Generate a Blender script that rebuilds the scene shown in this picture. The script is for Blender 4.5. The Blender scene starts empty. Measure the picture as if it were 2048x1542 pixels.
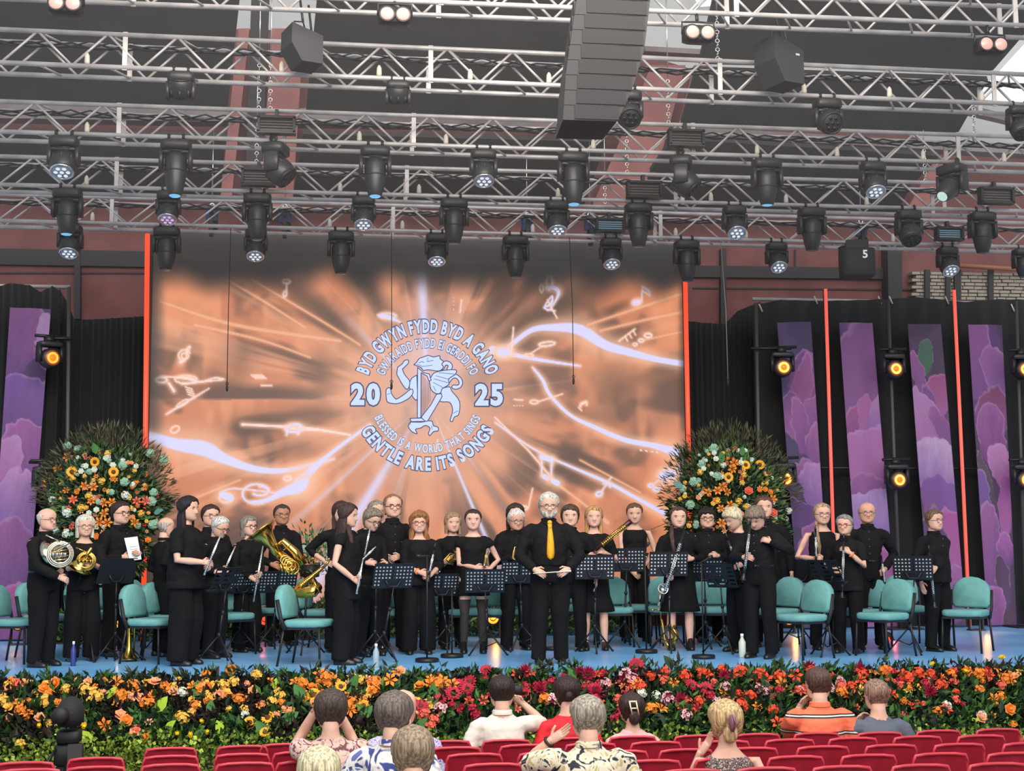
import bpy, bmesh, math, random
import numpy as np
from mathutils import Matrix, Vector
random.seed(7); rng = np.random.RandomState(7)
PI = math.pi
# ---------------------------------------------------------------- camera, light, exposure
F_PX, PITCH, YAW, ROLL = 2750.0, math.radians(6.4), math.radians(7.4), 0.006
CAM = np.array([0, 0, 2.36]); STAGE = 1.04
Fw = np.array([math.sin(YAW)*math.cos(PITCH), math.cos(YAW)*math.cos(PITCH), math.sin(PITCH)])
R0 = np.array([math.cos(YAW), -math.sin(YAW), 0.0]); U0 = np.cross(R0, Fw)
Rt = R0*math.cos(ROLL) - U0*math.sin(ROLL); Up = U0*math.cos(ROLL) + R0*math.sin(ROLL)
sc = bpy.context.scene
COL = sc.collection
cd = bpy.data.cameras.new('camera'); cam = bpy.data.objects.new('camera', cd); COL.objects.link(cam)
cd.sensor_width = 36; cd.lens = F_PX/2048*36; cd.clip_end = 200
cam.matrix_world = Matrix([[Rt[0], Up[0], -Fw[0], CAM[0]], [Rt[1], Up[1], -Fw[1], CAM[1]], [Rt[2], Up[2], -Fw[2], CAM[2]], [0, 0, 0, 1]])
sc.camera = cam
wd = bpy.data.worlds.new('world'); sc.world = wd; wd.use_nodes = True
wd.node_tree.nodes['Background'].inputs[0].default_value = (0.80, 0.88, 1.0, 1)
wd.node_tree.nodes['Background'].inputs[1].default_value = 0.55
def lamp(name, kind, loc, aim, energy, size=1, color=(1, 1, 1), size_y=None):
    l = bpy.data.lights.new(name, kind); l.energy = energy; l.color = color
    if kind == 'AREA':
        l.size = size
        if size_y: l.shape = 'RECTANGLE'; l.size_y = size_y
    if kind == 'SUN': l.angle = size
    o = bpy.data.objects.new(name, l); COL.objects.link(o); o.location = loc
    o.rotation_euler = (Vector(aim)-Vector(loc)).to_track_quat('-Z', 'Y').to_euler(); return o
lamp('daylight', 'SUN', (3, -10, 14), (1, 14, 2), 1.5, math.radians(50), (1.0, 0.96, 0.9))
lamp('stage_fill', 'AREA', (1, 9.5, 8.6), (0.8, 16, 1.4), 620, 8, (1.0, 0.93, 0.84), 2.0)  # added soft area light above the audience, aimed at the players
lamp('hall_fill', 'AREA', (1, 3, 8.5), (1, 11.5, 0.8), 620, 9, (1.0, 0.95, 0.88), 4.0)  # added overhead area light that brightens seats and flower bed
sc.view_settings.view_transform = 'Standard'; sc.view_settings.look = 'None'
sc.view_settings.gamma = 1; sc.view_settings.use_curve_mapping = False; sc.view_settings.exposure = 0.0
# ---------------------------------------------------------------- pixel rays <-> world points
def ray(px, py): return Fw + Rt*(px-1024)/F_PX - Up*(py-771)/F_PX
def onY(px, py, Y): d = ray(px, py); return CAM + d*(Y/d[1])
def onZ(px, py, Z): d = ray(px, py); return CAM + d*((Z-CAM[2])/d[2])
def onP(px, py, p0, n): d = ray(px, py); return CAM + d*(np.dot(p0-CAM, n)/np.dot(d, n))
def proj(P):
    q = np.asarray(P)-CAM; z = q@Fw
    return 1024+F_PX*(q@Rt)/z, 771-F_PX*(q@Up)/z
def floorY(px, py): return onZ(px, py, STAGE)[1]
# ---------------------------------------------------------------- materials
def lin(c): return tuple((x/255/12.92 if x/255 <= 0.04045 else ((x/255+0.055)/1.055)**2.4) for x in c)
MATS = {}
def mat(name, rgb, rough=0.6, metal=0.0, emit=None, es=1.0, rgb2=None, scale=8.0, bump=0.0, bscale=40.0, stretch=(1, 1, 1), spec=0.5, sheen=0, trans=0, vcol=None, alpha=1):
    if name in MATS: return MATS[name]
    m = bpy.data.materials.new(name); m.use_nodes = True; nt = m.node_tree; b = nt.nodes['Principled BSDF']
    I = b.inputs; I['Base Color'].default_value = (*lin(rgb), 1); I['Roughness'].default_value = rough; I['Metallic'].default_value = metal
    I['Specular IOR Level'].default_value = spec; I['Transmission Weight'].default_value = trans
    if sheen: I['Sheen Weight'].default_value = sheen
    m.diffuse_color = (*lin(rgb), 1)
    tc = mp = None
    if rgb2 is not None or bump:
        tc = nt.nodes.new('ShaderNodeTexCoord'); mp = nt.nodes.new('ShaderNodeMapping'); nt.links.new(tc.outputs['Object'], mp.inputs[0])
        mp.inputs['Scale'].default_value = stretch
    if rgb2 is not None:
        n = nt.nodes.new('ShaderNodeTexNoise'); n.inputs['Scale'].default_value = scale; n.inputs['Detail'].default_value = 4
        nt.links.new(mp.outputs[0], n.inputs['Vector'])
        r = nt.nodes.new('ShaderNodeValToRGB'); r.color_ramp.elements[0].position = 0.38; r.color_ramp.elements[1].position = 0.62
        r.color_ramp.elements[0].color = (*lin(rgb), 1); r.color_ramp.elements[1].color = (*lin(rgb2), 1)
        nt.links.new(n.outputs['Fac'], r.inputs[0]); nt.links.new(r.outputs[0], I['Base Color'])
    if bump:
        n = nt.nodes.new('ShaderNodeTexNoise'); n.inputs['Scale'].default_value = bscale; n.inputs['Detail'].default_value = 3
        nt.links.new(mp.outputs[0], n.inputs['Vector'])
        bp = nt.nodes.new('ShaderNodeBump'); bp.inputs['Strength'].default_value = bump; bp.inputs['Distance'].default_value = 0.02
        nt.links.new(n.outputs['Fac'], bp.inputs['Height']); nt.links.new(bp.outputs[0], I['Normal'])
    if emit is not None:
        I['Emission Color'].default_value = (*lin(emit), 1); I['Emission Strength'].default_value = es
        m.cycles.emission_sampling = 'NONE'
    if vcol:
        a = nt.nodes.new('ShaderNodeAttribute'); a.attribute_name = 'Col'
        if vcol == 'emit':
            nt.links.new(a.outputs['Color'], I['Emission Color']); I['Emission Strength'].default_value = es; I['Base Color'].default_value = (0.01, 0.01, 0.01, 1)
            m.cycles.emission_sampling = 'NONE'
        else: nt.links.new(a.outputs['Color'], I['Base Color'])
    MATS[name] = m; return m
# ---------------------------------------------------------------- mesh helpers
def A(x): return np.asarray(x, float)
def nrm(v): v = A(v); l = np.linalg.norm(v); return v/l if l > 1e-9 else v
class MB:
    def __init__(s): s.v = []; s.f = []; s.m = []; s.n = 0
    def add(s, vf, mi=0, M=None):
        v, f = vf; v = A(v)
        if M is not None: v = v@A(M)[:3, :3].T + A(M)[:3, 3]
        s.v.append(v); k = s.n; s.f += [tuple(i+k for i in q) for q in f]; s.m += [mi]*len(f); s.n += len(v); return s
def mesh_of(name, mb, mats, smooth=True):
    me = bpy.data.meshes.new(name); me.from_pydata(np.concatenate(mb.v).tolist() if mb.v else [], [], mb.f)
    for m in (mats if isinstance(mats, (list, tuple)) else [mats]): me.materials.append(m)
    if len(me.polygons):
        me.polygons.foreach_set('material_index', mb.m)
        me.polygons.foreach_set('use_smooth', [bool(smooth)]*len(me.polygons))
    me.update(); return me
def link(name, me, parent=None, loc=None, rot=None, M=None):
    o = bpy.data.objects.new(name, me); COL.objects.link(o)
    if parent is not None: o.parent = parent
    if loc is not None: o.location = loc
    if rot is not None: o.rotation_euler = rot
    if M is not None: o.matrix_local = M
    return o
def obj(name, mb, mats, parent=None, smooth=True, **k):
    if isinstance(mb, tuple): mb = MB().add(mb)
    return link(name, mesh_of(name, mb, mats, smooth), parent, **k)
def thing(name, label, cat, loc=(0, 0, 0), rotz=0, group=None):
    o = bpy.data.objects.new(name, None); COL.objects.link(o); o.location = loc; o.rotation_euler = (0, 0, rotz)
    o.empty_display_size = 0.1
    return tag(o, label, cat, group)
def tag(o, label, cat, group=None, kind=None):
    o['label'] = label; o['category'] = cat
    if group: o['group'] = group
    if kind: o['kind'] = kind
    return o
def struct(name, mb, m, smooth=False):
    o = obj(name, mb, m, smooth=smooth); o['kind'] = 'structure'; return o
def dup(root, loc, rotz=None, label=None):
    r = root.copy(); COL.objects.link(r); r.location = loc
    if rotz is not None: r.rotation_euler = (0, 0, rotz)
    if label: r['label'] = label
    for ch in list(root.children):
        c = ch.copy(); COL.objects.link(c); c.parent = r
        for g in ch.children:
            d = g.copy(); COL.objects.link(d); d.parent = c
    return r
def box(c, s, bev=0):
    c = A(c); x, y, z = A(s)/2
    v = [(-x, -y, -z), (x, -y, -z), (x, y, -z), (-x, y, -z), (-x, -y, z), (x, -y, z), (x, y, z), (-x, y, z)]
    return A(v)+c, [(0, 3, 2, 1), (4, 5, 6, 7), (0, 1, 5, 4), (1, 2, 6, 5), (2, 3, 7, 6), (3, 0, 4, 7)]
def grid_faces(r, c, wrap):
    f = []
    for i in range(r-1):
        for j in range(c if wrap else c-1):
            k = (j+1) % c; f.append((i*c+j, i*c+k, (i+1)*c+k, (i+1)*c+j))
    return f
def tube(pts, rad, n=8, flat=1.0, up=(0, 0, 1), cap=True):
    pts = A(pts); N = len(pts); rad = np.broadcast_to(A(rad), (N,)) if np.ndim(rad) < 2 else A(rad)
    T = np.gradient(pts, axis=0); V = []; u = None
    for i in range(N):
        t = nrm(T[i])
        if u is None:
            u = A(up)-t*np.dot(up, t)
            if np.linalg.norm(u) < 0.15: u = A((0.02, 1, 0.01)); u = u-t*np.dot(u, t)
        else: u = u-t*np.dot(u, t)
        u = nrm(u); w = np.cross(t, u); a = np.arange(n)*2*PI/n
        r1, r2 = (rad[i], rad[i]*flat) if np.ndim(rad[i]) == 0 else rad[i]
        V.append(pts[i]+np.outer(np.cos(a), w)*r1+np.outer(np.sin(a), u)*r2)
    f = grid_faces(N, n, True)
    if cap: f += [tuple(range(n))[::-1], tuple(range((N-1)*n, N*n))]
    return np.concatenate(V), f
def loft(rings, n=20, cap=True, p=2.3):
    """rings: (cx,cy,z,rx,ry); superellipse rings"""
    V = []; a = np.arange(n)*2*PI/n
    ca, sa = np.cos(a), np.sin(a)
    for cx, cy, z, rx, ry in rings:
        V.append(np.stack([cx+rx*np.sign(ca)*np.abs(ca)**(2/p), cy+ry*np.sign(sa)*np.abs(sa)**(2/p), np.full(n, z)], 1))
    f = grid_faces(len(rings), n, True)
    if cap: f += [tuple(range(n))[::-1], tuple(range((len(rings)-1)*n, len(rings)*n))]
    return np.concatenate(V), f
def ell(c, r, n=8, m=6):
    v = [(0, 0, -1)]; 
    for i in range(1, m):
        t = -PI/2+PI*i/m
        v += [(math.cos(t)*math.cos(2*PI*j/n), math.cos(t)*math.sin(2*PI*j/n), math.sin(t)) for j in range(n)]
    v.append((0, 0, 1)); L = len(v)-1
    f = [(0, 1+(j+1) % n, 1+j) for j in range(n)]
    for i in range(m-2):
        for j in range(n): f.append((1+i*n+j, 1+i*n+(j+1) % n, 1+(i+1)*n+(j+1) % n, 1+(i+1)*n+j))
    f += [(L, L-n+j, L-n+(j+1) % n) for j in range(n)]
    return A(v)*A(np.broadcast_to(r, 3))+A(c), f
def lathe(prof, n=16, p0=(0, 0, 0), d=(0, 0, 1)):
    """prof: list (r, h) along axis d from p0"""
    d = nrm(d); p0 = A(p0); u = nrm(np.cross(d, (0.13, 0.9, 0.3))); w = np.cross(d, u); a = np.arange(n)*2*PI/n
    V = np.concatenate([p0+d*h+r*(np.outer(np.cos(a), u)+np.outer(np.sin(a), w)) for r, h in prof])
    f = grid_faces(len(prof), n, True)+[tuple(range(n))[::-1], tuple(range((len(prof)-1)*n, len(prof)*n))]
    return V, f
def rbox(c, s, r=0.02, taper=1.0):
    """soft box: rounded in plan, from stacked rings along z"""
    x, y, z = A(s)/2; rs = []
    for k, (dz, q) in enumerate([(-z, 1-0.6*r/min(x, y)), (-z+r*0.5, 1), (z-r*0.5, 1), (z, 1-0.6*r/min(x, y))]):
        rs.append((c[0], c[1], c[2]+dz, x*q, y*q))
    return loft(rs, 20, True, 5)
def prism(poly, y0, y1, M=None):
    """polygon in xz extruded along y"""
    n = len(poly); v = [(x, y0, z) for x, z in poly]+[(x, y1, z) for x, z in poly]
    f = [tuple(range(n)), tuple(range(n, 2*n))[::-1]]+[(i, i+n, (i+1) % n+n, (i+1) % n) for i in range(n)]
    return A(v), f
def torus(c, R, r, d=(0, 1, 0), n=20, m=6, a0=0, a1=2*PI):
    d = nrm(d); u = nrm(np.cross(d, (0.11, 0.2, 0.95))); w = np.cross(d, u)
    full = abs(a1-a0-2*PI) < 1e-6
    a = np.linspace(a0, a1, n+1)[:n if full else n+1]
    V = []
    for t in a:
        e = u*math.cos(t)+w*math.sin(t)
        for j in range(m):
            b = 2*PI*j/m; V.append(A(c)+e*(R+r*math.cos(b))+d*r*math.sin(b))
    L = len(a); f = []
    for i in range(L if full else L-1):
        for j in range(m):
            i2, j2 = (i+1) % L, (j+1) % m; f.append((i*m+j, i2*m+j, i2*m+j2, i*m+j2))
    return A(V), f
def rot(axis, a): return np.array(Matrix.Rotation(a, 4, axis))
def trs(p, M=None):
    T = np.eye(4) if M is None else A(M).copy(); T[:3, 3] = p; return T
def slab(px_poly, p0, n, thick):
    """polygon given by photo pixels laid on plane (p0,n), extruded along n by thick"""
    n = nrm(n); P = [onP(x, y, A(p0), n) for x, y in px_poly]; k = len(P)
    v = P+[p+n*thick for p in P]
    f = [tuple(range(k))[::-1], tuple(range(k, 2*k))]+[(i, (i+1) % k, (i+1) % k+k, i+k) for i in range(k)]
    return A(v), f
ORD = ['first', 'second', 'third', 'fourth', 'fifth', 'sixth', 'seventh', 'eighth', 'ninth', 'tenth', 'eleventh', 'twelfth', 'thirteenth', 'fourteenth', 'fifteenth', 'sixteenth']
# common materials
BLK = mat('black_metal', (30, 30, 32), 0.45, 0.2)
BLKP = mat('black_paint', (24, 24, 25), 0.6)
ALU = mat('aluminium', (206, 199, 194), 0.42, 0.25, rgb2=(178, 171, 170), scale=3)
CHROME = mat('chrome', (225, 225, 222), 0.18, 1.0)
BRASS = mat('brass', (224, 184, 92), 0.2, 1.0)
SILVER = mat('silver', (232, 232, 226), 0.2, 1.0)
PAPER = mat('paper', (242, 244, 248), 0.8)
WOODB = mat('dark_wood_tube', (36, 26, 24), 0.35)
# ================================================================ STRUCTURE
FLOORM = mat('stage_paint', (128, 190, 240), 0.30, rgb2=(108, 174, 230), scale=1.2, spec=0.45)
mb = MB().add(box((1.5, 17.3, STAGE-0.06), (19, 7.0, 0.12)))
struct('floor_stage', mb, FLOORM)
def fz(Y): return 0.035*(10.9-Y) if Y < 10.9 else 0.0
mb = MB(); v = [(-9, -4, fz(-4)), (13, -4, fz(-4)), (13, 10.9, 0), (-9, 10.9, 0), (13, 26, 0), (-9, 26, 0)]
mb.add((A(v), [(0, 1, 2, 3), (3, 2, 4, 5)])); struct('floor_hall', mb, mat('hall_floor', (70, 66, 64), 0.8, rgb2=(60, 58, 56)))
struct('trim_1', MB().add(box((1.5, 13.84, 0.5), (19, 0.05, 0.98))), mat('stage_fascia', (28, 30, 28), 0.8))
REDW = mat('red_cladding', (128, 78, 76), 0.8, rgb2=(112, 66, 64), scale=1.5)
REDL = mat('red_steel', (150, 92, 88), 0.7, rgb2=(166, 104, 98), scale=2)
WALLY = 23.4; NY = A((0, 1, 0))
struct('wall_back', MB().add(slab([(-160, 42), (550, 60), (1330, 122), (1880, 290), (2200, 330), (2200, 1330), (-160, 1330)], (0, WALLY, 0), NY, 0.25)), REDW)
# steel rails, posts and sheet seams of the back wall
DK = mat('dark_steel', (48, 44, 45), 0.7)
def strip(poly, Y, th=0.06, m=DK, name='trim_2'): return struct(name, MB().add(slab(poly, (0, Y, 0), NY, -th)), m)
strip([(-60, 498), (292, 505), (292, 536), (-60, 530)], WALLY, .1, DK, 'trim_2')
strip([(1385, 533), (1762, 538), (1762, 560), (1385, 556)], WALLY, .1, DK, 'trim_3')
strip([(151, 470), (163, 470), (163, 640), (151, 640)], WALLY, .12, DK, 'trim_4')
strip([(1438, 500), (1449, 500), (1449, 650), (1438, 650)], WALLY, .12, DK, 'trim_5')
strip([(1762, 490), (1790, 490), (1792, 640), (1764, 640)], WALLY, .3, DK, 'trim_6')
strip([(-60, 545), (1000, 546), (1000, 549), (-60, 548)], WALLY, .03, DK, 'trim_7')
strip([(1385, 575), (2100, 581), (2100, 584), (1385, 578)], WALLY, .03, DK, 'trim_8')
strip([(1588, 500), (1591, 500), (1591, 560), (1588, 560)], WALLY, .03, DK, 'trim_9')
# light masonry showing at the right of the wall: courses of pale blocks
BR = mat('pale_block', (176, 166, 152), 0.9, rgb2=(150, 140, 128), scale=6)
br = bpy.data.objects.new('wall_masonry', None); COL.objects.link(br); br['kind'] = 'structure'
h0 = [545, 552, 559, 566, 573, 580, 587, 594]
bmes = {}
for r in range(8):
    x = 1820+(r % 2)*9
    while x < 2060:
        w = rng.uniform(17, 24); p = onY(x, h0[r]+(x-1820)*.012, WALLY-.12); q = onY(x+w-1.6, h0[r]+5.6+(x-1820)*.012, WALLY-.12)
        if 'b' not in bmes: bmes['b'] = mesh_of('brick', MB().add(box((0, 0, 0), (1, .16, 1))), BR, False)
        o = link('brick', bmes['b'], br, loc=((p+q)/2).tolist()); o.scale = (abs(q[0]-p[0]), rng.uniform(.8, 1.2), abs(p[2]-q[2])); x += w
for k, (a, b) in enumerate([(1848, 1858), (1890, 1899), (1907, 1920), (1975, 1985)]):
    strip([(a, 540), (b, 540), (b, 602), (a, 602)], WALLY-.22, .05, DK, 'trim_%d' % (10+k))
struct('trim_14', MB().add(tube([onY(1906, 530, WALLY-.4), onY(2120, 544, WALLY-.4)], .045, 8)), mat('copper_pipe', (150, 96, 62), .5), True)
# roof: pale sheet far above and behind, grey girder, black sound panels on a slope
ROOF = mat('roof_sheet', (178, 178, 176), .9, emit=(150, 152, 150), es=.35)  # sheet glows by itself, in place of daylight coming through
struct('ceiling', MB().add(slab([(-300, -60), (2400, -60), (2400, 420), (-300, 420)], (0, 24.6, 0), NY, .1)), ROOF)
struct('window_1', MB().add(slab([(1950, 196), (2075, 60), (2110, 210), (1960, 197)], (0, 24.3, 0), NY, .05)), mat('skylight', (230, 235, 235), .9, emit=(226, 234, 234), es=.9))
struct('window_2', MB().add(slab([(1375, -30), (1470, -30), (1462, 8), (1400, 12)], (0, 24.3, 0), NY, .05)), MATS['skylight'])
strip([(-60, 216), (1330, 240), (1330, 268), (-60, 246)], 22.9, .3, mat('pale_girder', (150, 138, 136), .7, rgb2=(132, 112, 112), scale=1), 'trim_15')
strip([(1340, 262), (2120, 306), (2120, 322), (1340, 280)], 22.9, .3, MATS['pale_girder'], 'trim_16')
strip([(1860, 200), (2120, 262), (2120, 276), (1860, 214)], 23.9, .2, MATS['pale_girder'], 'trim_17')
strip([(1285, 100), (1430, 108), (1430, 118), (1285, 110)], 23.0, .2, MATS['pale_girder'], 'trim_18')
for k, (a, b, c, d, e) in enumerate([(478, 500, 462, 440, REDL), (545, 608, 585, 520, REDL), (504, 540, 522, 490, DK), (1300, 1368, 1290, 1180, REDL), (1385, 1420, 1370, 1310, REDL), (1860, 1900, 1850, 1810, REDL)]):
    y0 = 62 if k < 3 else 135
    if k == 2: y0 = -20
    if k == 5: y0 = 330
    strip([(a, y0), (b, y0), (c, 420), (d, 420)], 22.6+k*.02, .12, e, 'trim_%d' % (19+k))
PAN = mat('acoustic_cloth', (60, 59, 58), .95, rgb2=(54, 53, 53), scale=2, bump=.1, bscale=60)
pn = nrm((0, .42, .9)); pp = A((0, 21.6, 8.1))
for poly, lab in [([(-200, -60), (486, -60), (455, 217), (-200, 202)], 'large black cloth ceiling panel at the top left above the trusses'),
                  ([(-200, 258), (452, 274), (440, 392), (-200, 378)], 'narrow black cloth ceiling panel at the left below the pale girder'),
                  ([(640, -60), (1300, -60), (1232, 243), (612, 224)], 'black cloth ceiling panel in the middle, behind the long black speaker column'),
                  ([(606, 268), (1212, 284), (1168, 412), (586, 398)], 'low black cloth ceiling panel in the middle just above the screen'),
                  ([(1440, -60), (2160, -60), (1984, 143), (1398, 128)], 'topmost black cloth ceiling panel at the right beside the skylight'),
                  ([(1392, 140), (1976, 160), (1915, 268), (1362, 246)], 'second black cloth ceiling panel from the top at the right'),
                  ([(1345, 278), (1880, 312), (1830, 364), (1300, 344)], 'third black cloth ceiling panel at the right, slanted right end'),
                  ([(1297, 352), (1822, 372), (1790, 432), (1290, 412)], 'lowest black cloth ceiling panel at the right')]:
    tag(obj('ceiling_panel', MB().add(slab(poly, pp, pn, .08)), PAN, smooth=False), lab, 'ceiling panel', 'black cloth panels under the roof')
# black drapes
DR = mat('black_drape', (25, 25, 27), .95, bump=.25, bscale=9, stretch=(3, 3, .3), sheen=.1)
def drape(top, ybot, Y, label, amp=.035):
    """top: px points along the upper hem; hangs to the floor at px ybot"""
    xs = np.linspace(top[0][0], top[-1][0], 90); ty = np.interp(xs, [t[0] for t in top], [t[1] for t in top])
    V = []; ph = rng.uniform(0, 6)
    for i, x in enumerate(xs):
        a = onY(x, ty[i], Y); fold = amp*(math.sin(i*1.1+ph)+.6*math.sin(i*.47+ph*2))
        for k in range(9):
            t = k/8; z = a[2]*(1-t)+STAGE*t if ybot is None else a[2]*(1-t)+ybot*t
            V.append((a[0], Y+fold*(0.5+.8*t), z))
    n = 9; f = [(i*n+j, i*n+j+1, (i+1)*n+j+1, (i+1)*n+j) for i in range(89) for j in range(8)]
    o = obj('drape', (A(V), f), DR); m = o.modifiers.new('s', 'SOLIDIFY'); m.thickness = .012
    return tag(o, label, 'curtain', 'black stage drapes')
drape([(-120, 566), (0, 572), (20, 566), (60, 570), (80, 584), (105, 572), (122, 584)], None, 19.75, 'black drape behind the single purple banner at the far left')
drape([(118, 574), (150, 640), (200, 638), (296, 632)], None, 20.5, 'black drape between the left purple banner and the video screen')
drape([(1362, 640), (1400, 645), (1450, 648), (1475, 622), (1520, 604), (1530, 612)], None, 20.5, 'black drape just right of the video screen, its top sloping upwards')
drape([(1505, 610), (1560, 600), (1650, 602), (1775, 598), (1830, 594), (1930, 604), (2000, 598), (2130, 602)], None, 19.85, 'wide black drape behind the four purple banners')
# ================================================================ LED SCREEN
SY = 19.45
def bil(u, v, c): return (1-u)*(1-v)*A(c[0])+u*(1-v)*A(c[1])+u*v*A(c[2])+(1-u)*v*A(c[3])
xl = onY(302, 700, SY)[0]; xr = onY(1368, 760, SY)[0]; zt = onY(800, 474, SY)[2]; zb = STAGE+.42
scr = thing('video_screen', 'huge video screen glowing orange with white emblem and lettering', 'screen', ((xl+xr)/2, SY, STAGE))
def rel(o, P): return A(P)-A(o.location)
obj('screen_housing', MB().add(box(((0, .14, (zt+zb)/2-STAGE)), (xr-xl+.02, .24, zt-zb+.02))), BLKP, scr, False)
lgm = mesh_of('support_leg', MB().add(box((0, .15, .2), (.08, .2, .44))), BLK, False)
for k in range(9): link('support_leg', lgm, scr, loc=((k-4)*(xr-xl-.4)/8, 0, 0))
NX, NZ = 600, 385
uu, vv = np.meshgrid(np.linspace(0, 1, NX), np.linspace(0, 1, NZ))
P = np.stack([xl+(xr-xl)*uu.ravel(), np.full(NX*NZ, SY), zt+(zb-zt)*vv.ravel()], 1)
PX, PYY = proj(P)
def vnoise(x, y, seed=0):
    xi = np.floor(x).astype(int); yi = np.floor(y).astype(int); xf = x-xi; yf = y-yi
    xf = xf*xf*(3-2*xf); yf = yf*yf*(3-2*yf)
    def h(a, b): return ((np.sin(a*127.1+b*311.7+seed*74.7)*43758.5453) % 1.0)
    return (h(xi, yi)*(1-xf)+h(xi+1, yi)*xf)*(1-yf)+(h(xi, yi+1)*(1-xf)+h(xi+1, yi+1)*xf)*yf
def fbm(x, y, s=0): return .5*vnoise(x, y, s)+.3*vnoise(x*2.1, y*2.1, s+1)+.2*vnoise(x*4.3, y*4.3, s+2)
def sstep(a, b, x): t = np.clip((x-a)/(b-a), 0, 1); return t*t*(3-2*t)
cx, cy = 855, 800
ang = np.arctan2(PYY-cy, PX-cx); rad_ = np.hypot(PX-cx, PYY-cy)
def mixc(c, d, t): return c*(1-t[:, None])+A(d)[None, :]*t[:, None]
col = np.tile(A((206, 126, 88)), (NX*NZ, 1))
rn = fbm(ang*4.0+9, rad_/260, 3); rn2 = fbm(ang*14+30, rad_/500, 8)
col = mixc(col, (118, 80, 62), sstep(.48, .70, fbm(PX/85, PYY/75, 5))*.85)
col = mixc(col, (240, 154, 108), sstep(.46, .68, fbm(PX/70+4, PYY/190, 15))*.8)
col = mixc(col, (88, 60, 48), sstep(.52, .70, rn)*sstep(110, 260, rad_)*.9)
col = mixc(col, (236, 168, 132), sstep(.58, .8, rn2)*sstep(60, 200, rad_)*.55)
col = mixc(col, (222, 176, 156), (1-sstep(60, 330, rad_))*.6)
for (a, b, w, s) in [(-1.62, 330, .050, .9), (2.12, 640, .050, .9), (2.4, 420, .02, .5), (1.17, 420, .018, .95), (1.9, 300, .02, .3), (-2.35, 260, .04, .4), (.95, 420, .02, .35)]:
    d = np.abs((ang-a+PI) % (2*PI)-PI); core = np.exp(-(d/w)**2)*np.exp(-((rad_-b*.5)/(b*.42))**4)
    col = mixc(col, (218, 212, 250), core*s)
for (a, w, s) in [(-.62, .13, 1.0), (-2.45, .09, .8), (-2.05, .09, .95), (-.95, .05, .6), (.95, .05, .5), (-.82, .05, .6), (.1, .06, .4), (3.0, .08, .5)]:
    d = np.abs((ang-a+PI) % (2*PI)-PI); col = mixc(col, (92, 66, 52), np.exp(-(d/w)**2)*np.exp(-((rad_-290)/120)**4)*s)
col = mixc(col, (224, 200, 222), np.exp(-((PX-862)/60)**2-((PYY-720)/90)**2)*.55)
for (bx, by, rx, ry, s) in [(1235, 780, 55, 55, .75), (1065, 765, 26, 28, .6), (1110, 750, 22, 30, .5), (1330, 800, 40, 60, .5), (640, 740, 30, 45, .6), (625, 830, 40, 20, .5), (480, 720, 40, 60, .5), (1020, 680, 50, 30, .4), (590, 900, 60, 24, .5)]:
    col = mixc(col, (110, 74, 56), np.exp(-((PX-bx)/rx)**2-((PYY-by)/ry)**2)*s)
def smooth_line(pts, k=8):
    pts = A(pts); n = len(pts); t = np.arange(n); tt = np.linspace(0, n-1, (n-1)*k+1); out = []
    for q in tt:
        i = min(int(q), n-2); f = q-i; p0, p1, p2, p3 = pts[max(i-1, 0)], pts[i], pts[i+1], pts[min(i+2, n-1)]
        out.append(.5*((2*p1)+(-p0+p2)*f+(2*p0-5*p1+4*p2-p3)*f*f+(-p0+3*p1-3*p2+p3)*f**3))
    return A(out)
def stroke(pts, color, glow=(252, 196, 164), gl=2.6, sm=True, s=1.0):
    """pts: (x, y, halfwidth)"""
    global col
    p = smooth_line(pts) if sm and len(pts) > 2 else A(pts)
    p = p*A((1, 1, .8)); p[:, 2] = np.maximum(p[:, 2], .9)
    x0, x1, y0, y1 = p[:, 0].min()-60, p[:, 0].max()+60, p[:, 1].min()-60, p[:, 1].max()+60
    idx = np.where((PX > x0) & (PX < x1) & (PYY > y0) & (PYY < y1))[0]
    if not len(idx): return
    X, Y = PX[idx], PYY[idx]; best = np.full(len(idx), 1e9)
    for a, b in zip(p[:-1], p[1:]):
        d = b[:2]-a[:2]; L = max(d@d, 1e-6); t = np.clip(((X-a[0])*d[0]+(Y-a[1])*d[1])/L, 0, 1)
        w = a[2]+(b[2]-a[2])*t; best = np.minimum(best, np.hypot(X-a[0]-d[0]*t, Y-a[1]-d[1]*t)/w)
    c = col[idx]
    if gl: c = mixc(c, glow, np.exp(-np.maximum(best-1, 0)**2/(gl*.8)**2)*.6*s)
    c = mixc(c, color, (1-sstep(.75, 1.35, best))*s); col[idx] = c
LV = (218, 214, 255); PK = (246, 214, 206)
stroke([(300, 872, 11), (350, 888, 14), (410, 898, 18), (450, 918, 12), (510, 938, 8), (570, 941, 6), (640, 925, 4), (668, 918, 2)], LV)
stroke([(598, 966, 14), (640, 925, 6), (690, 885, 4), (740, 850, 3)], LV)
stroke([(1005, 705, 6), (1060, 662, 6), (1110, 655, 9), (1160, 660, 13), (1210, 690, 11), (1260, 705, 9), (1310, 718, 7), (1368, 728, 7)], LV)
stroke([(985, 700, 10), (1020, 708, 6), (1080, 720, 4), (1160, 732, 2)], LV)
stroke([(1065, 735, 2), (1085, 760, 4), (1100, 790, 4), (1140, 830, 4), (1190, 855, 5), (1250, 880, 6), (1310, 892, 7), (1368, 912, 12), (1364, 930, 7), (1345, 955, 6)], LV)
stroke([(1110, 965, 2), (1060, 905, 1.5), (990, 835, 1.2)], PK)
stroke([(990, 845, 1.5), (1080, 905, 2), (1215, 965, 4), (1270, 995, 4), (1335, 1030, 6)], LV)
stroke([(485, 849, 3), (560, 853, 3), (590, 856, 6), (640, 860, 3), (700, 870, 2)], PK)
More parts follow.
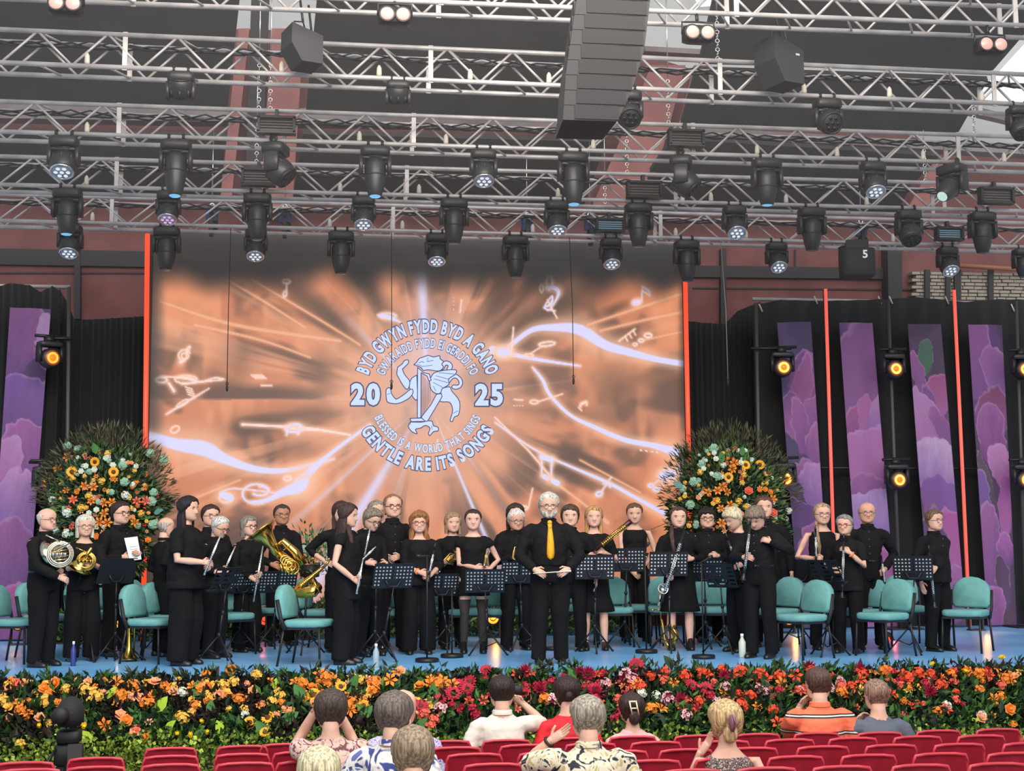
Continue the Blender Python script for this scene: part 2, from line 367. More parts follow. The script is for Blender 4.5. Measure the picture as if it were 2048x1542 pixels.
for q in [[(320, 603, 2), (470, 650, 4), (680, 682, 3)], [(440, 552, 1.5), (520, 598, 3), (610, 655, 2)], [(505, 560, 2), (640, 640, 2.5), (720, 690, 2)], [(1175, 650, 3), (1280, 615, 3), (1362, 588, 3)],
          [(1200, 662, 3), (1290, 640, 3), (1362, 625, 3)], [(1290, 680, 2), (1362, 664, 2)], [(1110, 965, 3), (1170, 1010, 3), (1215, 1045, 5)], [(1160, 920, 2), (1280, 985, 2)], [(380, 1000, 3), (480, 960, 2)], [(390, 650, 3), (520, 680, 3), (620, 715, 2)]]:
    stroke(q, (242, 176, 136), (226, 150, 110), 2.0, s=.8)
def ellst(cx_, cy_, rx, ry, w, a0=0, a1=360, tilt=0, c=PK):
    a = np.radians(np.linspace(a0, a1, 16)); t = math.radians(tilt)
    stroke([(cx_+rx*math.cos(q)*math.cos(t)-ry*math.sin(q)*math.sin(t), cy_+rx*math.cos(q)*math.sin(t)+ry*math.sin(q)*math.cos(t), w) for q in a], c, sm=False)
# clefs and notes scattered over the picture
ellst(370, 712, 7, 6, 1.6); ellst(369, 711, 12, 11, 1.5, 90, 330); stroke([(362, 724, 4), (372, 716, 1.5), (374, 698, 1.5), (380, 694, 1.5), (372, 710, 1.5)], PK)
ellst(323, 760, 11, 5, 2.4); ellst(372, 759, 22, 8, 1.6); stroke([(323, 754, 2), (345, 754, 1.5), (382, 758, 4), (400, 764, 1.5), (430, 756, 1.5), (448, 759, 1.5), (430, 761, 1.5), (400, 764, 2), (365, 768, 2)], PK)
stroke([(338, 767, 3), (348, 782, 3)], PK, sm=False)
for k in range(4): stroke([(371+k*2, 774+k*5, 1.1), (384+k*2, 778+k*5, 1.1)], PK, sm=False)
stroke([(332, 829, 1.5), (350, 818, 2), (380, 800, 2), (418, 777, 1)], PK); ellst(365, 807, 14, 4, 1, 0, 360, -32); ellst(350, 859, 9, 6, 1.4, 0, 360, -30)
for k in range(5): stroke([(503+k*5, 750, .9), (512+k*5, 757, .9)], PK, sm=False)
stroke([(523, 771, 1.4), (543, 771, 1.4)], PK, sm=False)
ellst(573, 563, 7, 4, 1.4); stroke([(574, 566, 1.2), (573, 580, 1.2)], PK, sm=False); ellst(570, 588, 3, 6, 1.6, 0, 360, 12)
ellst(452, 996, 13, 9, 2); stroke([(445, 990, 8), (460, 996, 9)], LV, sm=False); stroke([(440, 985, 1.2), (465, 977, 1.2), (510, 981, 1.6), (555, 986, 1.5)], LV)
ellst(513, 988, 28, 20, 2.2, 20, 330, 0, LV); ellst(520, 982, 17, 9, 2.5, -90, 140, 0, LV); stroke([(500, 1004, 2.5), (535, 1000, 5), (565, 985, 9), (598, 974, 14), (612, 962, 6)], LV)
ellst(575, 957, 7, 4, 2); ellst(588, 857, 18, 7, 2.4, c=LV); stroke([(573, 870, 2), (578, 852, 2), (600, 850, 2), (596, 868, 2)], LV)
ellst(775, 632, 17, 5, 2, c=LV); stroke([(755, 630, 1.2), (775, 634, 5), (800, 644, 1.5)], LV)
ellst(1008, 705, 13, 8, 3, c=LV); stroke([(1000, 705, 7), (1016, 705, 7)], LV, sm=False); stroke([(1022, 712, 1.6), (1027, 655, 1.2)], PK, sm=False)
for k in range(4): stroke([(1028+k*5.5, 811, 1.4), (1029+k*5.5, 811, 1.4)], PK, gl=0, sm=False)
stroke([(1028, 799, 1), (1045, 800, 1)], PK, sm=False); ellst(1068, 804, 8, 3.5, 1.4); stroke([(1078, 803, 1), (1125, 788, .8)], PK, sm=False)
ellst(1094, 688, 16, 4, 1.8, 0, 360, -6); ellst(1058, 711, 8, 3, 1.5); stroke([(1060, 708, 1), (1085, 692, 1)], PK, sm=False)
# tall tangled clef at upper right
ellst(1099, 566, 6, 14, 1.8, 100, 400); stroke([(1094, 575, 4), (1108, 576, 5), (1117, 584, 4), (1112, 600, 2), (1098, 620, 1.6), (1090, 612, 1.4), (1104, 592, 1.4), (1102, 608, 3), (1088, 616, 1.4), (1110, 622, 1.4)], LV)
stroke([(1095, 600, 1), (1106, 622, 1.2), (1114, 636, .8)], PK); ellst(1083, 577, 3, 8, 1)
# quavers
ellst(1273, 605, 8, 5, 2, 0, 360, -12, LV); stroke([(1270, 606, 4), (1276, 604, 4)], LV, sm=False); stroke([(1283, 602, 1.2), (1285, 573, 1.2), (1298, 582, 2), (1300, 592, 1)], LV, sm=False); stroke([(1285, 582, 1), (1298, 590, 1.4)], PK, sm=False)
stroke([(1238, 682, 1.3), (1270, 658, 1.3)], PK, sm=False); ellst(1296, 671, 7, 4, 1.8); ellst(1282, 681, 5, 3, 1.6); ellst(1270, 689, 4, 2.5, 1.3)
for k in range(3): stroke([(1250+k*8, 673-k*6, .8), (1255+k*8, 682-k*6, .8)], PK, sm=False)
ellst(1167, 810, 7, 5, 1.6, 180, 400, -30); stroke([(1157, 815, .9), (1163, 821, .9)], PK, sm=False); stroke([(1164, 808, 2), (1172, 804, 2)], PK, sm=False)
stroke([(1083, 911, 3), (1083, 952, 1.5)], LV, sm=False); stroke([(1104, 917, 3), (1102, 955, 1.5)], LV, sm=False); stroke([(1083, 914, 6), (1103, 920, 6)], LV, sm=False)
stroke([(1088, 953, 6), (1095, 957, 6)], LV, sm=False); stroke([(1106, 962, 6), (1114, 966, 7)], LV, sm=False)
ellst(1198, 988, 6, 4, 2.5, 0, 360, -20, LV); stroke([(1202, 985, 1.3), (1217, 962, 1.2), (1222, 955, 1)], LV, sm=False); stroke([(1206, 968, 1), (1218, 968, 3), (1220, 975, 1)], LV)
ellst(1335, 950, 17, 11, 3, 0, 360, -10, LV); stroke([(1326, 952, 9), (1344, 948, 8)], LV, sm=False); ellst(1302, 971, 5, 3, 2.2, c=LV); ellst(1313, 979, 6, 3.5, 2.2, c=LV)
stroke([(1308, 968, 1), (1322, 956, 1)], LV, sm=False); stroke([(1319, 976, 1), (1333, 962, 1)], LV, sm=False)
for k in range(4): stroke([(1280+k*11, 900+k*1.5, 1.6), (1283+k*11, 901+k*1.5, 1.6)], PK, gl=0, sm=False)
for k in range(4): stroke([(907, 595+k*8, 1.3), (907.5, 595+k*8, 1.3)], PK, gl=0, sm=False)
stroke([(923, 600, 1), (920, 625, 1)], PK, sm=False); stroke([(1065, 977, 1.2), (1057, 1015, 1)], PK, sm=False); ellst(1047, 1016, 8, 3.5, 1.6); stroke([(875, 880, .8), (872, 905, .8)], PK, sm=False)
# the dark top of the picture and its soft sides belong to the image
topf = sstep(575, 505, PYY-14*vnoise(PX/60, PYY*0, 4)*3-(PX-850)*.012)*.96
col = mixc(col, (26, 24, 25), topf); side = np.maximum(sstep(338, 304, PX), sstep(1352, 1369, PX)*.9)
col = mixc(col, (60, 52, 48), side*.75*(1-.8*np.exp(-((PYY-876)/16)**2)))
me = bpy.data.meshes.new('display'); V = np.stack([P[:, 0]-scr.location[0], np.full(NX*NZ, -.005), P[:, 2]-STAGE], 1)
i0 = (np.arange(NZ-1)[:, None]*NX+np.arange(NX-1)[None, :]).ravel()
me.from_pydata(V.tolist(), [], np.stack([i0, i0+NX, i0+NX+1, i0+1], 1).tolist())
def setcol(me, rgb):
    c = np.clip(rgb, 0, 255)/255; L = np.where(c <= .04045, c/12.92, ((c+.055)/1.055)**2.4)
    at = me.color_attributes.new('Col', 'FLOAT_COLOR', 'POINT'); at.data.foreach_set('color', np.concatenate([L, np.ones((len(L), 1))], 1).ravel())
setcol(me, col); me.materials.append(mat('screen_glow', (5, 5, 5), .5, vcol='emit', es=.98)); me.polygons.foreach_set('use_smooth', [True]*len(me.polygons))
link('display', me, scr)
# emblem and lettering: flat layers on the screen
LBL = mat('logo_fill', (5, 5, 5), .6, emit=(204, 222, 255)); NVY = mat('logo_outline', (5, 5, 5), .6, emit=(62, 62, 112))
def lg(px, py, d=.012): return rel(scr, onY(px, py, SY-d))
emb = MB(); out = MB()
def E(x, y): return 650+x/4.059, 600+y/4.059
def band(pts, w, d, mbt):
    p = A(pts)
    for a, b in zip(p[:-1], p[1:]):
        t = b-a; L = np.hypot(*t)
        if L < .01: continue
        t = t/L; n = A((-t[1], t[0]))*w; a2, b2 = a-t*w*.6, b+t*w*.6
        mbt.add((A([lg(*(a2+n), d), lg(*(b2+n), d), lg(*(b2-n), d), lg(*(a2-n), d)]), [(0, 1, 2, 3)]))
DEP = [.012]
def shape(pts, sm=3, open_=False):
    q = A([E(*p) for p in pts]); q2 = smooth_line(np.vstack([q, q[:1]]), sm)[:-1]
    d = DEP[0]; DEP[0] += .0016
    from mathutils.geometry import tessellate_polygon
    V3 = [Vector((x, y, 0)) for x, y in q2]; tri = tessellate_polygon([V3])
    emb.add((A([lg(x, y, d) for x, y in q2]), [tuple(t) for t in tri]))
    band(np.vstack([q2, q2[:1]]), .85, d+.0008, out)
def line(pts, w=.6): band([E(*p) for p in pts], w, DEP[0]+.003, out)
shape([(1000, 640), (1010, 600), (1060, 600), (1105, 635), (1118, 675), (1100, 710), (1060, 725), (1030, 712), (1040, 690), (1080, 690), (1088, 665), (1065, 635), (1035, 640), (1010, 670)])
shape([(940, 720), (1010, 705), (1030, 740), (1080, 800), (1095, 850), (1085, 930), (1050, 950), (1035, 985), (1015, 978), (1030, 930), (1035, 880), (1010, 830), (940, 825), (915, 790), (925, 745)])
shape([(945, 520), (975, 495), (1015, 505), (1035, 535), (1020, 570), (990, 565), (1000, 535), (980, 530), (965, 560), (945, 565)])
shape([(745, 610), (705, 635), (685, 680), (690, 730), (715, 790), (750, 802)])
shape([(495, 730), (512, 712), (532, 720), (540, 760), (570, 800), (590, 800), (640, 768), (700, 722), (715, 750), (690, 790), (640, 822), (580, 842), (510, 830), (497, 790)])
shape([(590, 545), (625, 520), (645, 492), (675, 487), (675, 515), (640, 550), (630, 565), (650, 610), (688, 660), (678, 715), (658, 722), (625, 680), (600, 635), (583, 600)])
shape([(848, 660), (878, 598), (950, 574), (1060, 566), (1058, 603), (1005, 640), (1008, 680), (985, 700), (950, 722), (940, 752), (905, 760), (862, 728)])
shape([(752, 548), (800, 590), (846, 600), (862, 650), (845, 660), (828, 618), (780, 590), (778, 955), (750, 958)], 1)
shape([(905, 765), (945, 760), (950, 785), (830, 988), (768, 968), (860, 850)], 1)
shape([(690, 962), (785, 958), (815, 985), (700, 987)], 1)
shape([(692, 990), (780, 992), (830, 982), (870, 985), (880, 1020), (916, 1032), (918, 1062), (882, 1068), (852, 1100), (840, 1082), (852, 1040), (815, 1018), (775, 1040), (735, 1050), (748, 1085), (705, 1068), (677, 1028)])
shape([(722, 524), (745, 503), (765, 475), (800, 462), (838, 450), (882, 462), (930, 453), (935, 478), (962, 498), (948, 522), (962, 545), (930, 575), (880, 572), (835, 566), (800, 572), (778, 548), (748, 535)])
for k in range(7):
    x = 787+k*11; line([(x, 600+k*14), (x, 955-k*22)], .35)
for q in [[(760, 510), (790, 500), (805, 508)], [(835, 470), (830, 500), (880, 490)], [(745, 520), (790, 540), (870, 530)], [(925, 590), (1050, 602)], [(900, 615), (1000, 642)], [(885, 640), (1000, 672)], [(880, 670), (960, 712)], [(1040, 920), (1080, 900)], [(700, 985), (690, 1010)], [(865, 1020), (870, 1050)], [(505, 765), (530, 760)], [(880, 700), (900, 740)]]: line(q, .5)
# letters along arcs
FC = {}
def glyph(ch, off):
    if (ch, off) in FC: return FC[(ch, off)]
    cu = bpy.data.curves.new('t', 'FONT'); cu.body = ch; cu.offset = off; cu.resolution_u = 3; cu.align_x = 'CENTER'
    o = bpy.data.objects.new('t', cu); COL.objects.link(o); dg = bpy.context.evaluated_depsgraph_get()
    me = bpy.data.meshes.new_from_object(o.evaluated_get(dg)); v = A([p.co[:] for p in me.vertices]) if len(me.vertices) else np.zeros((0, 3))
    f = [tuple(p.vertices) for p in me.polygons]; COL.objects.unlink(o); bpy.data.objects.remove(o); bpy.data.meshes.remove(me)
    FC[(ch, off)] = (v, f); return v, f
AW = {}
def adv(ch):
    if ch == ' ': return .34
    v, f = glyph(ch, 0.02); return (v[:, 0].max()-v[:, 0].min())+.13
def arctext(s, r, c0, a0, a1, size, inner=False, fw=.02, fo=.075):
    """letters between angles a0..a1 (degrees, 0 = up, clockwise); inner=True reads along the lower arc"""
    ws = [adv(c) for c in s]; T = sum(ws)-.13; x = 0
    cnd = min(.72, abs(math.radians(a1-a0))*r/(T*size)*.97)
    for ch, w in zip(s, ws):
        m = x+(w-.13)/2; x += w
        if ch == ' ': continue
        a = math.radians(a0+(a1-a0)*m/T)
        for off, mbt, d in ((fo, out, .0105), (fw, emb, .0125)):
            v, f = glyph(ch, off)
            vc = (v[:, 0].max()+v[:, 0].min())/2; lx = (v[:, 0]-vc)*size*cnd; ly = (v[:, 1]-.35)*size
            if inner: bx, by = c0[0]+r*math.sin(a), c0[1]-r*math.cos(a); tx, ty = -math.cos(a), -math.sin(a); ux, uy = -math.sin(a), math.cos(a); 
            else: bx, by = c0[0]+r*math.sin(a), c0[1]-r*math.cos(a); tx, ty = math.cos(a), math.sin(a); ux, uy = math.sin(a), -math.cos(a)
            mbt.add((A([lg(bx+p*tx+q*ux, by+p*ty+q*uy, d) for p, q in zip(lx, ly)]), f))
C0 = (855, 790)
arctext('BYD GWYN FYDD BYD A GANO', 138, C0, -71, 71.5, 35, fw=.045, fo=.10)
arctext('GWARAIDD FYDD EI GERDDI FO', 104, C0, -66, 66, 25, fw=.035, fo=.085)
arctext('GENTLE ARE ITS SONGS', 138, C0, 242, 118, 35, True, fw=.045, fo=.10)
arctext('BLESSED IS A WORLD THAT SINGS', 107, C0, 247, 113, 23, True, fw=.04, fo=.075)
def flat(s, x, y, size):
    ws = [adv(c) for c in s]; T = sum(ws)-.13; q0 = -T/2
    for ch, w in zip(s, ws):
        m = q0+(w-.13)/2; q0 += w
        for off, mbt, d in ((.1, out, .0105), (.05, emb, .0125)):
            v, f = glyph(ch, off); vc = (v[:, 0].max()+v[:, 0].min())/2
            mbt.add((A([lg(x+(m*.92+(p-vc)*.9)*size, y-(q-.35)*size, d) for p, q in v[:, :2]]), f))
flat('20', 731, 788, 56); flat('25', 978, 789, 56)
obj('emblem', emb, LBL, scr, False); obj('emblem_outline', out, NVY, scr, False)
# red LED tubes
REDT = mat('red_tube', (240, 70, 40), .4, emit=(248, 74, 44), es=.9)
REDT2 = mat('red_tube_soft', (240, 96, 84), .5, emit=(236, 92, 78), es=.75)
def ledtube(a, b, Y, w, label, m=REDT):
    A_, B_ = onY(*a, Y), onY(*b, Y); B_[2] = STAGE+.005
    t = thing('light_tube', label, 'light tube', (B_[0], Y, B_[2]), 0, 'red light tubes')
    D = A_-B_; obj('tube', MB().add(tube([(0, 0, 0), tuple(D)], w, 10)), m, t)
    obj('channel', MB().add(box((D[0]/2, w*1.2, D[2]/2), (w*2.1, w*.8, D[2]))), BLKP, t, False, rot=None)
ledtube((295, 468), (289, 1180), 19.2, .034, 'red glowing tube at the left edge of the video screen')
ledtube((1369, 498), (1383, 1180), 19.25, .034, 'red glowing tube at the right edge of the video screen')
ledtube((1651, 578), (1672, 1240), 19.55, .026, 'red glowing tube between the first two purple banners', REDT2)
ledtube((1908, 580), (1939, 1240), 19.55, .026, 'red glowing tube between the third and fourth purple banners', REDT2)
# ================================================================ PURPLE BANNERS
def banner(tl, tr, br_, bl, Y, label, petals, base=(84, 66, 104), top=(110, 78, 126), seed=0):
    n, m = 50, 290; u, v = np.meshgrid(np.linspace(0, 1, n), np.linspace(0, 1, m)); u = u.ravel(); v = v.ravel()
    C4 = [onY(*q, Y) for q in (tl, tr, br_, bl)]; C4[2][2] = C4[3][2] = STAGE+.02
    W = (1-u)[:, None]*((1-v)[:, None]*C4[0]+v[:, None]*C4[3])+u[:, None]*((1-v)[:, None]*C4[1]+v[:, None]*C4[2])
    px = 100*u; py = 1000*v*.62
    c = np.tile(A(base), (len(u), 1)); c = mixc(c, top, sstep(.35, .7, fbm(px/60+seed, py/90, seed)))
    c = mixc(c, (60, 50, 72), sstep(.55, .75, fbm(px/45+seed*3, py/70, seed+5))*.6)
    wx = (fbm(px/40, py/40, seed+2)-.5)*34; wy = (fbm(px/50+7, py/50, seed+3)-.5)*44
    for (ex, ey, rx, ry, tl_, ca, cb) in petals:
        t = math.radians(tl_); X = (px+wx-ex); Y2 = (py+wy-ey); a = X*math.cos(t)+Y2*math.sin(t); b = -X*math.sin(t)+Y2*math.cos(t)
        r = np.sqrt((a/rx)**2+(b/ry)**2); ins = 1-sstep(.97, 1.0, r)
        g = np.clip(.5+b/ry*.5+.12*(fbm(a/4, b/40, seed+9)-.5)*3, 0, 1)
        pc = A(ca)[None, :]*(1-g)[:, None]+A(cb)[None, :]*g[:, None]
        rim = sstep(.86, .97, r)*(g < .55); pc = mixc(pc, (214, 170, 216), rim*.55)
        c = c*(1-ins)[:, None]+pc*ins[:, None]
    c = c*.80+A((14, 8, 12)); c = mixc(c, (88, 66, 96), np.full(len(u), .14)); me = bpy.data.meshes.new('banner'); W = W-C4[3]; W[:, 1] += .012*np.sin(u*9+v*3)
    i0 = (np.arange(m-1)[:, None]*n+np.arange(n-1)[None, :]).ravel()
    me.from_pydata(W.tolist(), [], np.stack([i0, i0+n, i0+n+1, i0+1], 1).tolist()); setcol(me, c)
    me.materials.append(mat('banner_print', (120, 80, 140), .75, vcol='base')); me.polygons.foreach_set('use_smooth', [True]*len(me.polygons))
    o = link('banner', me, loc=C4[3].tolist()); s = o.modifiers.new('s', 'SOLIDIFY'); s.thickness = .006; s.offset = 1
    return tag(o, label, 'banner', 'tall purple flower banners')
a1, a2, a3, a4, a5 = (172, 104, 168), (122, 74, 142), (200, 150, 206), (98, 66, 128), (132, 96, 176)
banner((20, 615), (102, 618), (52, 1262), (-24, 1262), 19.5, 'purple petal banner alone at the far left beside the orange side lights',
       [(20, 60, 60, 90, 30, a1, a4), (95, 75, 26, 60, -8, (206, 176, 220), a1), (50, 190, 90, 60, 10, a5, a4), (60, 270, 70, 60, -15, a1, a2), (20, 300, 40, 60, 20, a3, a1), (60, 380, 80, 70, 15, a3, a5), (40, 470, 90, 70, 0, a1, a4), (50, 590, 60, 80, 0, (190, 84, 160), a4)], seed=1)
ph = a1, a2
banner((1554, 645), (1622, 643), (1660, 1250), (1600, 1250), 19.5, 'purple petal banner nearest the video screen, first of the right four',
       [(80, 120, 60, 60, 20, a2, (150, 80, 140)), (60, 150, 34, 90, 18, a1, (150, 76, 130)), (95, 200, 50, 44, -30, a1, a2), (30, 190, 40, 55, -25, a2, a1), (55, 220, 30, 70, -15, a1, a2), (95, 260, 38, 46, 10, (186, 112, 168), a2), (70, 320, 60, 30, 20, a1, a2), (90, 345, 62, 46, 35, a3, a5), (60, 400, 80, 30, 10, a4, a4), (90, 470, 80, 60, 15, a1, (130, 66, 130)), (30, 560, 60, 50, 0, a2, a4)], (70, 62, 100), (88, 76, 118), 2)
banner((1678, 645), (1745, 646), (1794, 1252), (1722, 1252), 19.5, 'purple petal banner with a wide pale bloom, second of the right four',
       [(50, 120, 70, 140, 5, (150, 96, 158), (140, 88, 150)), (30, 210, 50, 44, -20, (176, 90, 150), a2), (52, 190, 20, 56, 14, (196, 112, 170), a1), (95, 200, 34, 60, 20, a3, a5), (60, 280, 78, 66, 0, (196, 128, 196), a1), (50, 345, 60, 36, 8, a1, a2), (55, 400, 80, 62, -4, (196, 168, 226), a5), (50, 520, 90, 66, 4, (176, 82, 160), a1), (40, 600, 60, 40, 0, a5, a1)], a4, a1, 3)
banner((1815, 648), (1882, 648), (1932, 1252), (1862, 1252), 19.5, 'purple petal banner with a green leaf near its top, third of the right four',
       [(44, 70, 22, 34, 10, (70, 128, 92), (60, 112, 80)), (20, 110, 22, 60, -20, a1, a2), (75, 150, 44, 50, 0, (176, 84, 136), a1), (60, 180, 22, 70, -25, a2, a1), (30, 210, 60, 80, -30, a3, a1), (75, 215, 22, 60, -28, a1, a2), (50, 300, 74, 60, 14, (226, 196, 230), a5), (60, 370, 70, 50, 30, a5, a2), (70, 470, 62, 90, 10, (186, 84, 160), a1), (20, 440, 40, 60, 0, (80, 60, 92), a4), (60, 560, 70, 60, 0, a1, a2)], (74, 62, 84), (96, 72, 104), 4)
banner((1936, 649), (2004, 650), (2033, 1250), (1976, 1253), 19.5, 'purple petal banner at the far right of the stage, fourth of the right four',
       [(10, 60, 60, 90, 0, a1, a2), (80, 110, 40, 70, -20, a1, a5), (60, 190, 54, 60, 25, (140, 72, 108), a2), (50, 230, 46, 64, 0, a1, (120, 52, 130)), (80, 290, 40, 60, -30, (216, 150, 210), a1), (30, 330, 14, 80, -25, (88, 80, 88), (80, 70, 80)), (10, 370, 30, 60, 0, a5, a4), (85, 380, 22, 70, 10, (190, 92, 176), a1), (20, 450, 40, 90, 0, a1, a2), (80, 470, 34, 40, 0, (196, 110, 190), a4), (60, 540, 26, 60, -10, (72, 60, 74), a4), (20, 590, 50, 60, 30, a1, a2)], (78, 62, 88), a4, 5)

# thin stage haze hanging in the rig
hm = bpy.data.materials.new('haze'); hm.use_nodes = True; nt = hm.node_tree; nt.nodes.remove(nt.nodes['Principled BSDF'])
vs = nt.nodes.new('ShaderNodeVolumeScatter'); vs.inputs['Density'].default_value = 0.006; vs.inputs['Color'].default_value = (1, .97, .95, 1); nt.links.new(vs.outputs[0], nt.nodes['Material Output'].inputs['Volume'])
tag(obj('haze', MB().add(box((1.5, 14.4, 9.2), (20, 9.2, 8.0))), hm, None, False), 'thin pale haze hanging among the trusses and lamps', 'haze', kind='stuff')
# ================================================================ TRUSSES
TR = {}
def truss(key, yl, yr, h_px, bay_px, Y, label):
    """yl, yr: px height of the front lower chord at the frame's left and right"""
    a, b = onY(-70, yl-70*(yr-yl)/2048, Y), onY(2120, yr+72*(yr-yl)/2048, Y); L = np.linalg.norm(b-a); dx = (b-a)/L
    mid = (a+b)/2; sc_ = F_PX/np.dot(mid-CAM, Fw); h = h_px/sc_; dpt = h
    t = thing('truss', label, 'truss', a.tolist(), 0, 'aluminium lighting trusses'); r = .026
    TR[key] = dict(a=a, b=b, Y=Y, h=h, sc=sc_, dx=dx)
    M = Matrix([[dx[0], 0, -dx[2], 0], [dx[1], 1, 0, 0], [dx[2], 0, dx[0], 0], [0, 0, 0, 1]])
    ch = mesh_of('chord', MB().add(tube([(0, 0, 0), (L, 0, 0)], r, 10)), ALU)
    for (y, z) in ((0, 0), (0, h), (dpt, 0), (dpt, h)):
        o = link('chord', ch, t); o.matrix_local = Matrix.Translation(M@Vector((0, y, z)))@M
    bay = bay_px/sc_/2; n = int(L/bay)
    br = mesh_of('brace', MB().add(tube([(0, 0, 0), (bay, 0, h)], .014, 6)), ALU); br2 = mesh_of('brace', MB().add(tube([(0, 0, h), (bay, 0, 0)], .014, 6)), ALU)
    ru = mesh_of('rung', MB().add(tube([(0, 0, 0), (bay*.55, dpt, 0)], .012, 6)), ALU)
    pl = mesh_of('end_plate', MB().add(box((0, 0, h/2), (.05, .02, h+.06))), ALU, False)
    for k in range(n):
        x = k*bay
        for y in (0, dpt):
            o = link('brace', br if k % 2 else br2, t); o.matrix_local = Matrix.Translation(M@Vector((x, y, 0)))@M
        if k % 2 == 0:
            for z in (0, h):
                o = link('rung', ru, t); o.matrix_local = Matrix.Translation(M@Vector((x, 0, z)))@M
        if k % 9 == 4:
            for y in (0, dpt):
                o = link('end_plate', pl, t); o.matrix_local = Matrix.Translation(M@Vector((x+bay*.5, y, 0)))@M
    return t
truss(1, -30, 51, 68, 134, 13.3, 'highest and nearest aluminium truss crossing the top edge')
truss(2, 125, 209, 65, 131, 14.25, 'second aluminium truss from the top, under the hung speakers')
truss(3, 263, 329, 59, 126, 15.45, 'third aluminium truss from the top, middle of the rig')
truss(4, 369, 422, 55, 124, 16.8, 'fourth aluminium truss from the top, second lowest')
truss(5, 441, 494, 51, 120, 18.1, 'lowest aluminium truss directly above the video screen')
def chordz(key, px):
    T = TR[key]; d = ray(px, 400); x = (CAM+d*(T['Y']/d[1]))[0]; t = (x-T['a'][0])/(T['b'][0]-T['a'][0]); p = T['a']*(1-t)+T['b']*t; return p
# steel cables and data lines lying on the lower chords (thin, uncountable bundles)
for key in (2, 3, 4, 5):
    T = TR[key]; mbx = MB()
    for q in range(3):
        pts = []; n = 60
        for i in range(n+1):
            p = T['a']*(1-i/n)+T['b']*(i/n); pts.append(p+A((0, T['h']*.85-.02*q, T['h']+.02-abs(math.sin(i*.9+q*2+key))*.09)))
        mbx.add(tube(pts, .011, 5))
    tag(obj('cable_bundle', mbx, BLK), 'black cable loom sagging along the %s truss from the top' % ORD[key-1], 'cable')
# chains and steel wires holding the rig
def chain(key, px, ytop, label, m=CHROME):
    p = chordz(key, px)+A((0, .0, TR[key]['h'])); top = onY(px-4, ytop, TR[key]['Y']); L = top[2]-p[2]; mbx = MB()
    n = int(min(L, .55)/.05)
    for i in range(n): mbx.add(torus((0, 0, .03+i*.05), .022, .006, (1, 0, 0) if i % 2 else (0, 1, 0), 8, 4))
    mbx.add(tube([(0, 0, .02+n*.05), (0, 0, L)], .008, 5)); tag(obj('chain', mbx, m, loc=p.tolist()), label, 'chain', 'rigging chains')
for key, px, yt, lab in [(3, 538, -60, 'rigging chain left of centre down to the third truss'), (3, 515, -60, 'thin steel rigging wire beside the left rigging chain'), (2, 1442, -60, 'rigging chain right of the speaker column on the second truss'), (3, 1340, -60, 'rigging chain at the right gap down to the third truss'), (3, 1955, 190, 'rigging chain near the right end of the third truss'),
                         (4, 512, 140, 'rigging chain left of centre down to the fourth truss'), (4, 1255, 140, 'rigging chain down to the fourth truss beside the red column'), (5, 1210, 250, 'rigging wire down to the lowest truss'), (4, 1852, 260, 'rigging chain near the right end of the fourth truss')]: chain(key, px, yt, lab)
# ================================================================ MOVING HEADS AND OTHER LAMPS
def lensmat(c): return mat('lens_%d_%d_%d' % c, (30, 30, 34), .15, emit=c, es=1.0)
HOUS = mat('lamp_housing', (34, 34, 36), .45, bump=.05)
LIT = mat('lens_glass', (150, 160, 170), .06, 0.0, spec=1)
LM = {}
def head_meshes(kind, H):
    """unit: whole fixture height H, hanging from z=0 down"""
    k = (kind, round(H, 2))
    if k in LM: return LM[k]
    w = .30 if kind != 'P' else .34
    base = MB().add(rbox((0, 0, -.10), (w, .24, .11), .03)).add(box((0, 0, -.165), (w*.5, .15, .03)))
    clamp = MB()
    for s in (-1, 1): clamp.add(box((s*.08, 0, -.02), (.035, .05, .09))).add(torus((s*.08, 0, .0), .034, .012, (1, 0, 0), 10, 5))
    yoke = MB()
    d = .30 if kind != 'P' else .33
    for s in (-1, 1): yoke.add(rbox((s*w*.47, 0, -.17-(d-.14)/2), (.05, .15, d-.10), .02))
    yoke.add(rbox((0, 0, -.18), (w, .15, .045), .02))
    if kind == 'P':
        Lh = H-.24; head = MB().add(lathe([(.05, -.09), (.10, -.08), (.125, 0), (.125, Lh*.35), (.105, Lh*.7), (.078, Lh*.97), (.07, Lh)], 18, (0, 0, -.26+.0), (0, 0, -1)))
        head.add(torus((0, 0, -.26-Lh*.35), .126, .008, (0, 0, 1), 18, 5)); rl = .066; le = -.26-Lh
    else:
        head = MB().add(lathe([(.06, -.10), (.11, -.085), (.135, -.02), (.14, .06), (.13, .10), (.118, .13)], 18, (0, 0, -.32), (0, 0, -1)))
        for q in range(8): head.add(box((.13*math.cos(q*PI/4), .13*math.sin(q*PI/4), -.30), (.02, .02, .08)))
        rl = .115; le = -.452
    LM[k] = (mesh_of('base', base, HOUS), mesh_of('clamp', clamp, BLK), mesh_of('yoke', yoke, HOUS), head, rl, le); return LM[k]
dk = (52, 54, 58)
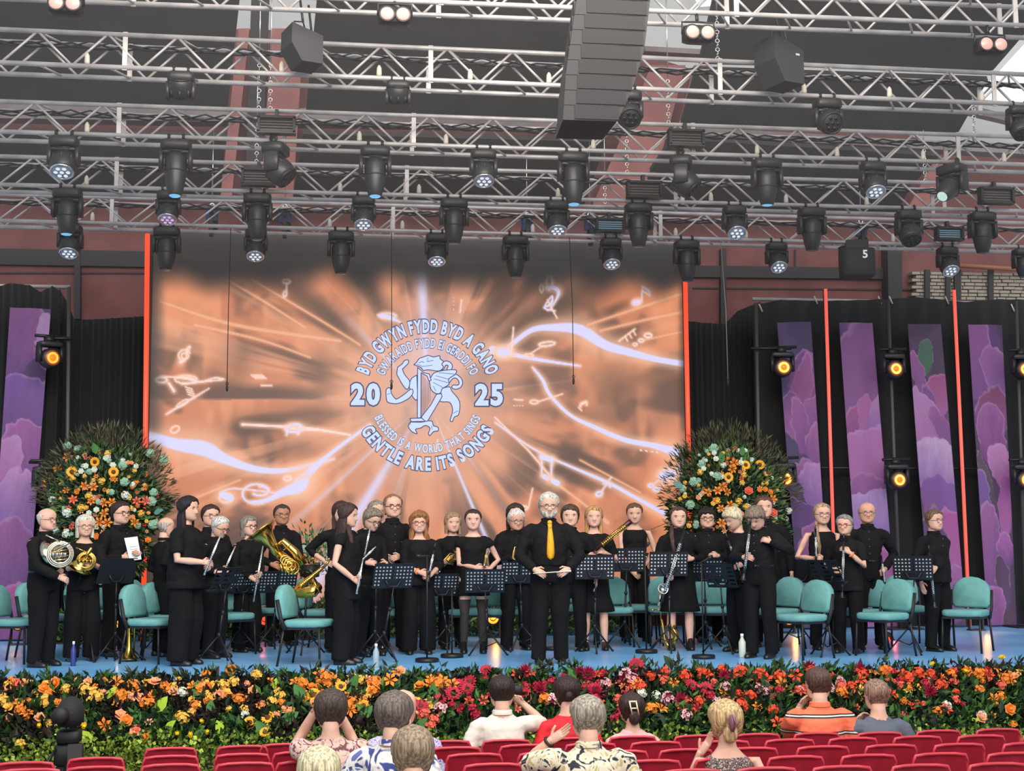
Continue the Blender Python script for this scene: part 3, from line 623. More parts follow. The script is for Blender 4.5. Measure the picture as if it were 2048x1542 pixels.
def moving(kind, px, y0, y1, key, label, lens=(120, 130, 150), tilt=0.0, pan=0.0, group='moving head lamps on the trusses', led=None, headmat=HOUS):
    T = TR[key]; p = chordz(key, px); H = (y1-y0)/T['sc']; H = max(.42, H) if kind != 'P' else max(.5, H)
    sc_ = (y1-y0)/T['sc']/(.47 if kind != 'P' else H); sc_ = max(.8, min(1.25, sc_))
    b, c, yk, hd, rl, le = head_meshes(kind, H)
    t = thing('moving_head_lamp', label, 'stage lamp', p.tolist(), pan, group); t.scale = (sc_,)*3
    link('base', b, t); link('clamp', c, t); link('yoke', yk, t)
    piv = -.28; R = Matrix.Translation((0, 0, piv))@Matrix.Rotation(-tilt, 4, 'X')@Matrix.Translation((0, 0, -piv))
    h = obj('head', hd, headmat, t); h.matrix_local = R
    lm = MB()
    if kind == 'P': lm.add(lathe([(rl*.98, 0), (rl*.8, .008), (.001, .014)], 14, (0, 0, le), (0, 0, -1))); obj('lens', lm, lensmat(lens), h)
    else:
        obj('bezel', MB().add(torus((0, 0, le+.0), rl, .012, (0, 0, 1), 20, 6)), CHROME if lens != dk else BLK, h)
        lm.add(lathe([(rl*.98, -.004), (rl*.9, .004), (.001, .012)], 18, (0, 0, le), (0, 0, -1))); obj('lens', lm, LIT if lens != dk else BLKP, h)
        mm = MB()
        for q in range(7):
            a = q*PI/3; r = 0 if q == 6 else rl*.55; mm.add(ell((r*math.cos(a), r*math.sin(a), le-.012), (rl*.2, rl*.2, .008), 8, 4))
        obj('led_cluster', mm, lensmat(led or lens) if lens != dk else mat('dark_glass', (20, 20, 22), .1), h)
    return t
W = 'W'; Pp = 'P'
wh, bl_, pk = (225, 232, 245), (110, 190, 235), (225, 170, 225)
dk = (52, 54, 58)
M_ = [(W, 357, 152, 232, 2, dk, 2.6, 'dark lamp facing away, first from the left on the second truss'), (W, 795, 176, 248, 2, dk, 2.7, 'dark lamp facing away, second from the left on the second truss'),
      (W, 1258, 182, 268, 2, dk, .9, 'lamp tucked below the long black speaker column'), (W, 1660, 190, 276, 2, dk, 1.1, 'round lamp hanging alone right of centre on the second truss'), (W, 2046, 215, 290, 2, dk, .5, 'lamp cut by the right frame edge on the second truss'),
      (W, 125, 270, 355, 3, wh, .45, 'white-lit lamp, first from the left on the third truss'), (Pp, 350, 294, 408, 3, bl_, .08, 'long lamp with blue lens, leftmost on the third truss'), (W, 550, 282, 372, 3, dk, -1.0, 'dark lamp turned sideways under the left chain on the third truss'),
      (Pp, 750, 310, 414, 3, bl_, .08, 'long lamp with blue lens, second of four on the third truss'), (W, 967, 302, 380, 3, wh, .45, 'white-lit lamp above the screen centre on the third truss'), (Pp, 1147, 315, 424, 3, bl_, .06, 'long lamp with blue lens below the speaker column'),
      (W, 1363, 306, 396, 3, dk, -1.0, 'dark lamp turned sideways right of the speaker column on the third truss'), (Pp, 1535, 334, 432, 3, bl_, -.05, 'long lamp with blue lens, rightmost of four on the third truss'), (W, 1747, 322, 400, 3, wh, .5, 'white-lit lamp at the right part of the third truss'),
      (Pp, 1906, 345, 440, 3, (190, 220, 215), .9, 'tilted long lamp with pale green lens on the third truss'),
      (W, 337, 388, 456, 4, pk, .45, 'pink-lit lamp at the left of the fourth truss'), (W, 727, 398, 468, 4, wh, .45, 'white-lit lamp left of the screen centre on the fourth truss'), (W, 1113, 404, 476, 4, wh, .4, 'white-lit lamp right of the screen centre on the fourth truss'),
      (W, 1468, 410, 482, 4, wh, .6, 'white-lit lamp above the right screen edge on the fourth truss'), (W, 1815, 414, 492, 4, dk, .5, 'unlit lamp at the right part of the fourth truss'),
      (Pp, 135, 396, 486, 4, bl_, .02, 'long lamp, first from the left on the fourth truss'), (Pp, 515, 404, 497, 4, dk, .0, 'long lamp, second from the left on the fourth truss'), (Pp, 908, 414, 506, 4, dk, 0, 'long lamp, third from the left on the fourth truss'),
      (Pp, 1276, 424, 515, 4, dk, 0, 'long lamp, fourth from the left on the fourth truss'), (Pp, 1622, 430, 520, 4, dk, -.05, 'long lamp, fifth from the left on the fourth truss'), (Pp, 1962, 440, 528, 4, dk, -.05, 'long lamp, sixth from the left on the fourth truss'),
      (W, 143, 452, 520, 5, wh, .45, 'white-lit lamp over the left drape on the lowest truss'), (Pp, 335, 470, 556, 5, dk, .05, 'long lamp beside the left red tube on the lowest truss'), (W, 513, 465, 530, 5, wh, .45, 'white-lit lamp above the left part of the screen on the lowest truss'),
      (Pp, 683, 478, 564, 5, dk, .05, 'long lamp over the left half of the screen on the lowest truss'), (W, 873, 474, 540, 5, wh, .4, 'white-lit lamp above the emblem on the lowest truss'), (Pp, 1030, 486, 572, 5, dk, .05, 'long lamp over the right half of the screen on the lowest truss'),
      (W, 1220, 482, 547, 5, wh, .5, 'white-lit lamp above the right part of the screen on the lowest truss'), (Pp, 1371, 492, 577, 5, dk, 0, 'long lamp in front of the right red tube'), (W, 1550, 488, 553, 5, wh, .6, 'white-lit lamp right of the screen on the lowest truss'),
      (Pp, 1700, 500, 574, 5, (160, 205, 180), .35, 'long lamp with green lens beside the numbered speaker box'), (W, 1890, 494, 558, 5, wh, .6, 'white-lit lamp in front of the pale masonry'), (Pp, 2040, 505, 566, 5, dk, .0, 'long lamp at the right frame edge on the lowest truss')]
for kind, px, y0, y1, key, c, tilt, lab in M_:
    pan = 0
    if tilt < -.9: pan = 1.3; tilt = .8
    if 'tilted' in lab or 'green lens beside' in lab: pan = -1.0
    moving(kind, px, y0, y1, key, lab, c, tilt, pan, headmat=HOUS)
# strobe panels with louvres
SG = mat('strobe_glass', (120, 108, 106), .35, emit=(120, 104, 102), es=.25); SB = mat('strobe_blue', (120, 150, 170), .35, emit=(120, 160, 180), es=.5)
def strobe(px, py, key, label, m, wpx=68, hpx=30):
    T = TR[key]; p = onY(px, py, T['Y']-.1); s = T['sc']; w, h = wpx/s, hpx/s; t = thing('strobe_panel', label, 'strobe light', p.tolist(), 0, 'rectangular strobe lights')
    fr = MB()
    for q in [((0, 0, h/2), (w+.04, .12, .03)), ((0, 0, -h/2), (w+.04, .12, .03)), ((-w/2, 0, 0), (.03, .12, h)), ((w/2, 0, 0), (.03, .12, h))]: fr.add(box(*q))
    obj('frame', fr, BLK, t, False); obj('lamp_field', MB().add(box((0, .03, 0), (w, .05, h))), m, t, False)
    bm = mesh_of('slat', MB().add(box((0, 0, 0), (w-.02, .03, .008))), BLK, False)
    for k in range(5): link('slat', bm, t, loc=(0, -.02, -h*.36+k*h*.18))
    obj('bracket', MB().add(box((0, .06, h/2+.05), (.04, .08, .12))), BLK, t, False)
strobe(553, 251, 3, 'strobe panel at the left of the third truss', SG); strobe(1372, 277, 3, 'strobe panel right of the speaker column on the third truss', SG)
strobe(517, 355, 4, 'strobe panel at the left of the fourth truss', SG, 60); strobe(1288, 380, 4, 'strobe panel below the red column on the fourth truss', SG, 66); strobe(1992, 392, 4, 'strobe panel at the far right of the fourth truss', SG)
strobe(1220, 451, 5, 'blue-tinted strobe panel above the screen on the lowest truss', SB, 54, 24); strobe(1898, 468, 5, 'blue-tinted strobe panel at the right of the lowest truss', SB, 54, 24)
# twin blinders on the nearest truss
BG = mat('blinder_glass', (200, 150, 140), .1, emit=(196, 150, 142), es=.55)
for px, py, lab in [(130, 8, 'twin-lens blinder at the top left corner'), (790, 30, 'twin-lens blinder left of the speaker column'), (1399, 66, 'twin-lens blinder right of the speaker column'), (1985, 90, 'twin-lens blinder at the top right corner')]:
    p = onY(px, py, 13.2); t = thing('blinder', lab, 'stage lamp', p.tolist(), 0, 'twin blinders'); s = 1/203.
    obj('housing', MB().add(rbox((0, .06, 0), (66*s, .16, 34*s), .03)), BLK, t)
    rg = mesh_of('reflector_ring', MB().add(torus((0, 0, 0), 15*s, .012, (0, 1, 0), 18, 6)), BLK); ln = mesh_of('lens', MB().add(lathe([(15*s, 0), (12*s, .02), (.001, .03)], 16, (0, 0, 0), (0, -1, 0))), BG)
    for q in (-1, 1): r = link('reflector_ring', rg, t, loc=(q*16*s, -.025, 0)); link('lens', ln, r)
    cz = chordz(1, px)[2]-p[2]
    obj('bracket', MB().add(tube([(-34*s, .05, 0), (-34*s, .05, 26*s), (0, .08, 30*s), (34*s, .05, 26*s), (34*s, .05, 0)], .012, 6)).add(tube([(0, .08, 30*s), (0, .1, max(cz, 32*s))], .018, 6)), BLK, t)
# small white safety markers / clamps standing on the lower chords
CK = mat('pale_plastic', (214, 206, 186), .5)
mk = mesh_of('cable_hook', MB().add(lathe([(.022, 0), (.03, .02), (.026, .09), (.01, .12)], 8)), CK)
for key, pxs in [(2, [166, 560, 757, 941, 1100, 1615, 1787, 1973]), (3, [170, 718, 892, 1188, 1517, 1677, 1850, 2012]), (4, [172, 510, 680, 838, 1116, 1422, 1572, 1733]), (5, [186, 660, 805, 1065, 1350, 1490, 1783, 1960])]:
    for i, px in enumerate(pxs):
        o = link('cable_hook', mk, loc=(chordz(key, px)+A((0, 0, .02))).tolist()); tag(o, 'small pale hook, %s from the left on the lower chord of the %s truss' % (ORD[i], ORD[key-1]), 'hook', 'pale hooks on the %s truss' % ORD[key-1])
# blue chain hoists behind the lowest truss
HB = mat('hoist_blue', (62, 96, 140), .5)
for px, py, lab in [(424, 430, 'left blue chain hoist behind the lowest truss'), (570, 432, 'blue chain hoist at the left above the screen'), (1054, 448, 'blue chain hoist above the middle of the screen'), (1180, 447, 'blue chain hoist beside the blue strobe'), (1722, 460, 'blue chain hoist at the right behind the lowest truss')]:
    p = onY(px, py, 18.1+TR[5]['h']+.08); t = thing('chain_hoist', lab, 'hoist', p.tolist(), 0, 'blue chain hoists')
    obj('body', MB().add(rbox((0, 0, 0), (.16, .12, .2), .03)), HB, t); obj('mount', MB().add(box((0, -.04, (chordz(5, px)[2]-p[2])*.5), (.05, .10, abs(chordz(5, px)[2]-p[2])+.1))), BLK, t, False); obj('hook', MB().add(torus((0, 0, .13), .03, .01, (0, 1, 0), 10, 5)).add(tube([(0, 0, .16), (0, 0, 1.2)], .008, 5)), CHROME, t)
    obj('chain_bag', MB().add(rbox((.02, 0, -.16), (.12, .1, .12), .03)), BLKP, t)
# ================================================================ HUNG SPEAKERS
SPK = mat('speaker_black', (44, 44, 45), .75, bump=.12, bscale=120); SPK2 = mat('speaker_grille', (42, 42, 43), .9)
la = thing('line_array', 'long black column of stacked speakers hanging top centre', 'speaker', onY(1205, 240, 11.2).tolist())
base = A(la.location)
prev = None
for k in range(9):
    y1 = 243-k*30; y0 = y1-29
    xs = 1125+(240-y1)*.07; xe = 1222+(240-y1)*.18+8
    xe = min(1296, 1232+(240-y0)*.30)
    fx0 = lambda y: np.interp(y, [-40, 0, 150, 243], [1158, 1152, 1130, 1124]); fx1 = lambda y: np.interp(y, [-40, 0, 100, 180, 243], [1302, 1298, 1286, 1262, 1232])
    c = onY((fx0(y1)+fx1(y0))/2, (y0+y1)/2, 11.2); s = F_PX/np.dot(c-CAM, Fw); w, h = (fx1(y1)-fx0(y1))/s*.98, 29/s
    Q = [onY(fx0(y0), y0, 11.2)-c, onY(fx1(y0), y0+3, 11.2)-c, onY(fx1(y1), y1+3, 11.2)-c, onY(fx0(y1), y1, 11.2)-c]
    V8 = [q+A((0, -.05, 0)) for q in Q]+[q*A((.9, 1, 1))+A((0, .5, 0)) for q in Q]
    cab = obj('cabinet', MB().add((A(V8), [(0, 3, 2, 1), (4, 5, 6, 7), (0, 1, 5, 4), (1, 2, 6, 5), (2, 3, 7, 6), (3, 0, 4, 7)])), SPK, la, False, loc=(c-base).tolist())
    obj('grille', MB().add(box((w*.06, -.053, 0), (w*.84, .008, h*.96))), SPK2, cab, False)
    obj('rigging_plate', MB().add(box((-w*.5-.004, .04, 0), (.02, .10, h*.9))), BLK, cab, False)
def wedge(pxc, ytop, ybot, w_px, lab, badge=False):
    Y = 13.9; a = onY(pxc, ytop, Y); b = onY(pxc, ybot, Y); s = F_PX/np.dot(a-CAM, Fw); H = a[2]-b[2]; w = w_px/s
    t = thing('hanging_speaker', lab, 'speaker', b.tolist(), .35, 'black speakers hung from the second truss')
    poly = [(-w*.5, H*.95), (w*.5, H*.72), (w*.5, 0), (-w*.18, 0), (-w*.52, H*.45)]
    obj('cabinet', MB().add(prism(poly, -.16, .2)), mat('speaker_flat', (44, 44, 46), .7), t, False)
    obj('handle', MB().add(tube([(-w*.3, 0, H*.95), (-w*.28, 0, H*1.12), (.0, 0, H*1.15), (w*.1, 0, H*.88)], .01, 6)).add(tube([(0, 0, H*1.14), (0, .1, H*1.8)], .014, 6)).add(tube([(w*.3, 0, H*.8), (w*.28, .1, H*1.7)], .014, 6)), BLK, t)
    if badge: obj('badge', MB().add(box((w*.28, -.163, H*.6), (w*.13, .006, H*.04))), mat('badge', (190, 190, 190), .5), t, False)
wedge(605, 55, 132, 64, 'black hanging speaker with looped cables, left of centre'); wedge(1562, 78, 172, 70, 'black hanging speaker with a pale badge, right of centre', True)
bx = onY(1718, 523, 17.6); t = thing('speaker_box', 'black box speaker numbered 5 hanging above the right drape', 'speaker', bx.tolist(), -.2)
obj('cabinet', MB().add(rbox((0, .15, 0), (.46, .4, .38), .03)), mat('speaker_flat2', (40, 40, 42), .7), t); obj('bracket', MB().add(box((0, .1, .25), (.3, .06, .14))), BLK, t, False)
v, f = glyph('5', .03); obj('number', MB().add((A([(.075+p*.15, -.062, .04+q*.15) for p, q in v[:, :2]]), f)), mat('stencil_white', (225, 225, 225), .6, emit=(190, 190, 190), es=.4), t, False)
# drooping hung microphones
for px, yb, lab in [(454, 776, 'thin hanging microphone over the left part of the screen'), (783, 772, 'thin hanging microphone just left of the emblem'), (1147, 762, 'thin hanging microphone right of the emblem'), (1456, 765, 'thin hanging microphone in front of the right drape')]:
    p = onY(px, yb, 17.9); q = chordz(5, px); t = thing('hanging_microphone', lab, 'microphone', p.tolist(), 0, 'hanging choir microphones')
    obj('cord', MB().add(tube([(0, 0, .03), (0, .02, (q[2]-p[2])*.5), (0, .2, q[2]-p[2])], .0055, 5)), BLKP if px != 1456 else mat('grey_cord', (130, 130, 130), .6), t); obj('capsule', MB().add(ell((0, 0, 0), (.016, .016, .05), 8, 6)).add(torus((0, 0, .06), .018, .004, (0, 1, 0), 8, 4)), BLKP, t)
# ================================================================ PIPE STANDS WITH AMBER LAMPS
GL1 = mat('amber_ring', (255, 190, 60), .3, emit=(255, 206, 92), es=1.6); GL2 = mat('amber_core', (200, 90, 20), .3, emit=(214, 118, 30), es=1.0); GL3 = mat('orange_ring', (255, 140, 40), .3, emit=(255, 150, 50), es=1.6)
GH = mat('amber_halo_glass', (120, 50, 20), .3, emit=(150, 70, 30), es=.6)
def amber(px, py, Y, lab, side=0, r=.085, ring=GL1):
    p = onY(px, py, Y); t = thing('side_lamp', lab, 'stage lamp', p.tolist(), side, 'amber side lamps')
    h = obj('head', MB().add(lathe([(r*1.25, -.02), (r*1.55, 0), (r*1.6, .12), (r*1.3, .2), (r*.7, .24)], 20, (0, 0, 0), (0, 1, 0))), HOUS, t)
    obj('lens_edge', MB().add(lathe([(r*1.22, 0), (r*1.1, .006), (.001, .007)], 20, (0, -.021, 0), (0, -1, 0))), GH, h)
    obj('glowing_ring', MB().add(torus((0, -.03, 0), r*.72, r*.20, (0, 1, 0), 24, 8)), ring, h)
    obj('lens', MB().add(lathe([(r*.5, 0), (r*.3, .008), (.001, .01)], 16, (0, -.03, 0), (0, -1, 0))), GL2, h)
    obj('yoke', MB().add(box((-r*1.75, .08, .06), (.04, .12, .22))).add(box((r*1.75, .08, .06), (.04, .12, .22))).add(rbox((0, .08, .19), (r*3.9, .18, .07), .02)), HOUS, t)
    obj('clamp', MB().add(box((0, .1, .26), (.12, .1, .1))).add(tube([(-.2, .1, .30), (.22, .1, .31)], .022, 8)), BLK, t)
amber(104, 716, 18.9, 'amber lamp turned aside, upper one at the far left pipe', .6, ring=GL3); amber(96, 967, 18.9, 'amber lamp at the far left, lower one beside the flowers', .6, ring=GL3)
amber(1567, 735, 18.9, 'amber lamp, upper left of the group on the right', -.1); amber(1571, 958, 18.9, 'amber lamp beside the right flower display', -.1)
amber(1791, 738, 19.1, 'upper amber lamp on the middle pipe of the right drape', 0); amber(1798, 960, 19.1, 'lower amber lamp on the middle pipe of the right drape', 0)
amber(2050, 739, 19.1, 'upper amber lamp cut by the right edge', 0); amber(2052, 960, 19.1, 'lower amber lamp cut by the right edge', 0)
def pipe(px0, y0, px1, Y, lab, arms=()):
    a = onY(px0, y0, Y); b = onY(px1, 1200, Y); b[2] = STAGE; t = thing('lamp_pipe', lab, 'pipe stand', b.tolist(), 0, 'black pipe stands')
    obj('pole', MB().add(tube([(0, 0, 0), tuple(a-b)], .026, 8)), mat('pipe_grey', (66, 62, 60), .5), t); obj('base_plate', MB().add(box((0, 0, .01), (.5, .5, .02))), BLK, t, False)
    for (x0, x1, y) in arms:
        p, q = onY(x0, y, Y)-b, onY(x1, y, Y)-b; obj('arm', MB().add(tube([p+A((0, -.06, 0)), q+A((0, -.06, 0))], .022, 8)), BLK, t)
pipe(138, 574, 134, 19.05, 'black pipe at the left holding two amber lamps', [(92, 144, 678), (60, 138, 925)])
pipe(1512, 606, 1522, 19.05, 'thin black pipe right of the screen holding two amber lamps', [(1500, 1580, 698), (1512, 1585, 916)])
pipe(1776, 600, 1800, 19.3, 'black pipe at the middle of the right drape', [(1770, 1800, 704), (1770, 1812, 918)]); pipe(2032, 602, 2050, 19.3, 'black pipe near the right frame edge', [(2030, 2062, 704), (2030, 2066, 925)])
for a, b, lab in [((0, 572), (140, 574), 'pale rail along the top of the left drape'), ((1505, 604), (2110, 603), 'pale rail along the top of the right drape')]:
    A_, B_ = onY(*a, 19.95), onY(*b, 19.95); B_[2] = A_[2] = (A_[2]+B_[2])/2
    if a[0] == 0: A_[0] -= 1
    tag(obj('drape_rail', MB().add(tube([A_, B_], .03, 8)), ALU), lab, 'rail')
A_, B_ = onY(1500, 935, 19.62), onY(2110, 938, 19.62); tag(obj('cross_pipe', MB().add(tube([A_, B_], .02, 8)), BLK), 'thin black cross pipe behind the four right banners', 'pipe')
# clips on the right drape top edge
cm = mesh_of('drape_clip', MB().add(tube([(0, 0, 0), (.05, 0, -.12)], .012, 6)), CK)
for i, px in enumerate((1518, 1635, 1763, 1785, 1897, 2022)): tag(link('drape_clip', cm, loc=onY(px, 608, 19.84).tolist(), rot=(0, PI*(px % 2), 0)), 'pale clip, %s from the left on the top edge of the right drape' % ORD[i], 'clip', 'pale drape clips')
# ================================================================ PLANTS
FOL = mat('foliage', (60, 90, 40), .6, vcol='base', spec=.3)
def leaves(P, N, Ln, Wd, C):
    """one joined mesh of folded leaves: P base points, N directions, lengths, widths, colours"""
    n = len(P); N = N/np.linalg.norm(N, axis=1)[:, None]; r = rng.normal(size=(n, 3)); s = np.cross(N, r); s /= np.linalg.norm(s, axis=1)[:, None]; u = np.cross(N, s)
    L = Ln[:, None]; w = Wd[:, None]
    v = np.stack([P, P+N*L*.45+s*w*.5+u*w*.15, P+N*L, P+N*L*.45-s*w*.5+u*w*.15, P+N*L*.5], 1).reshape(-1, 3)
    k = np.arange(n)[:, None]*5
    f = np.concatenate([k+A([[0, 1, 4, 3]]).astype(int), k+A([[4, 1, 2, 3]]).astype(int)])
    return v, f.tolist(), np.repeat(C, 5, axis=0)
def foliage_obj(name, P, N, L, W_, C, parent=None, base=(0, 0, 0)):
    v, f, c = leaves(A(P), A(N), L, W_, C); me = bpy.data.meshes.new(name); me.from_pydata((v-A(base)).tolist(), [], f); setcol(me, c); me.materials.append(FOL)
    o = link(name, me, parent); o['kind'] = 'stuff'; return o
def pick(cols, n): return A(cols)[rng.randint(0, len(cols), n)]*rng.uniform(.75, 1.15, (n, 1))
# --- blossoms (unit radius about 1, facing +Z)
def petals(n, r0, r1, w, lift=.2, tipz=None, z0=0, rotn=0):
    V = []; f = []
    for i in range(n):
        a = 2*PI*i/n+rotn; c, s = math.cos(a), math.sin(a); k = len(V); tz = lift if tipz is None else tipz
        rm = (r0+r1)*.55
        for (r, q, z) in [(r0, 0, z0), (rm, w, z0+lift*.7), (r1, 0, z0+tz), (rm, -w, z0+lift*.7), (rm, 0, z0+lift*.5)]: V.append((r*c-q*s, r*s+q*c, z))
        f += [(k, k+3, k+4), (k, k+4, k+1), (k+1, k+4, k+2), (k+4, k+3, k+2)]
    return A(V), f
def align(d): d = nrm(d); return np.array(Vector(d.tolist()).to_track_quat('Z', 'Y').to_matrix().to_4x4())
def cluster_mb(nf, npet, seed, two=False):
    m = MB(); q = np.random.RandomState(seed)
    for i in range(nf):
        z = 1-(i+.5)/nf*1.25; r = math.sqrt(max(0, 1-z*z)); a = i*2.4+q.uniform(-.3, .3); d = A((r*math.cos(a), r*math.sin(a), z))
        s = q.uniform(.30, .42); M = align(d+q.normal(0, .15, 3)); M[:3, :3] *= s; M[:3, 3] = d*.72
        m.add(petals(npet, .1, 1, .45, .25), 0, M)
        m.add(ell((0, 0, .1), (.2, .2, .15), 4, 3), 1, M)
    m.add(ell((0, 0, 0), (.62, .62, .6), 6, 4), 0 if not two else 1); return m
def fmat(n, c, c2=None): return mat(n, c, .6, rgb2=c2, scale=30, spec=.25)
STEM = fmat('flower_stem', (70, 96, 44))
YC = fmat('pollen_yellow', (226, 176, 50)); BC = fmat('flower_eye_brown', (70, 40, 24), (110, 60, 30))
BLO = {}
def kindm(name, mb, mats): BLO[name] = mesh_of(name, mb, mats, False)
for n, c, c2 in [('orange', (238, 150, 58), (226, 120, 44)), ('red_orange', (226, 92, 56), (214, 66, 44)), ('crimson', (190, 44, 66), (160, 30, 56)), ('peach', (240, 176, 130), (232, 150, 110)), ('yellow', (240, 204, 96), (230, 170, 70)), ('white', (232, 236, 222), (206, 214, 196)), ('coral', (232, 118, 92), (216, 90, 74))]:
    fm = fmat('petal_'+n, c, c2); BLO['cluster_'+n] = mesh_of('flower_cluster', cluster_mb(14, 5, 3), [fm, fm], False)
    BLO['lily_'+n] = mesh_of('lily', MB().add(petals(6, .05, 1, .24, .35, .15)).add(petals(6, .0, .5, .03, .5, .6, 0, .5), 1), [fm, BC], False)
    BLO['rose_'+n] = mesh_of('rose', MB().add(petals(6, .1, .9, .5, .25)).add(petals(5, .05, .6, .4, .5, .55, .05, .4)).add(ell((0, 0, .3), (.28, .28, .35), 6, 4)), [fm], False)
    BLO['daisy_'+n] = mesh_of('gerbera', MB().add(petals(14, .15, 1, .2, .12, .05)).add(petals(12, .15, .75, .18, .2, .18, .03, .2)).add(ell((0, 0, .1), (.3, .3, .12), 8, 4), 1), [fm, BC], False)
BLO['sunflower'] = mesh_of('sunflower', MB().add(petals(13, .3, 1, .2, .12, .05)).add(petals(13, .3, .95, .18, .16, .12, .02, .24)).add(ell((0, 0, .08), (.42, .42, .16), 10, 5), 1), [fmat('sunflower_petal', (240, 190, 52), (226, 150, 40)), BC], False)
BLO['bicolor'] = mesh_of('dianthus_cluster', cluster_mb(12, 5, 5, True), [fmat('pale_pink_petal', (226, 176, 180)), fmat('wine_eye', (120, 34, 54))], False)
BLO['hydrangea'] = mesh_of('hydrangea', cluster_mb(26, 4, 8), [fmat('hydrangea_green', (170, 206, 178), (146, 190, 166))]*2, False)
BLO['tulip_yellow'] = mesh_of('tulip', MB().add(petals(6, .15, .45, .42, .9, 1.5)).add(ell((0, 0, .5), (.42, .42, .6), 7, 5)), [fmat('tulip_yellow', (246, 214, 50))], False)
BLO['dahlia_wine'] = mesh_of('dahlia', MB().add(petals(12, .1, 1.05, .14, .25, .45)).add(petals(10, .1, .7, .12, .5, .8, .05, .3)).add(petals(8, .1, .4, .12, .6, 1, .1, .1)), [fmat('dahlia_wine', (176, 40, 76), (140, 30, 60))], False)
lf = [(0, 0, 0), (.35, .3, .05), (.42, .75, .12), (.22, 1.2, .1), (0, 1.5, -.05), (-.22, 1.2, .1), (-.42, .75, .12), (-.35, .3, .05), (0, .4, 0), (0, .8, .02), (0, 1.2, 0)]
lff = [(0, 1, 8), (1, 2, 9, 8), (2, 3, 10, 9), (3, 4, 10), (0, 8, 7), (8, 9, 6, 7), (9, 10, 5, 6), (10, 4, 5)]
LEAFM = {n: mesh_of('large_leaf', MB().add((A(lf), lff)), fmat('leaf_'+n, c, c2), True) for n, c, c2 in [('lime', (164, 190, 50), (140, 172, 48)), ('green', (70, 120, 56), (54, 100, 48)), ('blue', (104, 146, 140), (84, 120, 118)), ('dark', (44, 66, 44), (36, 52, 38))]}
CNT = {}
def bloom(parent, kind, P, r, toward, n=.45):
    k = id(parent); CNT[(k, kind)] = CNT.get((k, kind), 0)+1
    me = BLO[kind]; d = nrm(A(toward)+rng.normal(0, n, 3)*.5)
    o = link(me.name.split('.')[0], me, parent); M = align(d)@rot('Z', rng.uniform(0, 6)); M[:3, :3] *= r; M[:3, 3] = A(P)-A(parent.location)+d*.02
    o.matrix_local = Matrix(M.tolist()); return o
def bigleaf(parent, kind, P, s, d):
    d = nrm(d); M = align(nrm(np.cross(d, (1, .1, 0)))); z = nrm(A((rng.normal()*.3, -1, .35))); y = nrm(d-z*np.dot(d, z)); x = np.cross(y, z)
    M = np.eye(4); M[:3, 0] = x*s; M[:3, 1] = y*s; M[:3, 2] = z*s; M[:3, 3] = A(P)-A(parent.location)
    return link('large_leaf', LEAFM[kind], parent, M=Matrix(M.tolist()))
# --- the long bed along the stage front
bed = thing('flower_bed', 'long bank of mixed orange, red and yellow flowers along the stage front', 'flower bed', (1.5, 13.1, 0))
BP0 = A((0, 13.86, 1.0)); BN = nrm((0, -.9, 1.36))
def onbed(px, py, off=0.0): return onP(px, py, BP0+BN*off, BN)
soil = MB(); rs = []
xs = np.linspace(-5.6, 8.2, 40)
for x in xs:
    j = rng.uniform(-.03, .03)
    rs += [(x, 13.80, .0), (x, 13.80, .96+j), (x, 13.55, .84+j), (x, 13.0, .44+j), (x, 12.62, .16), (x, 12.45, .0)]
soil.add((A(rs)-A((1.5, 13.1, 0)), [(i*6+j, i*6+j+1, (i+1)*6+j+1, (i+1)*6+j) for i in range(39) for j in range(5)]))
obj('planting_mound', soil, mat('planting_mound', (34, 38, 26), .95, rgb2=(26, 26, 20), scale=8), bed)
n = 30000
px = rng.uniform(-60, 2110, n); py = rng.uniform(1349, 1560, n)+(1024-px)*.013
P = np.array([onbed(a, b, .06) for a, b in zip(px, py)])-BN*.06; low = sstep(1458, 1490, py-(1024-px)*.013+rng.normal(0, 9, n)+14*(fbm(px/70, py*0, 3)-.5)*2) > rng.uniform(0, 1, n)
big = fbm(px/60, py/40, 11)
C = pick([(66, 104, 52), (50, 84, 44), (38, 72, 36), (88, 130, 66), (34, 52, 36), (28, 40, 28)], n)
dkm = ((px < 620) & (big > .5)) | (big > .66); C[dkm] = pick([(48, 36, 36), (38, 44, 32), (60, 34, 40), (30, 34, 26)], dkm.sum())
C[low] = pick([(150, 172, 66), (128, 150, 56), (168, 186, 84), (104, 130, 48), (84, 108, 44)], low.sum())
N = np.stack([rng.normal(0, .7, n), rng.normal(-.6, .5, n), rng.normal(.6, .5, n)], 1)
L = np.where(low, rng.uniform(.03, .06, n), rng.uniform(.07, .15, n)); L = L*np.where(py < 1352, .9, 1)
P += BN*(rng.uniform(-.02, .09, n)+.06*low)[:, None]
foliage_obj('foliage', P, N, L, L*np.where(low, .9, .42), C, bed, (1.5, 13.1, 0))
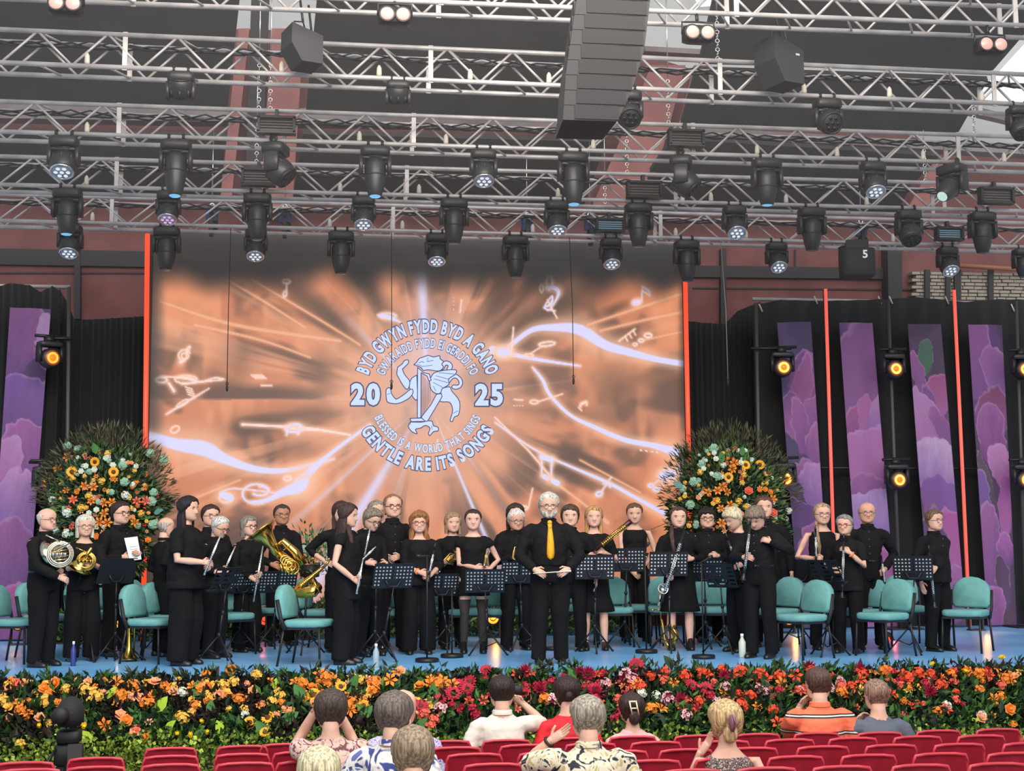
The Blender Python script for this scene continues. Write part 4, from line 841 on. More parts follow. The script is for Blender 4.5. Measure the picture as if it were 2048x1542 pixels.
# spiky tufts breaking the upper edge
n = 2600; px = rng.uniform(-60, 2110, n); c0 = np.round(px/52)*52+rng.normal(0, 9, n); up_ = fbm(c0/40, c0*0, 2)
P = np.array([onbed(a, 1360+(1024-a)*.014) for a in c0])+np.stack([rng.normal(0, .03, n), rng.normal(0, .05, n), rng.uniform(-.02, .13, n)*up_*1.6], 1)
N = np.stack([rng.normal(0, .6, n), rng.normal(-.2, .4, n), rng.uniform(.2, 1, n)], 1); L = rng.uniform(.06, .12, n)
foliage_obj('foliage', P, N, L, L*.32, pick([(52, 86, 50), (40, 66, 42), (70, 104, 58), (52, 40, 40)], n), bed, (1.5, 13.1, 0))
OUT = (0, -.8, .55)
B_ = [('cluster_orange', .062, [(42, 1420), (268, 1373), (242, 1394), (295, 1408), (395, 1380), (478, 1402), (1770, 1345), (1900, 1352), (1960, 1350), (2010, 1360), (2000, 1395), (1682, 1388), (1090, 1400), (655, 1358), (602, 1372), (752, 1368), (703, 1408), (748, 1385), (875, 1370), (1300, 1420)]),
      ('lily_orange', .062, [(25, 1410), (55, 1432), (210, 1450), (235, 1366), (386, 1375), (640, 1350), (668, 1362), (592, 1368), (700, 1420), (720, 1400), (780, 1362), (795, 1350), (860, 1370), (882, 1365), (905, 1372), (1275, 1372), (1320, 1420), (1745, 1350), (1932, 1345), (1985, 1400), (2020, 1362), (1640, 1395), (1560, 1370)]),
      ('rose_orange', .055, [(90, 1378), (115, 1370), (295, 1478), (252, 1444), (330, 1374), (462, 1340), (413, 1352), (418, 1375), (840, 1375), (1585, 1440), (2018, 1420)]),
      ('cluster_red_orange', .06, [(1298, 1355), (1370, 1355), (1400, 1348), (1445, 1340), (1480, 1345), (1520, 1352), (1560, 1355), (1500, 1395), (1400, 1405), (1330, 1345), (1620, 1345), (1725, 1350), (1835, 1348), (1880, 1372), (1700, 1375), (1545, 1420), (1480, 1410), (1280, 1375), (1860, 1350), (1815, 1360)]),
      ('lily_red_orange', .06, [(1325, 1360), (1415, 1352), (1465, 1350), (1532, 1360), (1590, 1352), (1600, 1385), (1720, 1362), (1840, 1352), (1905, 1345), (1975, 1350), (1805, 1352), (1780, 1390), (1820, 1415), (1555, 1448), (1890, 1420), (1060, 1350), (1195, 1352), (1030, 1350)]),
      ('daisy_crimson', .078, [(972, 1342), (915, 1372), (935, 1380), (905, 1390), (878, 1402), (842, 1415), (1188, 1380), (940, 1365), (1272, 1332), (1382, 1372), (1412, 1378)]),
      ('dahlia_wine', .072, [(1052, 1347), (1160, 1348), (1175, 1352), (1190, 1390), (1080, 1380), (1445, 1352), (1360, 1402), (1618, 1335), (1715, 1338), (1860, 1385), (1145, 1400)]),
      ('bicolor', .062, [(1250, 1352), (1268, 1360), (1210, 1368), (1105, 1402), (1450, 1375), (1372, 1432), (1336, 1398), (880, 1420)]),
      ('sunflower', .055, [(680, 1375), (628, 1392), (728, 1412), (537, 1437), (531, 1467), (500, 1447)]),
      ('tulip_yellow', .036, [(78, 1458), (168, 1462), (407, 1448), (358, 1470), (382, 1480), (413, 1472), (1858, 1334), (1926, 1346), (1994, 1316)]),
      ('cluster_yellow', .055, [(188, 1388), (195, 1398), (168, 1380), (448, 1372), (470, 1368), (362, 1432), (365, 1440), (8, 1405), (513, 1352), (720, 1362), (1300, 1500), (40, 1492)]),
      ('rose_peach', .055, [(178, 1366), (310, 1368), (442, 1392), (270, 1466), (800, 1345), (240, 1432), (2030, 1358), (1960, 1436), (348, 1388)]),
      ('cluster_white', .045, [(1890, 1412), (1962, 1432), (1283, 1390), (1310, 1392), (365, 1388), (490, 1432)]),
      ('cluster_coral', .055, [(35, 1372), (1775, 1345), (1910, 1402), (1680, 1372), (1235, 1400), (870, 1440), (860, 1452), (2000, 1372), (850, 1432), (275, 1462)]),
      ('cluster_crimson', .058, [(1075, 1375), (1130, 1390), (1170, 1378), (1190, 1400), (1740, 1385), (1230, 1440), (945, 1420), (1420, 1395), (1850, 1372), (1560, 1382)])]
for kind, r, pts in B_:
    for x, y in pts: bloom(bed, kind, onbed(x, y, .11), r*(1.08 if kind[-7:] == 'crimson' or kind == 'dahlia_wine' else 1.2)*rng.uniform(.85, 1.15), OUT)
pal = [(0, 640, ['cluster_orange', 'lily_orange', 'rose_peach', 'cluster_yellow', 'rose_yellow', 'cluster_peach', 'lily_peach', 'rose_orange']), (640, 900, ['cluster_orange', 'lily_orange', 'rose_yellow', 'lily_peach']), (860, 1260, ['cluster_crimson', 'daisy_crimson', 'lily_red_orange', 'lily_coral', 'rose_crimson', 'dahlia_wine']),
       (1240, 1720, ['cluster_red_orange', 'lily_red_orange', 'lily_coral', 'cluster_coral', 'lily_crimson', 'bicolor', 'lily_orange']), (1700, 2060, ['cluster_red_orange', 'lily_coral', 'cluster_orange', 'lily_orange', 'rose_crimson', 'cluster_coral', 'lily_yellow'])]
for a, b, ks in pal:
    for k in range(int((b-a)*.17)):
        x = rng.uniform(a, b); y = 1346+abs(rng.normal(0, 44))+(1024-x)*.012
        if y > 1462: continue
        bloom(bed, ks[rng.randint(len(ks))], onbed(x, y+6, .09), rng.uniform(.034, .066), OUT)
for k, (x, y, s, c) in enumerate([(100, 1440, .13, 'lime'), (186, 1485, .12, 'lime'), (312, 1425, .12, 'lime'), (330, 1462, .09, 'lime'), (215, 1400, .10, 'lime'), (80, 1418, .07, 'lime'), (445, 1470, .10, 'lime'), (270, 1450, .10, 'green'), (325, 1480, .08, 'lime'), (395, 1400, .13, 'green'), (420, 1430, .1, 'green'), (550, 1380, .08, 'lime'), (560, 1450, .14, 'green'), (535, 1475, .13, 'green'), (610, 1405, .14, 'green'), (700, 1385, .13, 'green'), (720, 1440, .12, 'green'), (1150, 1370, .12, 'green'), (1170, 1480, .1, 'green'), (1345, 1335, .1, 'dark'), (1285, 1330, .08, 'dark'), (1440, 1420, .11, 'dark'), (1540, 1390, .12, 'dark'), (1815, 1452, .08, 'green'), (1950, 1420, .12, 'dark'), (1330, 1450, .1, 'dark'), (860, 1400, .12, 'green'), (1080, 1352, .09, 'green'), (1010, 1352, .09, 'green'), (1750, 1400, .11, 'dark'), (830, 1460, .11, 'green')]):
    bigleaf(bed, c, onbed(x, y, .08), s, (rng.normal()*.6, -.2, 1))
# --- the two tall displays behind the players
def display(cx_, cy_, rx, ry, Y, lab, spec, seed):
    c = onY(cx_, cy_, Y); s = F_PX/np.dot(c-CAM, Fw); t = thing('flower_display', lab, 'flower arrangement', (c[0], Y, STAGE))
    ped = MB().add(lathe([(.24, 0), (.24, .03), (.05, .05), (.05, c[2]-STAGE), (.22, c[2]-STAGE+.02), (.22, c[2]-STAGE+.12)], 14)); obj('pedestal', ped, BLKP, t)
    n = 9000; a = rng.uniform(0, 2*PI, n); r = rng.uniform(0, 1, n)**.45*(1+.12*np.sin(a*7+seed)+.05*np.sin(a*17))
    X = r*np.cos(a)*rx/s; Z = r*np.sin(a)*ry/s; D = np.sqrt(np.clip(1-np.minimum(r, 1)**2, 0, 1))*.42
    P = np.stack([c[0]+X, Y-D*rng.uniform(.6, 1.05, n), c[2]+Z], 1); N = np.stack([X*1.4+rng.normal(0, .35, n), -.35+rng.normal(0, .4, n), Z*1.2+.15+rng.normal(0, .35, n)], 1)
    L = rng.uniform(.05, .13, n); C = pick([(66, 92, 52), (44, 68, 44), (34, 52, 38), (96, 126, 70), (80, 110, 96), (30, 40, 32), (110, 124, 62)], n)
    foliage_obj('foliage', P, N, L, L*.33, C, t, (c[0], Y, STAGE))
    n = 1500; a = rng.uniform(.1, PI-.1, n)+rng.normal(0, .05, n); a = np.round(a*9)/9+rng.normal(0, .03, n); r = rng.uniform(.85, 1.28, n); X = r*np.cos(a)*rx/s; Z = r*np.sin(a)*ry/s
    P = np.stack([c[0]+X, Y-.1+rng.normal(0, .06, n), c[2]+Z], 1); N = np.stack([X+rng.normal(0, .3, n), rng.normal(0, .25, n), Z+rng.normal(0, .3, n)], 1)
    L = rng.uniform(.06, .14, n); foliage_obj('foliage', P, N, L, L*.14, pick([(84, 80, 58), (60, 66, 44), (104, 96, 72), (50, 70, 40)], n), t, (c[0], Y, STAGE))
    for k in range(26):
        a0 = rng.uniform(-.25, PI+.25); r1 = rng.uniform(1.05, 1.42); p0 = A((0, -.05, 0)); q = A((math.cos(a0)*rx/s*r1, rng.uniform(-.2, .1), math.sin(a0)*ry/s*r1)); m_ = q*.7+rng.normal(0, .05, 3)
        obj('twig', MB().add(tube([q*.4, m_, q], [.008, .006, .003], 5)), mat('twig_brown', (86, 72, 52), .8), t, loc=(0, 0, c[2]-STAGE))
    for kind, rr, pts in spec:
        for x, y in pts:
            e = min(1, math.hypot((x-cx_)/rx, (y-cy_)/ry)); P_ = onY(x, y, Y-.46*math.sqrt(1-e*e)-.06); bloom(t, kind, P_, rr*rng.uniform(.9, 1.1), (0, -1, .15), .3)
    ks = ['rose_white', 'cluster_white', 'lily_orange', 'cluster_orange', 'rose_peach', 'cluster_yellow', 'lily_peach', 'hydrangea', 'rose_yellow', 'lily_coral']
    for k in range(130):
        a0 = rng.uniform(0, 2*PI); r1 = math.sqrt(rng.uniform(0, .95)); x, y = cx_+r1*rx*math.cos(a0), cy_+r1*ry*math.sin(a0)
        bloom(t, ks[rng.randint(len(ks))], onY(x, y, Y-.46*math.sqrt(1-r1*r1)-.04), rng.uniform(.026, .05), (0, -1, .1), .5)
    for k in range(14):
        a0 = rng.uniform(0, 2*PI); r1 = rng.uniform(.3, .9); bigleaf(t, ['green', 'blue', 'dark'][k % 3], onY(cx_+r1*rx*math.cos(a0), cy_-r1*ry*math.sin(a0), Y-.35), rng.uniform(.08, .13), (math.cos(a0), 0, math.sin(a0)+.2))
    return t
def Lp(X, Y_): return 60+X/5.931, 840+Y_/5.931
def Rp(X, Y_): return 1320+X/5.931, 840+Y_/5.931
display(212, 1022, 108, 134, 18.55, 'tall round flower display left of the video screen', [
    ('sunflower', .072, [Lp(*q) for q in [(775, 495), (500, 620), (990, 620)]]), ('hydrangea', .07, [Lp(*q) for q in [(1425, 395), (1590, 470), (1100, 540), (1465, 860), (1440, 965), (440, 310), (1125, 740), (1460, 1245), (570, 350)]]),
    ('lily_orange', .07, [Lp(*q) for q in [(455, 445), (340, 580), (655, 780), (760, 800), (735, 970), (890, 990), (970, 980), (885, 1110), (830, 1210), (925, 1220), (1250, 1210)]]), ('lily_coral', .07, [Lp(*q) for q in [(510, 950), (310, 1025), (1270, 970), (1370, 960)]]),
    ('cluster_white', .07, [Lp(*q) for q in [(320, 1300), (440, 1350), (280, 870), (285, 950), (450, 1110), (1140, 890)]]), ('rose_white', .045, [Lp(*q) for q in [(900, 450), (985, 540), (665, 550), (765, 585), (605, 610), (700, 1105), (790, 1070), (1270, 550)]]),
    ('cluster_yellow', .055, [Lp(*q) for q in [(610, 1045), (700, 900), (930, 400), (850, 730), (1320, 1110)]]), ('rose_orange', .05, [Lp(*q) for q in [(565, 845), (1400, 1430), (790, 1380)]])], 1)
display(1456, 1022, 112, 134, 18.6, 'tall round flower display right of the video screen', [
    ('sunflower', .072, [Rp(*q) for q in [(1010, 540), (1180, 535), (808, 680)]]), ('hydrangea', .07, [Rp(*q) for q in [(640, 340), (485, 520), (405, 735), (260, 825), (670, 670), (345, 1010)]]),
    ('lily_orange', .072, [Rp(*q) for q in [(845, 580), (680, 845), (785, 850), (730, 790), (830, 1010), (720, 1060), (720, 1230), (560, 860), (1330, 940), (870, 510)]]), ('rose_coral', .075, [Rp(*q) for q in [(1050, 850), (1340, 1110)]]), ('rose_orange', .045, [Rp(*q) for q in [(1180, 825), (1240, 825), (1300, 860)]]),
    ('rose_white', .045, [Rp(*q) for q in [(660, 465), (605, 645), (950, 510), (520, 580), (1330, 990)]]), ('cluster_yellow', .055, [Rp(*q) for q in [(470, 620), (990, 660), (1010, 1030), (930, 970)]]), ('cluster_white', .055, [Rp(*q) for q in [(1490, 1180), (1520, 1080), (1040, 1040)]])], 4)
# --- low greenery along the foot of the screen
n = 9000; X = rng.uniform(-3.9, 4.2, n); hN = fbm(X*1.7+9, X*0, 6)
P = np.stack([X, 19.05+rng.uniform(-.12, .2, n), STAGE+rng.uniform(0, 1, n)**.8*(.15+.55*hN)], 1); N = np.stack([rng.normal(0, .6, n), rng.normal(-.3, .4, n), rng.uniform(.1, 1, n)], 1)
L = rng.uniform(.07, .16, n); hb = foliage_obj('low_greenery', P, N, L, L*.3, pick([(90, 120, 60), (62, 92, 50), (44, 66, 42), (120, 140, 78), (60, 90, 80)], n)); tag(hb, 'low leafy greenery along the foot of the video screen', 'plants', kind='stuff')
for px, py, k in [(645, 1083, 'lily_orange'), (640, 1095, 'cluster_yellow'), (610, 1090, 'hydrangea'), (1318, 1086, 'cluster_white')]: pass
cp = thing('potted_plant', 'small leafy plant with an orange bloom left of the seated row centre', 'plant', (onY(620, 1090, 19.0)[0], 18.95, STAGE)); obj('pedestal', MB().add(lathe([(.12, 0), (.05, .03), (.05, .82), (.13, .84), (.15, 1.0)], 12)), BLKP, cp)
n = 500; P = rng.normal(0, .12, (n, 3))*A((1.3, .8, 1.2))+A((0, 0, 1.15)); foliage_obj('foliage', P, P-A((0, 0, .9))+rng.normal(0, .2, (n, 3)), rng.uniform(.06, .12, n), rng.uniform(.02, .04, n), pick([(90, 130, 90), (60, 100, 60), (140, 170, 130)], n), cp)
bloom(cp, 'lily_orange', A(cp.location)+A((.08, -.2, 1.1)), .07, (0, -1, .2)); bloom(cp, 'hydrangea', A(cp.location)+A((-.08, -.2, 1.2)), .07, (0, -1, .2))
# ================================================================ CHAIRS ON STAGE
TEAL = mat('teal_fabric', (112, 170, 166), .9, rgb2=(102, 160, 158), scale=12, bump=.08, bscale=200)
tc = thing('teal_chair', 'x', 'chair')
def arch(w, z0, z1, r, n=8):
    pts = [(-w/2+.03, z0), (w/2-.03, z0), (w/2, z0+.04)]
    for i in range(n+1):
        a = i/n*PI; pts.append((w/2*math.cos(a), z1-r+r*math.sin(a)))
    pts.append((-w/2, z0+.04)); return pts
def cushion(poly, y0, y1, bulge=.02):
    c = A(poly).mean(0); q = [tuple(c+(A(p)-c)*.9) for p in poly]; n = len(poly)
    v = [(x, y0-bulge, z) for x, z in q]+[(x, y0, z) for x, z in poly]+[(x, y1, z) for x, z in poly]+[(x, y1+bulge*.5, z) for x, z in q]
    f = [tuple(range(n)), tuple(range(3*n, 4*n))[::-1]]
    for k in range(3): f += [(k*n+i, (k+1)*n+i, (k+1)*n+(i+1) % n, k*n+(i+1) % n) for i in range(n)]
    return A(v), f
bk = cushion(arch(.44, .50, .86, .17), -.03, .035); Mb = trs((0, .22, 0))@rot('X', -.13); Mb[:3, 3] = (0, .15, 0)
obj('backrest', MB().add(bk, 0, Mb), TEAL, tc)
obj('seat', MB().add(rbox((0, -.03, .445), (.47, .46, .075), .03)), TEAL, tc)
obj('seat_pan', MB().add(box((0, -.03, .395), (.42, .42, .025))), BLKP, tc, False)
for sx in (-1, 1):
    obj('leg', MB().add(tube([(sx*.21, -.22, .40), (sx*.225, -.24, 0)], .013, 8)), BLK, tc)
    obj('leg', MB().add(tube([(sx*.21, .17, .40), (sx*.225, .24, 0)], .013, 8)), BLK, tc)
    obj('back_support', MB().add(tube([(sx*.225, .15, .38), (sx*.235, .20, .5), (sx*.232, .245, .70)], [(.014, .022)]*3, 8)), BLKP, tc)
first = [True]
def tchair(px, by, yaw, lab):
    p = onZ(px, by, STAGE); a = math.radians(yaw)
    if first[0]: tc.location = p.tolist(); tc.rotation_euler = (0, 0, a); tc['label'] = lab; tc['group'] = 'teal padded chairs on the stage'; first[0] = False
    else: dup(tc, p.tolist(), a, lab)
for q in [(30, 1325, 72, 'teal padded chair cut by the left frame edge, glowing light seen over its seat'), (88, 1312, 72, 'teal padded chair just behind the bald horn player'), (185, 1308, 70, 'teal padded chair behind the laughing woman with the brass horn'), (238, 1296, 70, 'teal padded chair behind the man holding a sheet of paper'), (300, 1325, 66, 'teal padded chair beside the upright trombone, front row'), (338, 1314, 66, 'teal padded chair directly behind the large woman with long black hair'), (296, 1298, 66, 'teal padded chair half hidden behind the trombone chair'),
          (432, 1296, 40, 'teal padded chair behind the white-haired flute player'), (458, 1308, 30, 'teal padded chair between the two grey-haired flute players'), (612, 1330, 70, 'teal padded chair in front of the baritone saxophone'), (640, 1298, 70, 'teal padded chair behind the baritone saxophone'), (545, 1290, 30, 'teal padded chair behind the tuba player'),
          (705, 1298, 40, 'teal padded chair behind the long-haired flute player'), (798, 1298, 8, 'teal padded chair left of the smiling woman with red glasses'), (870, 1292, 5, 'teal padded chair right of the smiling woman with red glasses'), (930, 1296, 0, 'teal padded chair behind the woman in the short-sleeved dress'), (1008, 1296, -4, 'teal padded chair left of the white-haired trumpet player'), (1042, 1288, -4, 'teal padded chair behind the white-haired trumpet player'),
          (1160, 1286, -6, 'teal padded chair behind the bassoon player'), (1228, 1292, -6, 'teal padded chair between bassoon player and woman in sleeveless jumpsuit'), (1282, 1284, -8, 'teal padded chair behind the woman in sleeveless jumpsuit'), (1335, 1290, -10, 'teal padded chair behind the bass clarinet player'), (1424, 1292, -14, 'teal padded chair behind the young man in glasses'), (1450, 1286, -18, 'teal padded chair behind the blonde woman looking down'),
          (1510, 1290, -25, 'teal padded chair behind the man adjusting his collar'), (1556, 1298, -60, 'teal padded chair right of the man adjusting his collar, further one'), (1608, 1316, -64, 'teal padded chair right of the man adjusting his collar, nearer one'), (1722, 1300, -60, 'teal padded chair right of the oboe player, further one'), (1772, 1312, -64, 'teal padded chair right of the oboe player, nearer one'), (1812, 1290, -10, 'teal padded chair behind the right-hand music stand'), (1936, 1303, -42, 'teal padded chair alone at the far right with amber light on its seat')]: tchair(*q)
# ================================================================ MUSIC STANDS
def perf(w, h, cols, rows, solid=0):
    xs = [-w/2]; mx = .02; hole = (w-2*mx)/(cols*2.1-1.1); x = -w/2+mx; xs = [-w/2]
    for c in range(cols): xs += [x, x+hole]; x += hole*2.1
    xs.append(w/2); zs = [0]; my = .03; hz = (h-2*my)/(rows*2.3-1.3); z = my
    for r in range(rows): zs += [z, z+hz]; z += hz*2.3
    zs.append(h); nx, nz = len(xs), len(zs); v = [(x, 0, z) for z in zs for x in xs]; f = []
    for j in range(nz-1):
        for i in range(nx-1):
            hole_ = (i % 2 == 1 and j % 2 == 1) and not (solid and j//2 < 2 and abs(i//2-(cols-1)/2) < cols*.30)
            if not hole_: f.append((j*nx+i, j*nx+i+1, (j+1)*nx+i+1, (j+1)*nx+i))
    return A(v), f
SM = {}
def mstand(px, py, bx, by, yaw, tilt, lab, kind='perf', w=.46, paper=True, top=None):
    p = onZ(bx, by, STAGE); Y = p[1]; d = onY(px, py, Y)-p; a = math.radians(yaw)
    t = thing('music_stand', lab, 'music stand', p.tolist(), 0, 'black music stands')
    h = .29; M = trs(d)@rot('Z', a)@rot('X', math.radians(tilt))@trs((0, 0, -h/2)); M = Matrix(M.tolist())
    desk = obj('desk', MB().add(perf(w, h, 11, 6, 1) if kind == 'perf' else (prism([(-w/2, 0), (w/2, 0), (w/2, h*.8), (w*.38, h), (-w*.38, h), (-w/2, h*.8)], -.003, .003) if kind == 'solid' else perf(w, h, 3, 5))), mat('desk_navy', (26, 27, 34), .5), t, False); desk.matrix_local = M
    obj('lip', MB().add(box((0, .03, .0), (w, .07, .006))).add(box((0, 0, h), (w, .008, .008))), BLK, desk, False)
    if paper: obj('sheet_music', MB().add(box((-w*.24, .008, h*.47), (w*.44, .003, h*.86))).add(box((w*.24, .009, h*.47), (w*.44, .003, h*.86))), PAPER, desk, False)
    obj('clamp', MB().add(tube([(-.09, -.01, .10), (-.05, -.03, .03), (.05, -.03, .03), (.09, -.01, .10)], .01, 6)), BLK, desk)
    zt_ = d[2]-h*.42
    obj('shaft', MB().add(tube([(0, 0, .28), (d[0]*.6, d[1]*.6-.02, zt_*.72)], .013, 8)).add(tube([(d[0]*.6, d[1]*.6-.02, zt_*.68), (d[0], d[1]-.02, zt_)], .009, 8)).add(ell((d[0]*.6, d[1]*.6-.02, zt_*.7), (.022, .022, .03), 8, 5)).add(ell((0, 0, .30), (.024, .024, .035), 8, 5)), BLK, t)
    a0 = rng.uniform(0, 2); lm = SM.setdefault('leg', mesh_of('leg', MB().add(tube([(0, 0, .30), (.25, 0, .01)], .010, 6)).add(tube([(0, 0, .10), (.13, 0, .155)], .006, 5)).add(ell((.255, 0, .012), (.016, .016, .012), 6, 4)), BLK))
    for k in range(3): link('leg', lm, t, rot=(0, 0, a0+k*2*PI/3))
    return t
for q in [(186, 1152, 178, 1322, 55, 25, 'black music stand in front of the laughing horn player, desk seen edge-on', 'slat', .42, False), (234, 1142, 230, 1322, 40, 20, 'thin-rimmed black music stand in front of the man with the paper', 'solid', .46, False), (328, 1150, 333, 1296, 60, 20, 'black music stand behind the large woman with long black hair', 'solid', .4, False),
          (488, 1165, 478, 1306, 35, 28, 'black perforated music stand left of the grey-bob flute player', 'perf', .44, True), (452, 1160, 437, 1326, 50, 25, 'black music stand in front of the white-haired player, open bars', 'slat', .4, False), (556, 1164, 545, 1302, 15, 28, 'black perforated music stand right of the grey-bob flute player'),
          (752, 1150, 750, 1318, 72, 24, 'black music stand in front of the player looking down at a flute, seen edge-on', 'slat', .36, False), (787, 1152, 768, 1322, 14, 24, 'black perforated music stand with white sheets beside the bottle'), (884, 1170, 893, 1306, 6, 28, 'black perforated music stand below the smiling woman with red glasses'), (970, 1162, 975, 1310, -3, 24, 'black perforated music stand in front of the woman in the short-sleeved dress'),
          (1040, 1144, 1044, 1302, 4, 20, 'black perforated music stand half hidden behind the conductor'), (1190, 1134, 1190, 1305, -3, 14, 'black perforated music stand in front of the bassoon player'), (1252, 1120, 1250, 1294, -8, 14, 'black perforated music stand left of the woman in the sleeveless jumpsuit'), (1337, 1128, 1340, 1304, -3, 14, 'black perforated music stand in front of the bass clarinet player'),
          (1408, 1140, 1412, 1296, -4, 20, 'black perforated music stand in front of the young man in glasses'), (1440, 1152, 1450, 1306, -50, 25, 'black music stand with open bars in front of the blonde woman looking down', 'slat', .42, False), (1600, 1142, 1596, 1292, -25, 15, 'solid black music stand right of the man adjusting his collar', 'solid', .5, False), (1652, 1144, 1655, 1312, -64, 25, 'black music stand with open bars left of the oboe player', 'slat', .44, False), (1826, 1136, 1820, 1308, -25, 22, 'black perforated music stand left of the rightmost clarinet player', 'perf', .44, True)]: mstand(*q)
def micstand(bx, by, ytop, lab, arm=None):
    p = onZ(bx, by, STAGE); t = thing('microphone_stand', lab, 'microphone stand', p.tolist(), 0, 'round-based microphone stands'); z = onY(bx, ytop, p[1])[2]-STAGE
    obj('base', MB().add(lathe([(.13, 0), (.13, .035), (.12, .042), (.02, .045)], 24)), BLK, t); obj('pole', MB().add(tube([(0, 0, .03), (0, 0, z)], .009, 8)), BLK, t)
    d = onY(*arm, p[1])-p if arm else A((.05, -.02, z)); e = A((0, 0, z)); m = obj('microphone', MB().add(tube([e-(d-e)*.25, e+(d-e)*.6, d], [.008, .008, .016], 8)).add(tube([e+(d-e)*.55, e+(d-e)*1.0], .017, 8)), mat('mic_dark', (36, 36, 40), .4), t)
for q in [(854, 1324, 1112, 'round-based microphone stand in front of the smiling woman with red glasses', (832, 1112)), (904, 1315, 1180, 'low round-based microphone stand between two perforated stands', (912, 1178)), (1293, 1306, 1100, 'round-based microphone stand beside the woman in the sleeveless jumpsuit', (1298, 1085)), (1407, 1317, 1124, 'round-based microphone stand in front of the young man in glasses', (1425, 1112)), (1108, 1300, 1200, 'round-based microphone stand behind the conductor', None)]: micstand(*q)
# --- bottles, floor lamps, stage bits
def bottle(px, by, lab, m, cap, h=.24, r=.033):
    p = onZ(px, by, STAGE); t = thing('water_bottle', lab, 'bottle', p.tolist(), 0); obj('body', MB().add(lathe([(r*.9, 0), (r, .01), (r, h*.65), (r*.45, h*.82), (r*.4, h*.88)], 14)), m, t); obj('cap', MB().add(lathe([(r*.46, h*.88), (r*.46, h), (r*.3, h+.002)], 10)), cap, t)
bottle(752, 1334, 'clear plastic water bottle by the music stands left of centre', mat('clear_plastic', (210, 222, 226), .15, trans=.6), PAPER, .24)
bottle(1485, 1315, 'pale flask bottle at the feet of the blonde woman', mat('pale_flask', (214, 222, 208), .35, trans=.2), PAPER, .26, .04)
bottle(146, 1332, 'slim blue bottle at the feet of the laughing horn player', mat('blue_bottle', (50, 60, 130), .3), PAPER, .26, .028)
for i, (px, py, c, lab) in enumerate([(36, 1247, 1, 'orange floor lamp at the far left behind the cut-off chair'), (240, 1244, 1, 'orange floor lamp behind the man with the paper'), (530, 1238, 0, 'red floor lamp between the music stands left of centre'), (986, 1236, 1, 'amber floor lamp behind the woman in the short-sleeved dress'), (1578, 1238, 1, 'amber floor lamp behind the chairs right of the man adjusting his collar'), (1774, 1278, 0, 'red floor lamp behind the right-hand chairs'), (1956, 1224, 1, 'amber floor lamp behind the lone chair at the far right')]):
    Y = 18.7 if i != 5 else 17.2
    p = onY(px, py, Y); h = p[2]-STAGE; t = thing('floor_lamp', lab, 'stage lamp', (p[0], Y, STAGE), 0, 'small floor lamps on the stage'); r = .075
    obj('body', MB().add(lathe([(r*1.25, 0), (r*1.3, .1), (r*.9, .18)], 16, (0, 0, h), (0, 1, 0))), HOUS, t)
    g = GL3 if c else mat('red_glow', (255, 60, 50), .3, emit=(255, 74, 56), es=1.4)
    obj('lens', MB().add(torus((0, -.01, h), r*.8, r*.22, (0, 1, 0), 14, 6, PI*.0, PI*1.0)).add(ell((0, -.01, h), (r*.5, .01, r*.4), 8, 5)), g, t)
    obj('foot', MB().add(box((-r*1.3, .08, h/2), (.02, .06, h+.04))).add(box((r*1.3, .08, h/2), (.02, .06, h+.04))).add(box((0, .08, .01), (r*2.8, .16, .02))), HOUS, t, False)
    lamp('floor_lamp_light', 'POINT', (p[0], Y-.25, p[2]), (0, 0, 0), 4, color=(1, .45, .15) if c else (1, .12, .1))
# ================================================================ PEOPLE
BAKE = []; HANDS = []
def snapY(pts, lim=46):
    """depth at which a held thing passes through the nearest hand of the player just built"""
    best = (lim, None)
    q = A([[p[0], p[1]] for p in pts])
    for h in HANDS:
        hp = A(proj(h))
        for a_, b_ in zip(q[:-1], q[1:]) if len(q) > 1 else [(q[0], q[0]+.01)]:
            d = b_-a_; t_ = np.clip(np.dot(hp-a_, d)/max(d@d, 1e-6), 0, 1); e = np.hypot(*(a_+d*t_-hp))
            if e < best[0]: best = (e, h[1])
    return best[1]
def snap(*pts):
    y = snapY(pts); return pts if y is None else tuple((p[0], p[1], y-.02) for p in pts)
def skin(c): return mat('skin_%d_%d_%d' % c, c, .55, spec=.35, rgb2=tuple(int(x*.95) for x in c), scale=14)
SK1, SK2, SK3 = (226, 178, 156), (214, 160, 136), (186, 132, 104)
def hairm(c): return mat('hair_%d_%d_%d' % c, tuple(int(x*.72) for x in c), .55, rgb2=tuple(min(255, int(x*1.12)) for x in c), scale=80, stretch=(1, 1, .10), bump=.7, bscale=90, spec=.4)
CB = mat('black_cloth', (25, 24, 26), .85, rgb2=(19, 18, 20), scale=6, bump=.5, bscale=7, spec=.2)
CB2 = mat('black_trousers', (21, 20, 22), .9, rgb2=(16, 15, 17), scale=5, bump=.45, bscale=6, stretch=(1, 1, .4), spec=.2)
SHOE = mat('black_leather', (22, 21, 22), .35); SOCK = mat('black_tights', (46, 38, 38), .8)
EYEW = mat('eye_white', (226, 220, 214), .4); PUP = mat('pupil', (44, 32, 26), .3); LIP = mat('lip', (186, 104, 96), .5); TEETH = mat('teeth', (240, 234, 224), .4); GLS = mat('glasses_frame', (50, 40, 42), .35)
GLR = mat('glasses_red', (150, 40, 50), .35); GLM = mat('glasses_wire', (140, 130, 120), .3, .6)
def prof(x, xs, ys): return np.interp(x, xs, ys)
ZS = [0, .05, .12, .22, .35, .5, .62, .75, .87, .95, 1.0]
WP = [.12, .225, .295, .338, .362, .378, .382, .370, .305, .19, .02]
FP = [.27, .35, .37, .375, .38, .375, .39, .385, .31, .19, .02]
BP = [.05, .05, .06, .12, .25, .37, .42, .41, .33, .20, .02]
